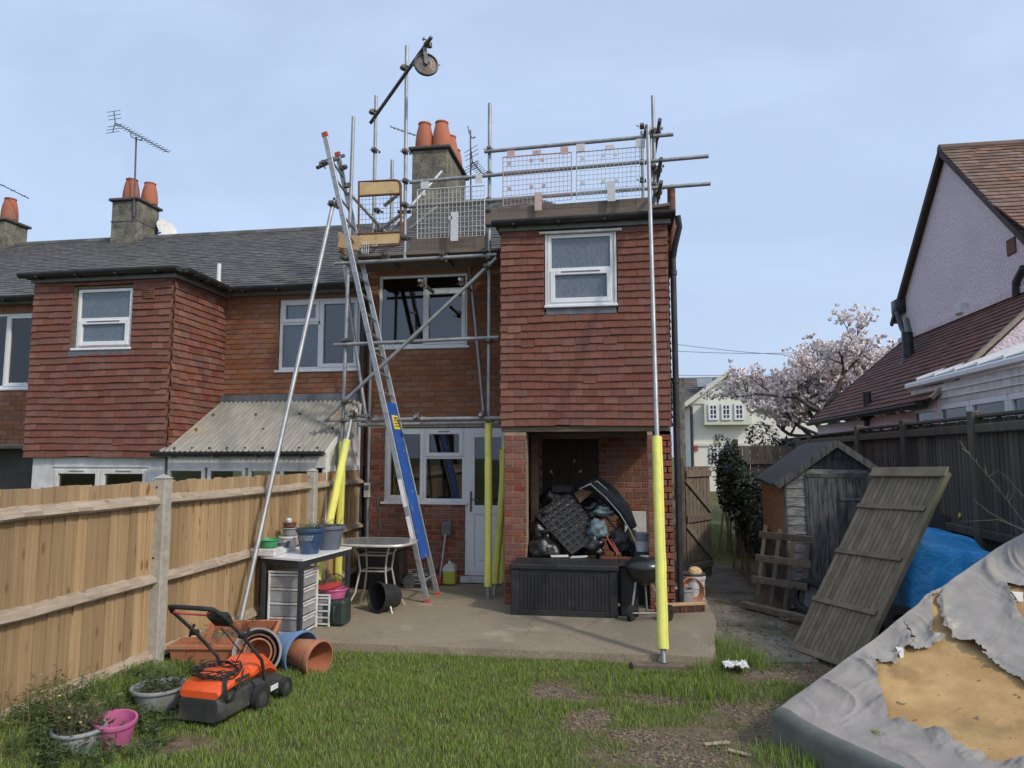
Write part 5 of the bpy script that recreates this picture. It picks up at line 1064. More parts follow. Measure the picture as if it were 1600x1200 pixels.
# a low stack of junk raises the pile inside the recess
q = MB(); q.box(-1.10, .10, 8.75, 9.45, .0, .42, .02); tag(q.build('packing_crate', MT['plastic_black']), 'dark crate under the heap inside the recess', 'crate')
bag('bin_bag', 'shiny black bin bag sitting low at the front of the recess', (-.98, 8.62, .50), .19, .16, .15, 'bin_bag', 1)
bag('bin_bag', 'second black bin bag slumped behind the low one by the brick pier', (-1.02, 8.86, .62), .17, .18, .20, 'bin_bag', 5)
# embossed black panel
pc = [PY(835, 803, 8.78), PY(889, 768, 9.05), PY(941, 833, 8.78), PY(893, 866, 8.55)]
ep = thing('embossed_panel', 'black panel with rows of raised diamonds propped on the heap', 'panel', tuple(pc[3])); ex_, ey_ = (pc[1]-pc[0]), (pc[3]-pc[0]); en = ex_.cross(ey_).normalized()
if en.y > 0: en = -en
q = MB(); q.prism([p for p in pc], -en*.05); q.build('panel', MT['plastic_black'], ep, 20)
def bil(u, v): return pc[0].lerp(pc[1], u).lerp(pc[3].lerp(pc[2], u), v)
for i in range(6):
    for j in range(9):
        u0, u1, v0, v1 = (i+.08)/6, (i+.92)/6, (j+.08)/9, (j+.92)/9; q = MB(); a, b, c_, d = bil(u0, v0), bil(u1, v0), bil(u1, v1), bil(u0, v1); m_ = (a+b+c_+d)/4+en*.022; e = .0
        q.add([a+en*.001, b+en*.001, c_+en*.001, d+en*.001, m_], [(0, 1, 4), (1, 2, 4), (2, 3, 4), (3, 0, 4)]); q.build('diamond', MT['bin_bag'], ep, 0)
# pushchair hood, teal bags, slatted box and other clutter
ps = thing('folded_pushchair', 'folded black pushchair with pale piping on top of the heap', 'pushchair', tuple(PY(950, 830, 9.0)))
crv = [PY(912, 762, 9.1), PY(930, 755, 9.05), PY(953, 775, 9.0), PY(975, 800, 8.95), PY(990, 825, 8.9)]
q = MB(); q.path(crv, [.05, .10, .12, .10, .05], 12); q.build('hood', MT['plastic_black'], ps, 60)
q = MB(); q.path([p+V(-.05, -.11, -.01) for p in crv], .008, 6); q.path([p+V(.03, -.10, .03) for p in crv[:3]], .008, 6); q.build('piping', MT['plastic_white'], ps, 60)
q = MB(); q.path([PY(940, 800, 8.95), PY(965, 830, 8.9), PY(985, 862, 8.8)], .014, 8); q.path([PY(935, 812, 8.9), PY(975, 795, 9.0)], .012, 8); q.path([PY(960, 868, 8.8), PY(990, 810, 9.0)], .012, 8); q.build('frame', MT['dark_metal'], ps, 60)
for (px, py) in ((992, 862), (905, 862)): q = MB(); q.lathe([(.03, -.02), (.075, -.018), (.075, .018), (.03, .02)], TR(PY(px, py, 8.86), rx=R(90), rz=.5), 18); q.build('wheel', MT['rubber_black'], ps)
bag('fabric_bag', 'crumpled teal grey bag in the middle of the heap', PY(935, 842, 8.75), .12, .10, .13, 'bag_teal', 9, knot=False, am=.22)
bag('fabric_bag', 'smaller pale teal bag draped over the pushchair', PY(942, 806, 8.85), .11, .09, .06, 'bag_teal', 12, knot=False, am=.25)
bag('dark_holdall', 'dark holdall slumped behind the barbecue kettle', PY(966, 862, 8.8), .13, .10, .15, 'plastic_black', 15, knot=False, am=.2)
bag('bin_bag', 'black bin bag wedged behind the diamond panel at the back of the recess', PY(868, 800, 9.3), .20, .16, .17, 'bin_bag', 21, knot=False, am=.2)
bag('bin_bag', 'black bin bag between the pushchair and the recess back wall', PY(925, 810, 9.25), .22, .16, .15, 'bin_bag', 25, knot=False, am=.22)
bag('bin_bag', 'black bin bag sagging under the pushchair beside the sticks', PY(925, 866, 8.75), .16, .12, .13, 'bin_bag', 29, knot=False, am=.22)
bag('dark_holdall', 'dark holdall under the white board at the side of the recess', PY(985, 868, 9.1), .16, .16, .17, 'plastic_black', 31, knot=False, am=.15)
tr_ = [PY(897, 772, 9.02), PY(917, 757, 9.1), PY(927, 768, 9.05), PY(906, 786, 8.95)]; sl = thing('slatted_tray', 'small dark tray with wooden slats on top of the heap', 'tray', tuple(tr_[0])); q = MB(); q.path(tr_, .010, 6, closed=True); q.build('frame', MT['plastic_black'], sl)
for k in range(5): q = MB(); q.bar(tr_[0].lerp(tr_[3], (k+.5)/5), tr_[1].lerp(tr_[2], (k+.5)/5), .014, .008); q.build('slat', MT['plywood'], sl)
uc = thing('upturned_chair', 'upturned black chair with white tipped feet at the back of the recess', 'chair', tuple(PY(880, 760, 9.3))); cc_ = PY(880, 752, 9.3)
for (px, py, bx, by, ft) in ((862, 739, 872, 764, 1), (897, 722, 890, 758, 1), (905, 738, 884, 757, 1), (851, 764, 868, 772, 0), (876, 728, 874, 745, 0)):
    tip = PY(px, py, 9.25+.08*nz(px, py)); bs_ = PY(bx, by, 9.35); q = MB(); q.tube(bs_, tip, .016, 8); lg_ = q.build('leg', MT['rubber_black'], uc); d = (tip-bs_).normalized()
    if ft: q = MB(); q.tube(tip-d*.01, tip+d*.035, .013, 8); q.build('foot', MT['plastic_grey'], lg_)
q = MB(); q.box(cc_.x-.16, cc_.x+.14, 9.15, 9.42, cc_.z-.16, cc_.z-.03, .03); q.build('seat', MT['plastic_black'], uc); q = MB(); q.path([cc_+V(-.13, 0, -.03), cc_+V(-.16, -.02, .16), cc_+V(-.1, -.02, .22)], .012, 6); q.path([cc_+V(-.05, -.1, -.1), cc_+V(-.02, -.1, .12), cc_+V(-.0, -.1, .2)], .006, 6); q.build('backrest', MT['rubber_black'], uc)
for k, (a, b, m, lb) in enumerate((((946, 836), (966, 868), 'red_rubber', 'reddish stick nearest the diamond panel in the heap'), ((955, 843), (968, 867), 'pot_brown', 'brown stick leaning in the heap beside the reddish stick'), ((983, 826), (992, 845), 'toe_board_new', 'pale wooden handle poking up behind the barbecue lid'))):
    q = MB(); q.tube(PY(*b, 8.55), PY(*a, 8.75), .010, 8); tag(q.build('garden_stick' if k < 2 else 'tool_handle', MT[m]), lb, 'stick' if k < 2 else 'handle')
q = MB(); q.box(-.02, .26, 9.60, 9.64, .60, 1.02, .004); tag(q.build('white_board', MT['upvc_old']), 'grubby pale board standing against the recess back wall', 'board')
q = MB(); q.obox((-.78, 8.49, .577), (.10, .02, 0), (-.01, .05, 0), (0, 0, .006)); q.obox((-.55, 8.47, .575), (.09, -.02, .008), (.01, .05, 0), (0, 0, .006)); tag(q.build('cardboard_sheet', MT['label_white']), 'flat pale cardboard on the back of the ribbed chest', 'cardboard')
p_ = V(PY(1003, 838, 8.75).x, 8.75, .52); q = thing('pot_stack', 'stack of pale plastic pots behind the barbecue lid', 'pots', tuple(p_))
for k in range(3): MB().lathe([(.07, 0), (.085, .10), (.09, .10), (.09, .115), (.08, .115), (.065, .02), (.001, .02)], TR(p_+V(0, 0, .10+.05*k)), 20).build('pot', MT['plastic_grey' if k else 'plastic_white'], q)
tag(MB().box(p_.x-.1, p_.x+.1, 8.66, 8.86, .0, .62, .01).build('wooden_stool', MT['plastic_black']), 'dark box holding the stack of pale plastic pots', 'box')
# kettle barbecue
bc_ = V(PY(1003, 878, 7.95).x+.03, 7.95, 0); bq = thing('kettle_barbecue', 'black kettle barbecue with lid and wheels beside the yellow pole', 'barbecue', tuple(bc_)); mat('enamel', (.014, .014, .016), (.025, .025, .026), 10, .28, spec=.6)
zr = .54; q = MB(); q.lathe([(.001, zr-.17), (.07, zr-.165), (.14, zr-.13), (.19, zr-.07), (.21, zr), (.215, zr), (.215, zr+.01), (.20, zr)], TR((bc_.x, bc_.y, 0)), 36); q.build('bowl', MT['enamel'], bq, 50)
q = MB(); q.lathe([(.217, zr+.008), (.22, zr+.02), (.20, zr+.07), (.15, zr+.105), (.08, zr+.125), (.001, zr+.13)], TR((bc_.x, bc_.y, 0)), 36); li = q.build('lid', MT['enamel'], bq, 50); q = MB(); q.lathe([(.05, zr+.128), (.05, zr+.136), (.02, zr+.14), (.001, zr+.14)], TR((bc_.x, bc_.y, 0)), 18); q.build('vent', MT['galv'], li)
for (dx, dy, fx, fy) in ((-.10, -.06, -.15, -.10), (.06, -.10, .20, -.04), (.0, .12, .02, .2)):
    q = MB(); q.tube((bc_.x+dx, bc_.y+dy, zr-.13), (bc_.x+fx, bc_.y+fy, .02 if dy > 0 else .09), .012, 8); q.build('leg', MT['aluminium'], bq)
for (fx, fy) in ((-.15, -.10), (.24, -.02)):
    M_ = TR((bc_.x+fx-.0, bc_.y+fy, .085), ry=R(90), rz=R(-25)); q = MB(); q.lathe([(.03, -.024), (.085, -.022), (.085, .022), (.03, .024), (.03, .015), (.001, .015)], M_, 24); q.lathe([(.001, -.015), (.03, -.015), (.03, -.024)], M_, 16); q.build('wheel', MT['rubber_black'], bq)
q = MB(); q.tube((bc_.x-.15, bc_.y-.10, .085), (bc_.x+.24, bc_.y-.02, .085), .008, 8); q.build('axle', MT['aluminium'], bq)
# broom head, planks and buckets by the corner
bh = thing('floor_brush', 'wide wooden broom head with dark bristles on the patio corner', 'brush', (.66, 8.45, 0)); a, b = PZ(1006, 945, .10), PZ(1086, 938, .10); a = V(.30, 8.22, .10); b = V(.86, 8.42, .10); q = MB(); q.bar(a, b, .06, .03, bev=.005); q.build('block', MT['toe_board_new'], bh); q = MB()
for i in range(60):
    for j in range(4):
        p = a.lerp(b, (i+.5)/60)+V(.0, -.02+.013*j, -.015); q.path([p, p+V(random.uniform(-.012, .012), random.uniform(-.012, .012)-.01+.006*j, -.083)], .0035, 3, caps=False)
q.build('bristles', MT['pot_brown'], bh, 0, fixn=False)
bkt = [V(.62, 9.02, .0), V(.47, 8.72, 0)]
w_ = pot('paint_bucket', 'white and blue paint bucket behind the brick pier', 'bucket', V(.80, 9.12, -.03), .125, .14, .33, 'plastic_white'); mat('bucket_blue', (.42, .50, .58), (.36, .43, .5), 9, .5); q = MB(); q.lathe([(.145, .0), (.15, .01), (.15, .03), (.145, .035), (.001, .04)], TR((.80, 9.12, .29)), 28); q.build('lid', MT['galv_dark'], w_); q = MB(); q.path([V(.80+.155*math.cos(t), 9.12-.16, .25-.10*math.sin(t)) for t in np.linspace(.0, 3.14, 12)], .004, 5); q.build('handle', MT['galv_dark'], w_)
tag(MB().lathe([(.001, 0), (.08, .0), (.085, .02), (.06, .05), (.001, .06)], TR((.82, 9.08, .335), rx=.3), 16).build('sponge', MT['gate_yellow']), 'yellow sponge on top of the paint bucket', 'sponge')
pot('plastic_bucket', 'dark grey bucket in front of the white paint bucket', 'bucket', V(.66, 8.80, .0), .085, .11, .19, 'plastic_grey', rim=.012)
M_ = align(V(.74, 9.0, .12), V(.74, 9.0, .12)+V(.35, -.9, .25)); pot('washing_up_bowl', 'white rimmed brown bowl tipped against the paint bucket', 'bowl', (0, 0, 0), .10, .15, .10, 'plastic_terracotta', M=M_)
rg2 = PZ(1150, 1045, -.04); q = MB(); q.grid(lambda u, v: rg2+V((u-.5)*.20+.02*nz(u*4, v*4), (v-.5)*.2, .03+.05*abs(nz(u*3, v*3, 4))+.03*nz(u*9, v*9)), 14, 14); tag(q.build('plastic_rag', MT['plastic_white'], None, 0), 'crumpled white plastic scrap on the ground beside the patio corner', 'scrap')
for k, (px, py, l) in enumerate(((1120, 1165, .16), (1155, 1180, .13))):
    p = gp_(px, py); a_ = .3+k*2.4; q = MB(); q.bar(p+V(-l/2*math.cos(a_), -l/2*math.sin(a_), .012), p+V(l/2*math.cos(a_), l/2*math.sin(a_), .016), .03, .012, bev=.003); tag(q.build('bark_chip', MT['fence_rail']), ['long split of bark on the stony worn patch nearer the patio', 'short split of bark on the stony worn patch near the grey cover'][k], 'bark')
# ================================================================== OLD FENCE ON THE RIGHT BOUNDARY
rf = thing('boundary_fence', 'tall weathered dark board fence behind the shed and blue tarpaulin', 'fence', (3.53, 9, 0)); RX = 3.53
bm_ = MB().prism([(0, -.05, 0), (0, .05, 0), (.006, .05, 0), (.016, -.05, 0)], (0, 0, 1)).mesh('board', MT['fence_old'], 0)
y = 5.2
while y < 17.0:
    o = bpy.data.objects.new('board', bm_); COL.objects.link(o); o.parent = rf; o.matrix_parent_inverse = WM[rf.name].inverted(); o.location = (RX+random.uniform(0, .004), y, -.05); o.rotation_euler = (random.uniform(-.006, .006), 0, random.uniform(-.05, .05)); o.scale = (-1, random.uniform(.95, 1.06), 2.16+random.uniform(-.012, .012)); y += .088
for (a, b, dz) in ((5.2, 7.75, .0), (7.85, 9.55, 0), (9.65, 11.35, .0), (11.45, 14.2, -.02), (14.3, 17.0, -.03)):
    for z in (2.02, .98): q = MB(); q.box(RX-.075, RX-.012, a, b, z-.045+dz*.5, z+.045+dz*.5, .01); q.build('rail', MT['fence_old'], rf)
    q = MB(); q.box(RX-.06, RX+.04, a, b, 2.125+dz, 2.16+dz, .008); q.build('capping', MT['fence_old'], rf)
for py in (7.8, 9.6, 11.4, 14.25): q = MB(); q.box(RX-.10, RX+.02, py-.055, py+.055, -.1, 2.20 if py < 12 else 2.1, .012); q.build('post', MT['fence_old'], rf)
# ================================================================== SHED
sh = thing('garden_shed', 'small black stained timber shed with felt roof and plywood patch', 'shed', (1.88, 9.0, -.06), R(-3)); SW, SD, SE, SA = 1.18, 1.95, 1.55, 1.97   # local frame: x right, y back
L = dict(local=True)
q = MB(); q.box(.02, SW-.02, .03, SD, 0, SE-.02); q.prism([(.02, .03, SE-.02), (SW-.02, .03, SE-.02), (SW/2, .03, SA-.04)], (0, SD-.03, 0)); q.build('carcass', MT['shed_door'], sh, 0, **L)
for (x0, x1) in ((.0, .265), (.90, SW)):
    z = .02; 
    while z < SE-.03:
        q = MB(); q.prism([(x0, .03, z), (x0, .008, z), (x0, .018, z+.112), (x0, .03, z+.112)], (x1-x0, 0, 0)); b_ = q.build('cladding_board', MT['shed_board'], sh, 0, **L); z += .108
for k in range(3): q = MB(); z = SE-.02+.13*k; w = SW/2*(1-(z-SE)/(SA-SE))-.03; q.prism([(SW/2-w, .03, z), (SW/2+w, .03, z), (SW/2+max(.02, w-.16), .022, min(z+.12, SA-.03)), (SW/2-max(.02, w-.16), .022, min(z+.12, SA-.03))], (0, -.016, 0)); q.build('gable_board', MT['shed_board' if k == 0 else 'shed_door'], sh, 0, **L)
dw = (.90-.265)/6
dr_ = MB().box(.268, .897, .006, .02, .03, SE+.0).build('door', MT['shed_door'], sh, 0, **L)
for k in range(6): q = MB(); q.box(.268+dw*k+.003, .268+dw*(k+1)-.003, -.006+random.uniform(-.002, .003), .008, .03, SE-.005, .003); q.build('plank', MT['shed_door'], dr_, 0, **L)
q = MB(); q.bar((.62, -.012, 1.30), (.90, -.012, 1.30), .03, .01, up=(0, 1, 0)); q.build('hinge', MT['galv_dark'], dr_, **L)
for x in (.0, .245, .90, SW-.02): q = MB(); q.box(x-.005, x+.025, -.004, .03, 0, SE-.02, .003); q.build('corner_batten', MT['shed_door'], sh, **L)
q = MB(); q.box(.25, .92, -.008, .02, SE-.0, SE+.05, .003); q.build('door_header', MT['shed_door'], sh, **L)
for k in range(7): q = MB(); q.prism([(.02, .03, .02+.108*k), (-.004, .03, .02+.108*k), (.008, .03, .13+.108*k), (.02, .03, .13+.108*k)], (0, SD-.03, 0)); q.build('cladding_board', MT['shed_door'], sh, 0, **L)
q = MB(); q.box(-.012, .02, .02, SD-.05, .80, 1.20, .002); q.build('plywood_panel', MT['plywood'], sh, **L); q = MB(); q.box(-.014, .02, .03, SD-.05, 1.205, SE-.06, .002); q.build('plywood_panel', MT['plywood'], sh, **L)
for sg in (0, 1):
    e = (-.10, SE-.09) if sg == 0 else (SW+.10, SE-.09); q = MB(); nu = 12
    def rfn(u, v, e=e): x = SW/2+(e[0]-SW/2)*u; z = SA+.02+(e[1]-SA)*u+.008*nz(u*5, v*7, sg)-.012*math.sin(v*6.28)*u; return V(x, -.10+(SD+.2)*v, z)
    q.grid(rfn, nu, 16); q.grid(lambda u, v: rfn(u, v)-V(0, 0, .028), nu, 16); q.grid(lambda u, v: rfn(u, 0)-V(0, 0, .028*v), nu, 1); q.grid(lambda u, v: rfn(1, u)-V(0, 0, .045*v), 16, 1); q.build('felt_roof', MT['felt'], sh, 40, fixn=False, **L)
    q = MB(); q.bar((SW/2, -.106, SA-.012), (e[0], -.106, e[1]-.012), .02, .075, up=(0, 0, 1)); q.build('bargeboard', MT['shed_door'], sh, **L)
# ================================================================== LEANING SLATTED PANEL
BL, BR_, TL, TR_ = V(1.50, 7.20, -.05), V(1.86, 6.44, -.03), V(2.46, 7.62, 1.58), V(2.84, 6.88, 1.60)
lp = thing('timber_panel', 'grooved grey timber panel leaning askew against the blue tarpaulin', 'panel', tuple(BL)); pu = (BR_-BL); pv = (TL-BL); pn_ = pv.cross(pu).normalized()
if pn_.z < 0: pn_ = -pn_
def pp(u, v, h=0): return BL.lerp(BR_, u).lerp(TL.lerp(TR_, u), v)+pn_*h
NB = 15
for k in range(NB):
    q = MB(); a, b = k/NB+.004, (k+1)/NB-.004; q.prism([pp(a, 0, -.012), pp(b, 0, -.012), pp(b, 1, -.012), pp(a, 1, -.012)], pn_*(.014+.003*nz(k, 3))); q.build('slat', MT['panel_wood'], lp, 0)
for (v, ) in ((.27,), (.54,), (.80,)):
    q = MB(); q.bar(pp(.0, v, .014), pp(.93, v, .014), .045, .022, up=pn_, bev=.003); q.build('batten', MT['panel_wood'], lp)
for (a, b) in (((0, .012), (1, .012)), ((0, .985), (1, .985)), ((.985, 0), (.985, 1))):
    q = MB(); q.bar(pp(*a, .0), pp(*b, .0), .05, .05, up=pn_, bev=.004); q.build('frame_rail', MT['panel_wood'], lp)
q = MB(); q.bar(pp(-.01, .995, .03), pp(1.01, .995, .03), .10, .02, up=pn_, bev=.003); q.build('top_cap', MT['panel_wood'], lp)
# ================================================================== PALLET FRAME, TYRE
pf = thing('pallet_frame', 'rough slatted pallet frame leaning on the corner of the shed', 'pallet', (1.72, 8.85, 0))
for k in range(4): x = 1.50+.14*k; q = MB(); q.bar((x, 8.95-.10*k, -.02), (x+.16, 9.05-.10*k, .92-.04*k), .045, .022, up=(.2, 1, 0), bev=.003); q.build('upright', MT['old_timber'], pf)
for (z, o_) in ((.30, 0), (.55, .05), (.82, .1)): q = MB(); q.bar((1.46+o_, 8.93, z), (2.0+o_, 8.58, z-.02), .02, .08, bev=.003); q.build('slat', MT['old_timber'], pf)
q = MB(); q.bar((1.36, 8.95, -.0), (1.95, 8.2, .0), .09, .07, bev=.006); tag(q.build('timber_beam', MT['old_timber']), 'rough timber beam on the ground before the pallet frame', 'timber')
def tyre(label, c, ax_, r, m='rubber_black'):
    M_ = align(c, Vector(c)+Vector(ax_)); q = MB(); q.lathe([(r*.62, -.05), (r*.78, -.07), (r*.95, -.065), (r, -.045), (r, .045), (r*.95, .065), (r*.78, .07), (r*.62, .05), (r*.6, 0), (r*.62, -.05)], M_, 30); t = thing('spare_wheel', label, 'wheel', tuple(c)); q.build('tyre', MT[m], t, 40); q = MB(); q.lathe([(r*.61, -.02), (r*.3, -.035), (.001, -.03)], M_, 20); q.build('rim', MT['galv_dark'], t); return t
tyre('black tyred wheel propped on the shed by the pallet frame', V(2.03, 8.62, .17), (-.5, -.85, .15), .20)
tyre('black tyre lying behind the leaning timber panel', V(2.38, 6.75, .22), (.3, -.7, .7), .26)
# ================================================================== BLUE TARPAULIN
mat('tarp_blue', (.05, .42, .86), (.04, .34, .78), 6, .36, spec=.5, bump=.9, bsc=5, bd=.06, c3=(.08, .36, .72), sc3=4, lo3=.5, hi3=.8)
def drape(name, label, cat, c, rx, ry, h, m, seed, ex=3.5, fold=.10, nf=9, slope=(0, 0), rz=0):
    q = MB(); c = Vector(c); cr, sr = math.cos(rz), math.sin(rz)
    def f(u, v):
        a = 6.283*u; ca, sa = math.cos(a), math.sin(a); sup = (abs(ca)**ex+abs(sa)**ex)**(-1/ex)
        t = v/.55 if v < .55 else 1; dwn = 0 if v < .55 else (v-.55)/.45
        r = t*sup; k = 1+dwn*.06+fold*dwn*(abs(math.sin(nf*.5*a+seed))*1.6-.8+.6*math.sin(nf*1.7*a+2*seed))*.8
        x, y_ = ca*r*rx*k, sa*r*ry*k; z = h*(1-.045*t**3)+.05*nz(x*2.2, y_*2.2, seed)+.035*(1-abs(2*nz(x*2.2+y_, y_*1.2, seed+3)))**3*t*(1-dwn)+slope[0]*x+slope[1]*y_
        z = z*(1-dwn)+(.02*nz(u*20, seed)+.03)*dwn
        return c+V(x*cr-y_*sr, x*sr+y_*cr, z)
    q.grid(f, 110, 34); return tag(q.build(name, MT[m], None, 60, fixn=False), label, cat)
drape('blue_tarpaulin', 'crumpled bright blue tarpaulin draped over a boxy heap by the fence', 'tarpaulin', (2.93, 7.62, -.03), .42, .72, 1.03, 'tarp_blue', 2, ex=5.5, slope=(-.14, .06), rz=R(-6))
mat('roof_felt', (.085, .083, .085), (.055, .055, .058), 8, .85, bump=.5, bsc=20)
q = MB(); q.grid(lambda u, v: V(2.72+1.0*u, 8.55+.5*v, .98+.16*math.sin(3.1*u*.9+.3)+.03*nz(u*5, v*5)-.02*v), 24, 8); q.grid(lambda u, v: V(2.72+1.0*u, 8.55, .98+.16*math.sin(3.1*u*.9+.3)+.03*nz(u*5, 0)-.98*v), 24, 6); tag(q.build('roofing_felt', MT['roof_felt'], None, 60, fixn=False), 'grey sheet of roofing felt heaped behind the blue tarpaulin', 'sheet')
q = MB(); q.tube(PY(1499, 808, 8.3), PY(1506, 785, 8.45), .014, 8); th_ = thing('garden_tool', 'yellow handled garden tool standing behind the blue tarpaulin', 'tool', tuple(PY(1499, 808, 8.3))); q.build('handle', MT['label_yellow'], th_); q = MB(); q.tube(PY(1506, 785, 8.45), PY(1508, 776, 8.48), .017, 8); q.build('grip', MT['rubber_black'], th_)
def stems(name, label, paths, m):
    q = MB()
    for P_ in paths: n_ = len(P_); q.path(P_, [.006*(1-.7*i/(n_-1)) for i in range(n_)], 5)
    return tag(q.build(name, MT[m], None, 60), label, 'stem')
mat('twig', (.30, .25, .17), (.20, .165, .11), 20, .85)
rgs = random.Random(11); pts = [[PY(1640, 870, 6.6), PY(1580, 790, 6.8), PY(1545, 745, 6.9), PY(1510, 705, 7.0), PY(1499, 688, 7.0)], [PY(1545, 745, 6.9), PY(1560, 735, 6.9), PY(1572, 752, 6.9)], [PY(1640, 820, 6.5), PY(1590, 765, 6.6), PY(1566, 738, 6.7)], [PY(1620, 835, 6.4), PY(1560, 812, 6.6), PY(1500, 815, 6.8)], [PY(1600, 830, 6.6), PY(1545, 800, 6.7), PY(1520, 780, 6.8)]]
for k in range(9): t = rgs.random(); p = pts[0][1].lerp(pts[0][4], t); pts.append([p, p+V(rgs.uniform(-.08, .05), 0, rgs.uniform(.02, .1))])
stems('bramble_stems', 'bare dry bramble stems arching over the heap by the fence', pts, 'twig')
# ================================================================== TORN GREY COVER
mat('pvc_grey', (.335, .30, .265), (.255, .228, .20), 5, .42, spec=.45, bump=.5, bsc=7, bd=.025, c3=(.20, .21, .185), sc3=2.2, lo3=.5, hi3=.8)
mat('pvc_green', (.17, .175, .15), (.11, .12, .10), 6, .6, bump=.3, bsc=30)
mat('foam_ochre', (.52, .335, .145), (.43, .265, .105), 5, .85, bump=.5, bsc=30, c3=(.30, .18, .075), sc3=2.5, lo3=.45, hi3=.8)
overlay('pvc_grey', (.12, .125, .095), 1.6, .55, .75, .6); overlay('pvc_grey', (.30, .25, .17), 9, .62, .72, .45); overlay('foam_ochre', (.20, .125, .055), 3.2, .56, .68, .7); overlay('foam_ochre', (.10, .07, .04), 16, .66, .70, .8); overlay('foam_ochre', (.58, .40, .17), 1.4, .52, .7, .6)
mat('canvas_back', (.62, .60, .56), None, rough=.8)
CA, CU, CV = V(.90, 4.62), V(.86, .51), V(.51, -.86)   # plan: corner, along the rising side, along the low side
LU, LV = 2.75, 1.9
def cov(u, v, h=0, flat=False):
    x, y_ = CA.x+CU.x*LU*u+CV.x*LV*v, CA.y+CU.y*LU*u+CV.y*LV*v
    e = min(u*LU, v*LV*.8+.0); rise = .22+1.07*u*(1+.10*math.sin(math.pi*u))
    sag = .20*math.sin(math.pi*min(1, u*1.02))*math.sin(math.pi*min(1, v*.85))**.8
    edge = math.exp(-v*LV/.22)
    z = rise-sag+.03*edge+.016*nz(x*2.2, y_*2.2, 3)
    rd = lambda a: (1-abs(2*nz(a, 0, 3.3)))**3
    md = lambda k: max(0, .75+1.5*nz(x*1.7, y_*1.7, k))
    wr_ = .036*md(1)*rd(11*u+4*v+2.6*nz(x*2.3, y_*2.3))*math.exp(-(v*LV/.5)**2)*min(1, v*24)+.018*md(4)*rd(6*v-5*u+2.8*nz(x*1.9, y_*1.9, 5))*min(1, v*24)*min(1, u*24)+.005*md(7)*rd(9*v+14*u+3*nz(x*3, y_*3, 8))*min(1, u*24)*min(1, v*24)+.005*abs(nz(x*7, y_*7, 9))
    return V(x, y_, z+(0 if flat else wr_)+h)
def cov_inv(px, py):   # where a photographed tear lies on the sloping sheet
    best = None
    v_ = _ray(px, py); u, v = .4, .4
    for it in range(60):
        P_ = cov(u, v); t = (P_.z-CAM_Z)/v_[2]; X, Y = v_[0]*t, v_[1]*t; dx, dy = X-CA.x, Y-CA.y
        det = CU.x*CV.y-CU.y*CV.x; nu_ = (dx*CV.y-dy*CV.x)/det/LU; nv_ = (CU.x*dy-CU.y*dx)/det/LV
        u += .4*(nu_-u); v += .4*(nv_-v)
    return (u, v)
TEARS = [[cov_inv(*p) for p in poly] for poly in (
    [(1364, 1025), (1395, 1040), (1412, 1016), (1432, 1018), (1455, 1012), (1474, 1000), (1480, 988), (1510, 1005), (1545, 1030), (1575, 1052), (1640, 1085), (1640, 1215), (1600, 1192), (1540, 1188), (1470, 1150), (1430, 1135), (1384, 1116)],
    [(1452, 932), (1478, 918), (1468, 945), (1472, 968), (1490, 992), (1455, 1000), (1456, 960)],
    [(1572, 912), (1600, 895), (1640, 900), (1640, 990), (1590, 955)], [(1410, 962), (1416, 975), (1432, 1006), (1422, 1004)])]
NU_, NV_ = 460, 320
uu, vv = np.meshgrid(np.linspace(0, 1, NU_+1), np.linspace(0, 1, NV_+1))
def np_inside(poly, U, V_):
    c_ = np.zeros(U.shape, bool)
    for i in range(len(poly)):
        (x1, y1), (x2, y2) = poly[i], poly[i-1]
        if abs(y2-y1) < 1e-9: continue
        c_ ^= ((y1 > V_) != (y2 > V_)) & (U < (x2-x1)*(V_-y1)/(y2-y1)+x1)
    return c_
def np_dist(U, V_):
    d = np.full(U.shape, 9.)
    for poly in TEARS:
        for i in range(len(poly)):
            a, b = np.array(poly[i-1]), np.array(poly[i]); ab = b-a; t = np.clip(((U-a[0])*ab[0]+(V_-a[1])*ab[1])/max(1e-9, ab@ab), 0, 1); d = np.minimum(d, np.hypot(U-a[0]-ab[0]*t, V_-a[1]-ab[1]*t))
    return d
jx = np.array([[.012*nz(a*26, b*26, 1)+.007*nz(a*80, b*80, 2)+.003*nz(a*220, b*220, 2) for a in uu[0]] for b in vv[:, 0]]); jy = np.array([[.014*nz(a*26, b*26, 7)+.008*nz(a*80, b*80, 8)+.003*nz(a*220, b*220, 5) for a in uu[0]] for b in vv[:, 0]])
hole = np.zeros(uu.shape, bool)
for poly in TEARS: hole |= np_inside(poly, uu+jx, vv+jy)
dist = np_dist(uu+jx, vv+jy)
cvr = thing('torn_cover', 'torn grey plastic cover with ochre foam showing through in the near corner', 'cover', (1.9, 4.9, 0))
q = MB(); q.grid(lambda u, v: cov(u, v, -.004+.006*nz(u*5, v*5, 12)-.006*max(0, nz(u*22, v*18, 14)), True), 150, 100); q.build('foam_layer', MT['foam_ochre'], cvr, 60, fixn=False)
sm_ = MB(); lift = np.clip(1-dist/.045, 0, 1)
sm_.v = [tuple(cov(uu[j, i], vv[j, i], .004+.045*lift[j, i]**2*max(0, .25+1.4*nz(uu[j, i]*14, vv[j, i]*14, 4))+.010*lift[j, i]*nz(uu[j, i]*40, vv[j, i]*40, 6))) for j in range(NV_+1) for i in range(NU_+1)]
keepf = ~(hole[:-1, :-1] & hole[1:, 1:] & hole[:-1, 1:])
sm_.f = [(j*(NU_+1)+i, j*(NU_+1)+i+1, (j+1)*(NU_+1)+i+1, (j+1)*(NU_+1)+i) for j in range(NV_) for i in range(NU_) if keepf[j, i]]; sm_.mi = [0]*len(sm_.f)
sm_.build('plastic_sheet', MT['pvc_grey'], cvr, 60, fixn=False)
q = MB()
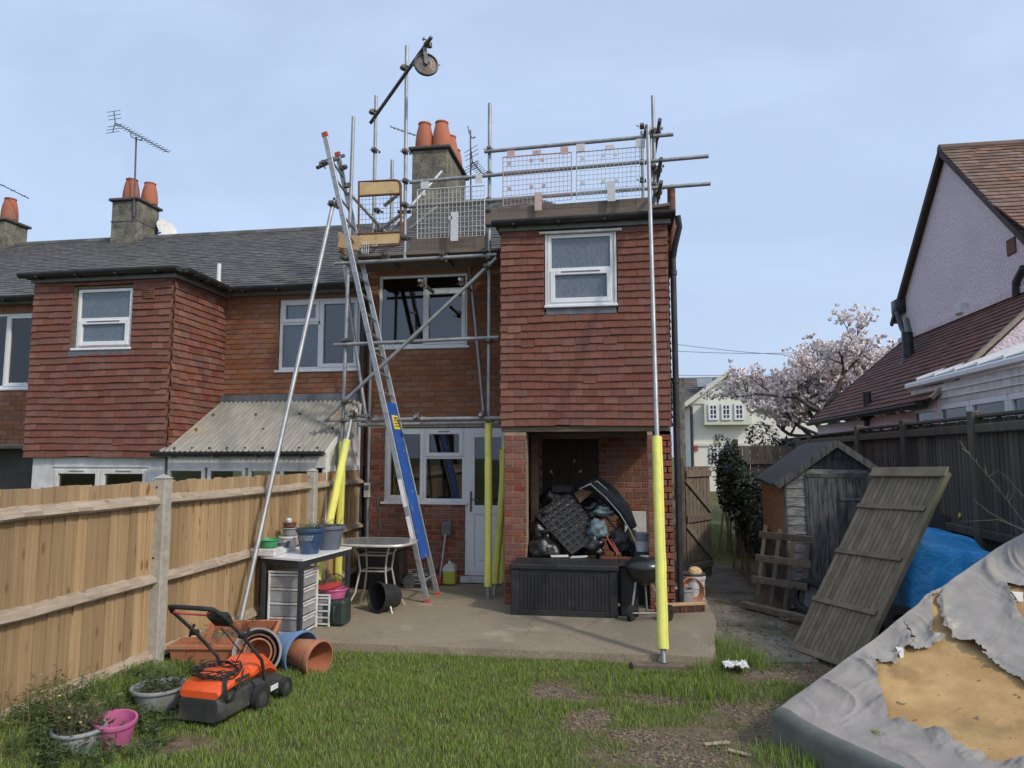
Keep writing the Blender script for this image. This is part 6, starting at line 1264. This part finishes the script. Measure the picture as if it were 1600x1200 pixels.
def skirt(t, w):   # rounded rim then side wall to the ground, along low side and rising side
    u, v = (0, t) if True else (0, 0)
    p = cov(0, t, .004); n2 = V(-CU.x, -CU.y, 0); r = .07; a = w*math.pi/2
    if w <= 1: return p+n2*(r*math.sin(a))-V(0, 0, r*(1-math.cos(a)))
    k = w-1; return p+n2*(r+.02*k)-V(0, 0, r+(p.z-r-gz(p.x, p.y)+.03)*k)
q.grid(lambda u, v: skirt(u, v*2), 60, 16); q.build('side_skirt', MT['pvc_green'], cvr, 60, fixn=False)
q = MB()
def skirt2(t, w):
    p = cov(t, 0, .004); n2 = V(-CV.x, -CV.y, 0); return p+n2*(.05*math.sin(min(1, w*2)*1.57)+.02*math.sin(22*t)*w)-V(0, 0, (p.z-gz(p.x, p.y)+.02)*max(0, w*1.12-.12)+.03*min(1, w*3))
q.grid(lambda u, v: skirt2(u, v), 70, 10); q.build('side_skirt', MT['pvc_grey'], cvr, 60, fixn=False)
for k, (px, py, w, h) in enumerate(((1405, 1018, .035, .08), (1588, 925, .05, .08))):
    u0, v0 = cov_inv(px, py); q = MB(); b0 = cov(u0, v0, .006); q.grid(lambda u, v: b0+V((u-.5)*w*(1-.7*v)*2, -.06*v+.02*math.sin(v*2.5), -.5*h*v+.04*math.sin(v*3.0)+.008*nz(u*6, v*6, k)), 8, 8); q.build('curled_flap', MT['canvas_back'], cvr, 60, fixn=False)
u0, v0 = cov_inv(1370, 1146); b0 = cov(u0, v0, .0); bl_ = MB()
for k in range(60):
    a = random.random()*6.28; l = random.uniform(.02, .055); p = b0+V(random.gauss(0, .02), random.gauss(0, .012), 0); bl_.add([p+V(-.002, 0, 0), p+V(.002, 0, 0), p+V(math.cos(a)*l, math.sin(a)*l, l*.5)], [(0, 1, 2)])
stuff(bl_.build('grass_tuft', MT['grass_blade'], cvr, 0, fixn=False))
# ================================================================== SIDE GATE, HEDGE, BACK FENCE
sg_ = thing('side_gate', 'dark boarded side gate with diagonal braces standing open by the downpipe', 'gate', (.72, 10.2, 0)); ga_, gb_ = V(.80, 10.1, 0), V(1.20, 10.75, 0); gd = (gb_-ga_); gn = V(gd.y, -gd.x, 0).normalized(); gn = gn if gn.y < 0 else -gn
for k in range(7): q = MB(); a, b = ga_+gd*(k/7+.008), ga_+gd*((k+1)/7-.008); q.prism([a+V(0, 0, .04), b+V(0, 0, .04), b+V(0, 0, 1.60), a+V(0, 0, 1.60)], gn*.016); q.build('board', MT['old_timber'], sg_, 0)
for z in (.22, .88, 1.50): q = MB(); q.bar(ga_+V(0, 0, z)+gn*.03, gb_+V(0, 0, z)+gn*.03, .028, .09, bev=.003); q.build('rail', MT['old_timber'], sg_)
for (z0, z1) in ((1.42, .96), (.80, .30)): q = MB(); q.bar(ga_+V(0, 0, z0)+gn*.03, gb_+V(0, 0, z1)+gn*.03, .024, .08, bev=.003); q.build('brace', MT['old_timber'], sg_)
tag(MB().box(.72, .80, 10.06, 10.16, -.05, 1.72, .01).build('gate_post', MT['old_timber']), 'weathered timber gate post beside the black downpipe', 'post')
def leafmass(name, label, c, r, n, m, cat, seed, lw=.03, stem=True, kind=None, lobes=5):
    t = thing(name, label, cat, (c[0], c[1], gz(c[0], c[1]))); rg = random.Random(seed); q = MB(); C_ = Vector(c); lob = [(V(rg.uniform(-.6, .6)*r[0], rg.uniform(-.6, .6)*r[1], rg.uniform(-.6, .7)*r[2]), rg.uniform(.35, .6)) for _ in range(lobes)]
    for k in range(n):
        o_, s = rg.choice(lob); d = V(rg.gauss(0, 1), rg.gauss(0, 1), rg.gauss(0, 1)).normalized()*rg.uniform(.55, 1.05)**.5*s; p = C_+o_+V(d.x*r[0], d.y*r[1], d.z*r[2])
        if p.z < -.05: continue
        u = V(rg.gauss(0, 1), rg.gauss(0, 1), rg.gauss(0, .6)).normalized(); w = u.cross(V(rg.random()-.5, rg.random()-.5, 1)).normalized(); l = lw*rg.uniform(.6, 1.4); q.add([p, p+u*l*.6+w*l*.4, p+u*l*1.5, p+u*l*.6-w*l*.4], [(0, 1, 2, 3)])
    stuff(q.build('foliage', MT[m], t, 0, fixn=False)); q = MB()
    for k in range(6): a = V(C_.x+rg.uniform(-.4, .4)*r[0], C_.y+rg.uniform(-.4, .4)*r[1], -.08); q.path([a, a.lerp(C_, .6)+V(rg.uniform(-.1, .1), 0, 0), C_+rg.choice(lob)[0]], [.022, .014, .005], 6)
    q.build('stem', MT['twig'], t); return t
mat('ivy_dark', (.030, .048, .018), (.018, .030, .012), 6, .45, var=.4, hue=.02); mat('shrub_mid', (.055, .080, .030), (.035, .055, .02), 6, .5, var=.4, hue=.02)
leafmass('ivy_bush', 'tall dark ivy bush between the open gate and the shed', (1.80, 11.9, .85), (.36, .8, 1.15), 7000, 'ivy_dark', 'bush', 1, .045)
leafmass('evergreen_shrub', 'glossy evergreen shrub rising above the ivy beside the cream house', (1.85, 14.2, 1.45), (.36, .4, .8), 2600, 'shrub_mid', 'shrub', 2, .05)
leafmass('evergreen_shrub', 'dark evergreen shrub under the blossom behind the shed roof', (3.0, 15.5, 1.7), (.7, .5, .65), 2600, 'ivy_dark', 'shrub', 3, .05)
bf = thing('back_fence', 'short grey board fence behind the shed roof', 'fence', (2.6, 13.4, 0))
for k in range(12): q = MB(); x = 1.98+.13*k; q.box(x, x+.122, 13.4+.005*(k % 2), 13.42+.005*(k % 2), -.1, 1.93-.002*k, .003); q.build('board', MT['fence_old'], bf, 0)
for x in (1.93, 3.0): q = MB(); q.box(x, x+.09, 13.33, 13.42, -.1, 2.05, .01); q.build('post', MT['fence_old'], bf)
q = MB(); q.box(2.02, 3.5, 13.36, 13.395, 1.6, 1.68); q.build('rail', MT['fence_old'], bf)
# ================================================================== PINK HOUSE NEXT DOOR
mat('pebbledash', (.84, .71, .74), (.62, .50, .53), 20, .95, bump=.8, bsc=22, bd=.04, det=8, c3=(.60, .52, .53), sc3=.7, lo3=.5, hi3=.8)
mat('roof_clay', (.22, .125, .085), (.15, .085, .065), 4, .85, bump=.4, bsc=30, var=.3, hue=.012, c3=(.13, .115, .085), sc3=.8, lo3=.45, hi3=.75)
mat('roof_red', (.175, .075, .055), (.125, .057, .045), 4, .85, bump=.4, bsc=30, var=.22, c3=(.085, .075, .05), sc3=.8, lo3=.5, hi3=.8)
ph = thing('rendered_house', 'pink pebbledashed gable house with a red tiled lean-to over the fence', 'house', (7, 14.5, 0)); GX = 6.0
apx = PX(1478, 236, GX); le = PX(1407, 490, GX); YA, ZA_, ZE = apx.y, apx.z, le.z; YL = le.y; YN = 2*YA-YL
q = MB(); q.prism([(GX, YN, -.1), (GX, YL, -.1), (GX, YL, ZE), (GX, YA, ZA_-.06), (GX, YN, ZE)], (5.5, 0, 0)); q.build('wall', MT['pebbledash'], ph, 0)
def tiled(parent, name, A, B, C_, D, m, gauge=.11, tw=.2, th=.016):
    """A-B along the eave, D-C along the top edge; overlapping tiles laid in courses"""
    A, B, C_, D = map(Vector, (A, B, C_, D)); n = (B-A).cross(D-A).normalized(); n = n if n.z > 0 else -n
    rf_ = MB().add([A, B, C_, D], [(0, 1, 2, 3)]).build(name, MT[m], parent, 0); q = MB(); H = (D-A).length; rows = int(H/gauge)
    for r_ in range(rows):
        v0, v1 = r_/rows, min(1, (r_+1.25)/rows); a, b = A.lerp(D, v0), B.lerp(C_, v0); a1, b1 = A.lerp(D, v1), B.lerp(C_, v1); W = (b-a).length; cnt = max(1, int(W/tw))
        for k in range(cnt+(r_ % 2)):
            u0, u1 = max(0, (k-(.5 if r_ % 2 else 0))/cnt), min(1, (k+1-(.5 if r_ % 2 else 0))/cnt)
            if u1-u0 < .002: continue
            e = random.uniform(0, .005); p = [a.lerp(b, u0)+n*(.03+e), a.lerp(b, u1)+n*(.03+e), a1.lerp(b1, u1)+n*(.010+e), a1.lerp(b1, u0)+n*(.010+e)]; q.add(p+[p[0]-n*th, p[1]-n*th], [(0, 1, 2, 3), (4, 5, 1, 0)])
    stuff(q.build('roof_tiles', MT[m], rf_, 0, fixn=False)); return rf_
OV = .12; ze_ = ZE-.18; yn_ = YN-.25; yl_ = YL+.25
rp = tiled(ph, 'roof', (GX-OV, yn_, ze_), (GX+5.5, yn_, ze_), (GX+5.5, YA, ZA_+.05), (GX-OV, YA, ZA_+.05), 'roof_clay', .13, .2)
tiled(ph, 'roof', (GX-OV, yl_, ze_), (GX+5.5, yl_, ze_), (GX+5.5, YA, ZA_+.05), (GX-OV, YA, ZA_+.05), 'roof_clay', .2, .4)
q = MB(); q.path([(GX-OV, YA, ZA_+.04), (GX+5.5, YA, ZA_+.04)], .09, 10); q.build('ridge', MT['roof_clay'], ph)
mat('verge_dark', (.085, .065, .055), (.06, .045, .04), 9, .85)
for ys in (yn_, yl_): q = MB(); q.bar((GX-OV+.01, YA, ZA_-.01), (GX-OV+.01, ys, ze_-.03), .05, .09, up=(0, 0, 1)); q.build('bargeboard', MT['verge_dark'], ph)
# lower catslide piece, gutters and pipes
a = PX(1562, 322, GX-.1); q = MB(); tiled(ph, 'lower_roof', (GX-.15, a.y-.9, a.z-.75), (GX+3, a.y-.9, a.z-.75), (GX+3, a.y+.1, a.z+.05), (GX-.15, a.y+.1, a.z+.05), 'roof_clay', .13, .2)
a = PX(1581, 385, GX); MB().box(GX-.02, GX+.02, a.y-.13, a.y+.13, a.z-.13, a.z+.13, .01).build('air_vent', MT['rust_frame'], ph)
a = PX(1507, 482, GX); MB().box(GX-.12, GX+.02, a.y-.12, a.y+.12, a.z-.10, a.z+.10, .02).build('flue_box', MT['upvc_old'], ph)
q = MB(); q.path([PX(1600, 418, GX-.1), PX(1588, 440, GX-.1), PX(1588, 462, GX-.1)], .06, 10); q.build('drain_pipe', MT['black_gutter'], ph, 60)
q = MB(); e0 = PX(1404, 488, GX-.12); q.box(GX-.2, GX+.02, e0.y-.1, e0.y+.2, e0.z-.02, e0.z+.28, .02); q.path([e0+V(-.05, -.05, 0), PX(1409, 512, GX-.2), PX(1417, 525, GX-.25)], .055, 10); q.build('drain_pipe', MT['black_gutter'], ph, 60)
# lean-to with red tiles
EXL, ZLE, ZLT = 4.20, 2.52, PX(1420, 532, GX).z; yf_ = PX(1412, 530, GX).y+.1; yn2 = PX(1600, 482, GX).y
ylo = 10.6
A_, B_, C2, D_ = V(EXL, ylo, ZLE), V(EXL, 17.2, ZLE), V(GX, yf_, ZLT), V(GX, ylo, ZLT)
lt2 = tiled(ph, 'lean_to_roof', A_, B_, C2, D_, 'roof_red', .125, .2)
q = MB(); q.bar(A_+V(0, 0, .02), D_+V(0, 0, .02), .10, .05); q.build('verge_mortar', MT['fence_rail'], lt2); q = MB(); q.bar(B_+V(0, 0, .0), C2, .10, .06); q.build('verge_far', MT['verge_dark'], lt2); q = MB(); q.bar(D_+V(-.02, 0, .05), C2+V(-.02, 0, .05), .12, .10); q.build('flashing', MT['pebbledash'], lt2)
gutter(ph, (EXL+.05, ylo+.3, ZLE-.02), (EXL+.05, 17.2, ZLE-.02), r=.07, out=Vector((-1, 0, 0)), br=6)
q = MB(); q.box(EXL+.12, GX, ylo+.9, 17.0, -.1, ZLE-.1); q.build('lean_to_wall', MT['pebbledash'], ph, 0)
q = MB(); q.prism([(EXL+.1, ylo+.03, -.1), (GX+2, ylo+.03, -.1), (GX+2, ylo+.03, ZLT), (GX, ylo+.03, ZLT-.06), (EXL+.1, ylo+.03, ZLE)], (0, .12, 0)); q.build('end_wall', MT['pebbledash'], ph, 0)
def flue(px, py0, py1, X, r):
    a = PX(px, py1, X); b = PX(px, py0, X); q = MB(); q.tube(a+V(0, 0, -.15), (a.x, a.y, b.z), r, 12); q.lathe([(r*2.2, -.06), (r*1.4, .02), (r*1.02, .10)], TR(a), 14); return q.build('flue_pipe', MT['black_gutter'], lt2)
flue(1356, 612, 652, 4.32, .075); flue(1420, 518, 568, 5.35, .10)
q = MB(); q.tube(PX(1420, 518, 5.35)+V(0, 0, -.06), PX(1416, 500, 5.6), .06, 10); q.build('flue_elbow', MT['black_gutter'], lt2)
# white conservatory beside the fence
cs_ = thing('conservatory', 'white conservatory with clear roof light above the dark fence', 'conservatory', (4.6, 8.5, 0)); KX = 4.35
g0, g1 = PX(1424, 612, KX), PX(1600, 549, KX); zg = (g0.z+g1.z)/2
q = MB(); q.box(KX-.10, KX, 4.5, g0.y, zg-.055, zg+.035, .02); q.build('gutter', MT['upvc'], cs_)
q = MB(); q.box(KX-.03, KX+.04, 4.5, g0.y-.05, zg-.36, zg-.075, .004); q.box(KX-.02, KX+.04, 4.5, g0.y-.05, -.1, 1.2); q.build('side_wall', MT['upvc_old'], cs_)
for z in (zg-.17, zg-.27): q = MB(); q.box(KX-.045, KX-.03, 4.5, g0.y-.06, z-.006, z+.006); q.build('cladding_joint', MT['upvc'], cs_)
yy = g0.y-.05; k = 0
while yy > 5.2:
    q = MB()
    for (a, b, c_, d) in ((yy-.9, yy, zg-.43, zg-.36), (yy-.9, yy, 1.2, 1.27), (yy-.07, yy, 1.27, zg-.43), (yy-.9, yy-.83, 1.27, zg-.43)): q.box(KX-.03, KX+.04, a, b, c_, d, .004)
    w = q.build('window', MT['upvc'], cs_); q = MB(); q.box(KX, KX+.01, yy-.83, yy-.07, 1.27, zg-.43); q.build('pane', MT['glass'], w, 0); yy -= .92
rz0, rz1 = zg+.06, zg+.62; mat('poly_roof', (.24, .27, .30), (.19, .215, .24), 4, .2, spec=.5); 
for k in range(5):
    y1 = g0.y-.25-.62*k; q = MB(); q.prism([(KX+.02, y1, rz0), (KX+.02, y1-.57, rz0), (KX+1.5, y1-.57, rz1), (KX+1.5, y1, rz1)], (0, 0, .02)); q.build('roof_pane', MT['poly_roof'], cs_, 0); q = MB(); q.bar((KX+.0, y1+.025, rz0+.02), (KX+1.5, y1+.025, rz1+.02), .05, .05); q.build('glazing_bar', MT['upvc'], cs_)
q = MB(); q.box(KX+.1, KX+2.2, g0.y-.1, g0.y, -.1, rz0); q.build('end_wall', MT['upvc_old'], cs_)
tag(MB().box(KX+1.0, KX+1.1, 5.0, g0.y-.3, -.1, 2.3).build('conservatory_screen', MT['plywood']), 'brown screen glimpsed through the conservatory windows', 'screen')
# ================================================================== CREAM HOUSE FAR BEHIND
mat('cream_wall', (.76, .74, .66), (.70, .68, .60), 1.5, .9); mat('sage_trim', (.64, .65, .54), (.58, .59, .49), 2, .8); mat('far_tile', (.115, .10, .09), (.085, .075, .07), 2, .9, var=.2)
fh = thing('cream_house', 'cream rendered house with sage trimmed gable seen past the gate', 'house', (6, 38, 0)); FYD = 38.0
def fx(px): return PY(px, 650, FYD).x
def fz(py): return PY(1150, py, FYD).z
x0, x1 = fx(1079), fx(1262); zE = fz(628); zA = fz(586); xa = fx(1138); 
q = MB(); q.box(x0, x1+3, FYD, FYD+7, -.2, zE); q.prism([(x0, FYD, zE), (fx(1197), FYD, zE), (xa, FYD, zA)], (0, 5, 0)); q.build('wall', MT['cream_wall'], fh, 0)
q = MB(); q.bar((xa, FYD-.2, zA+.1), (x0-.3, FYD-.2, zE-.15), .3, .22); q.bar((xa, FYD-.2, zA+.1), (fx(1202), FYD-.2, zE-.15), .3, .22); q.box(x0-.2, fx(1197)+.2, FYD-.06, FYD-.01, zE-.08, zE+.1)
for px in (1108, 1138, 1168): X = fx(px); zt = zA-abs(X-xa)*(zA-zE)/(xa-x0); q.box(X-.05, X+.05, FYD-.05, FYD-.01, zE, zt-.1)
q.box(x0, x1+2.5, FYD-.07, FYD-.01, fz(697), fz(693)); q.build('trim', MT['sage_trim'], fh)
tiled(fh, 'roof', (x0-1.3, FYD+.9, zE-.1), (x1+3, FYD+.9, zE-.1), (x1+3, FYD+4.5, fz(582)+.25), (x0-1.3, FYD+4.5, fz(582)+.25), 'far_tile', .3, .4)
q = MB(); q.add([(x0-.3, FYD-.2, zE-.1), (xa, FYD-.2, zA+.16), (xa, FYD+4, zA+.16), (x0-.3, FYD+4, zE-.1)], [(0, 1, 2, 3)]); q.add([(fx(1202), FYD-.2, zE-.1), (xa, FYD-.2, zA+.16), (xa, FYD+4, zA+.16), (fx(1202), FYD+4, zE-.1)], [(0, 1, 2, 3)]); q.build('gable_roof', MT['far_tile'], fh, 0)
p = PY(1101, 599, FYD+2.4); MB().obox(p+V(0, -.1, 0), (.42, 0, 0), (0, .22, .26), (0, -.05, .04)).build('roof_light', MT['poly_roof'], fh)
q = MB(); q.box(fx(1099), fx(1172), FYD-.5, FYD, fz(664), zE-.1); q.build('oriel', MT['sage_trim'], fh, 0)
mat('far_glass', (.05, .06, .08), None, rough=.08)
def farwin(a, b, c_, d, Y, nxp, nzp):
    X0, X1, Z0, Z1 = fx(a), fx(b), fz(d), fz(c_); q = MB(); bars(q, X0, X1, Z0, Z1, Y-.06, Y, .1)
    for k in range(1, nxp): X = X0+(X1-X0)*k/nxp; q.box(X-.025, X+.025, Y-.05, Y, Z0, Z1)
    for k in range(1, nzp): Z = Z0+(Z1-Z0)*k/nzp; q.box(X0, X1, Y-.045, Y, Z-.025, Z+.025)
    w = q.build('window', MT['upvc'], fh, 0); MB().box(X0+.05, X1-.05, Y-.03, Y-.01, Z0+.05, Z1-.05).build('pane', MT['far_glass'], w, 0)
for (a, b) in ((1105, 1120), (1125, 1140), (1145, 1160)): farwin(a, b, 632, 657, FYD-.51, 2, 3)
farwin(1107, 1121, 698, 722, FYD-.01, 2, 3); farwin(1123, 1137, 698, 722, FYD-.01, 2, 3)
MB().box(fx(1084), fx(1089), FYD-.08, FYD-.01, fz(704), fz(696)).build('alarm_box', MT['red_rubber'], fh)
q = MB(); q.tube((fx(1080), FYD-.1, -.1), (fx(1080), FYD-.1, zE-.2), .08); q.build('downpipe', MT['black_gutter'], fh)
# chimney-edge wall glimpsed between downpipe and cream house
tag(MB().box(PY(1061, 640, 30).x, PY(1070, 640, 30).x, 30, 34, -.2, PY(1066, 590, 30).z).build('rendered_wall', MT['chimney_render']), 'narrow grey brown wall between the black downpipe and the cream house', 'wall')
# ================================================================== MAGNOLIA
mat('bark', (.12, .10, .085), (.075, .062, .055), 12, .9, bump=.5)
mat('magnolia_petal', (.86, .81, .78), (.78, .67, .66), 3, .7, var=.18, c3=(.78, .72, .68), sc3=1.5)
def tree(name, label, base, height, spread, seed, blossom=None, group=None, levels=5, nflow=3, fan=5, wide=1.0):
    rg = random.Random(seed); t = thing(name, label, 'tree', tuple(base), group=group); B = MB(); tips = []
    def grow(p, d, l, r, lev):
        P_ = [p]; R_ = [r]; q_ = Vector(p); n = 4
        for k in range(n):
            d = (d+V(rg.gauss(0, .17), rg.gauss(0, .17), rg.gauss(.05, .12))).normalized(); q_ = q_+d*l/n; P_.append(q_.copy()); R_.append(r*(1-.45*(k+1)/n))
            if lev <= 2: tips.append((q_.copy(), d.copy(), lev))
        B.path(P_, R_, 6 if lev > 2 else 4, caps=False)
        if lev == 0: return
        for c_ in range(rg.randint(2, 3) if lev < levels else fan):
            a = rg.uniform(0, 6.283) if lev < levels else 6.283*(c_+rg.uniform(-.25, .25))/fan; sp_ = rg.uniform(.35, .95) if lev < levels else rg.uniform(.35, .75); ax_ = d.cross(V(math.cos(a), math.sin(a), .3)).normalized(); nd = (d*math.cos(sp_)+ax_*math.sin(sp_)); nd.z = nd.z*.85+.08; o_ = P_[rg.randint(2, 4)] if lev < levels else P_[rg.randint(3, 4)]
            nd.x *= spread; nd.y *= spread; nd.z = max(nd.z, .12)
            grow(o_, nd.normalized(), l*rg.uniform(.62, .86), r*.56, lev-1)
    grow(Vector(base), V(0, 0, 1), height*.27, height*.026, levels)
    B.v = [(base[0]+(v[0]-base[0])*wide, base[1]+(v[1]-base[1])*wide, v[2]) for v in B.v]; tips = [(V(base[0]+(p.x-base[0])*wide, base[1]+(p.y-base[1])*wide, p.z), d, l_) for (p, d, l_) in tips]
    B.build('trunk', MT['bark'], t, 60, fixn=False)
    if blossom:
        F_ = MB()
        for (p, d, lev) in tips:
            for k in range(rg.randint(0, nflow) if lev else nflow):
                c_ = p+V(rg.gauss(0, .10), rg.gauss(0, .10), rg.gauss(0, .10)); s = rg.uniform(.06, .105); up = (V(0, 0, 1)+V(rg.gauss(0, .5), rg.gauss(0, .5), 0)).normalized(); e = up.cross(V(1, .3, 0)).normalized(); f_ = up.cross(e); np_ = rg.randint(4, 5); a0 = rg.random()*6
                for j in range(np_):
                    a = a0+6.283*j/np_; o_ = e*math.cos(a)+f_*math.sin(a); w = up.cross(o_)*s*.42; op = rg.uniform(.35, .9); F_.add([c_, c_+o_*s*op*.7+up*s*.6+w, c_+o_*s*op*1.3+up*s*1.2, c_+o_*s*op*.7+up*s*.6-w], [(0, 1, 2, 3)])
        stuff(F_.build('crown', MT[blossom], t, 0, fixn=False))
    return t
tree('magnolia_tree', 'spreading magnolia covered in pale pink blossom beyond the shed', (6.0, 20.0, -.1), 7.6, 1.2, 21, 'magnolia_petal', nflow=5, fan=9, wide=1.28)
# bare trees at the other end of the garden, behind the viewer, seen in the window reflections
for k, (x, y_, h) in enumerate(((-7.5, -13, 9.5), (-2.5, -16, 10.5), (-12, -15, 9))):
    tree('bare_tree', ['bare tree mirrored in the neighbour window', 'tall bare tree mirrored in the upstairs window', 'outermost bare tree mirrored in the far house window'][k], (x, y_, .2), h, 1.0, 40+k, levels=5, fan=4, group='bare trees reflected in the windows')
# ================================================================== AERIALS, DISH, WIRES
def yagi(parent, a, b, n, el, refl=True, m='galv_dark'):
    a, b = Vector(a), Vector(b); d = (b-a); q = MB(); q.tube(a, b, .011, 6); bo = q.build('boom', MT[m], parent); s_ = d.cross(V(0, 0, 1)).normalized(); s_ = (s_*.5+V(0, 0, .0)+V(.35, .8, 0)*.6).normalized()
    for k in range(n): p = a+d*((k+1)/(n+.5)); q = MB(); q.tube(p-s_*el, p+s_*el, .006, 5); q.build('element', MT[m], bo)
    if refl:
        up = V(0, 0, 1)
        for sg in (-1, 1):
            q = MB(); q.tube(a, a+up*sg*.22-d.normalized()*.06, .010, 6)
            for j in range(3): p = a+(up*sg*.22-d.normalized()*.06)*((j+1)/3); q.tube(p-s_*el*1.6, p+s_*el*1.6, .006, 5)
            q.build('reflector', MT[m], bo)
    return bo
ae = thing('tv_aerial', 'long television aerial on a tall mast above the two pot chimney', 'aerial', tuple(PY(209, 340, 12.15))); q = MB(); q.tube(PY(209, 338, 12.17), PY(213, 214, 12.17), .017, 8); q.build('mast', MT['galv_dark'], ae); yagi(ae, PY(180, 192, 12.2), PY(263, 238, 12.0), 16, .10); q = MB(); q.path([PY(204, 207, 12.1), PY(205, 214, 12.15), PY(213, 217, 12.17), PY(221, 220, 12.1), PY(223, 215, 12.08)], .010, 6); q.build('bracket', MT['galv_dark'], ae)
ae = thing('tv_aerial', 'thin television aerial boom poking in from the picture edge', 'aerial', tuple(PY(0, 300, 12.2))); yagi(ae, PY(-60, 258, 12.2), PY(45, 310, 12.2), 6, .05, False); q = MB(); q.tube(PY(-40, 360, 12.2), PY(-40, 262, 12.2), .017); q.build('mast', MT['galv_dark'], ae)
ae = thing('tv_aerial', 'small television aerial beside the main chimney pots', 'aerial', tuple(PY(737, 330, 13.2))); q = MB(); q.tube(PY(736, 345, 13.2), PY(735, 203, 13.2), .016); q.build('mast', MT['galv_dark'], ae); yagi(ae, PY(738, 252, 13.2), PY(757, 276, 13.0), 9, .14, True); q = MB(); q.path([PY(731, 197, 13.2), PY(733, 207, 13.2), PY(738, 216, 13.2), PY(743, 214, 13.2)], .014, 6); q.build('dipole', MT['galv_dark'], ae)
ae = thing('tv_aerial', 'pale television aerial boom sticking out beyond the chimney pots', 'aerial', tuple(PY(650, 212, 13.8))); yagi(ae, PY(668, 218, 13.8), PY(610, 198, 13.8), 9, .10, False, 'galv'); q = MB(); q.tube(PY(668, 300, 13.8), PY(668, 214, 13.8), .016); q.build('mast', MT['galv_dark'], ae)
ds = thing('satellite_dish', 'pale satellite dish behind the two pot chimney on the ridge', 'dish', tuple(PY(262, 364, 12.9))); dc = PY(258, 360, 12.9); q = MB(); q.lathe([(.001, .0), (.10, .012), (.20, .05), (.22, .07), (.21, .07), (.10, .02), (.001, .006)], align(dc, dc+V(.7, -.3, .35)), 24); q.build('bowl', MT['upvc_old'], ds); q = MB(); q.tube(dc, PY(244, 366, 12.8), .015); q.path([PY(247, 337, 12.8), PY(246, 366, 12.8)], .008, 6); q.build('arm', MT['galv_dark'], ds)
for k, (a, b, s_, lb) in enumerate((((1040, 536), (1420, 556), .25, 'upper overhead wire crossing behind the magnolia'), ((1040, 548), (1420, 538), .25, 'thin overhead wire crossing under the upper one'), ((1040, 586), (1420, 570), .2, 'lowest overhead wire above the cream house roof'))):
    A, B = PY(*a, 33), PY(*b, 33); q = MB(); q.path([A.lerp(B, t/12)-V(0, 0, s_*math.sin(math.pi*t/12)) for t in range(13)], .012, 5); tag(q.build('overhead_wire', MT['galv_dark'], None, 60), lb, 'wire')
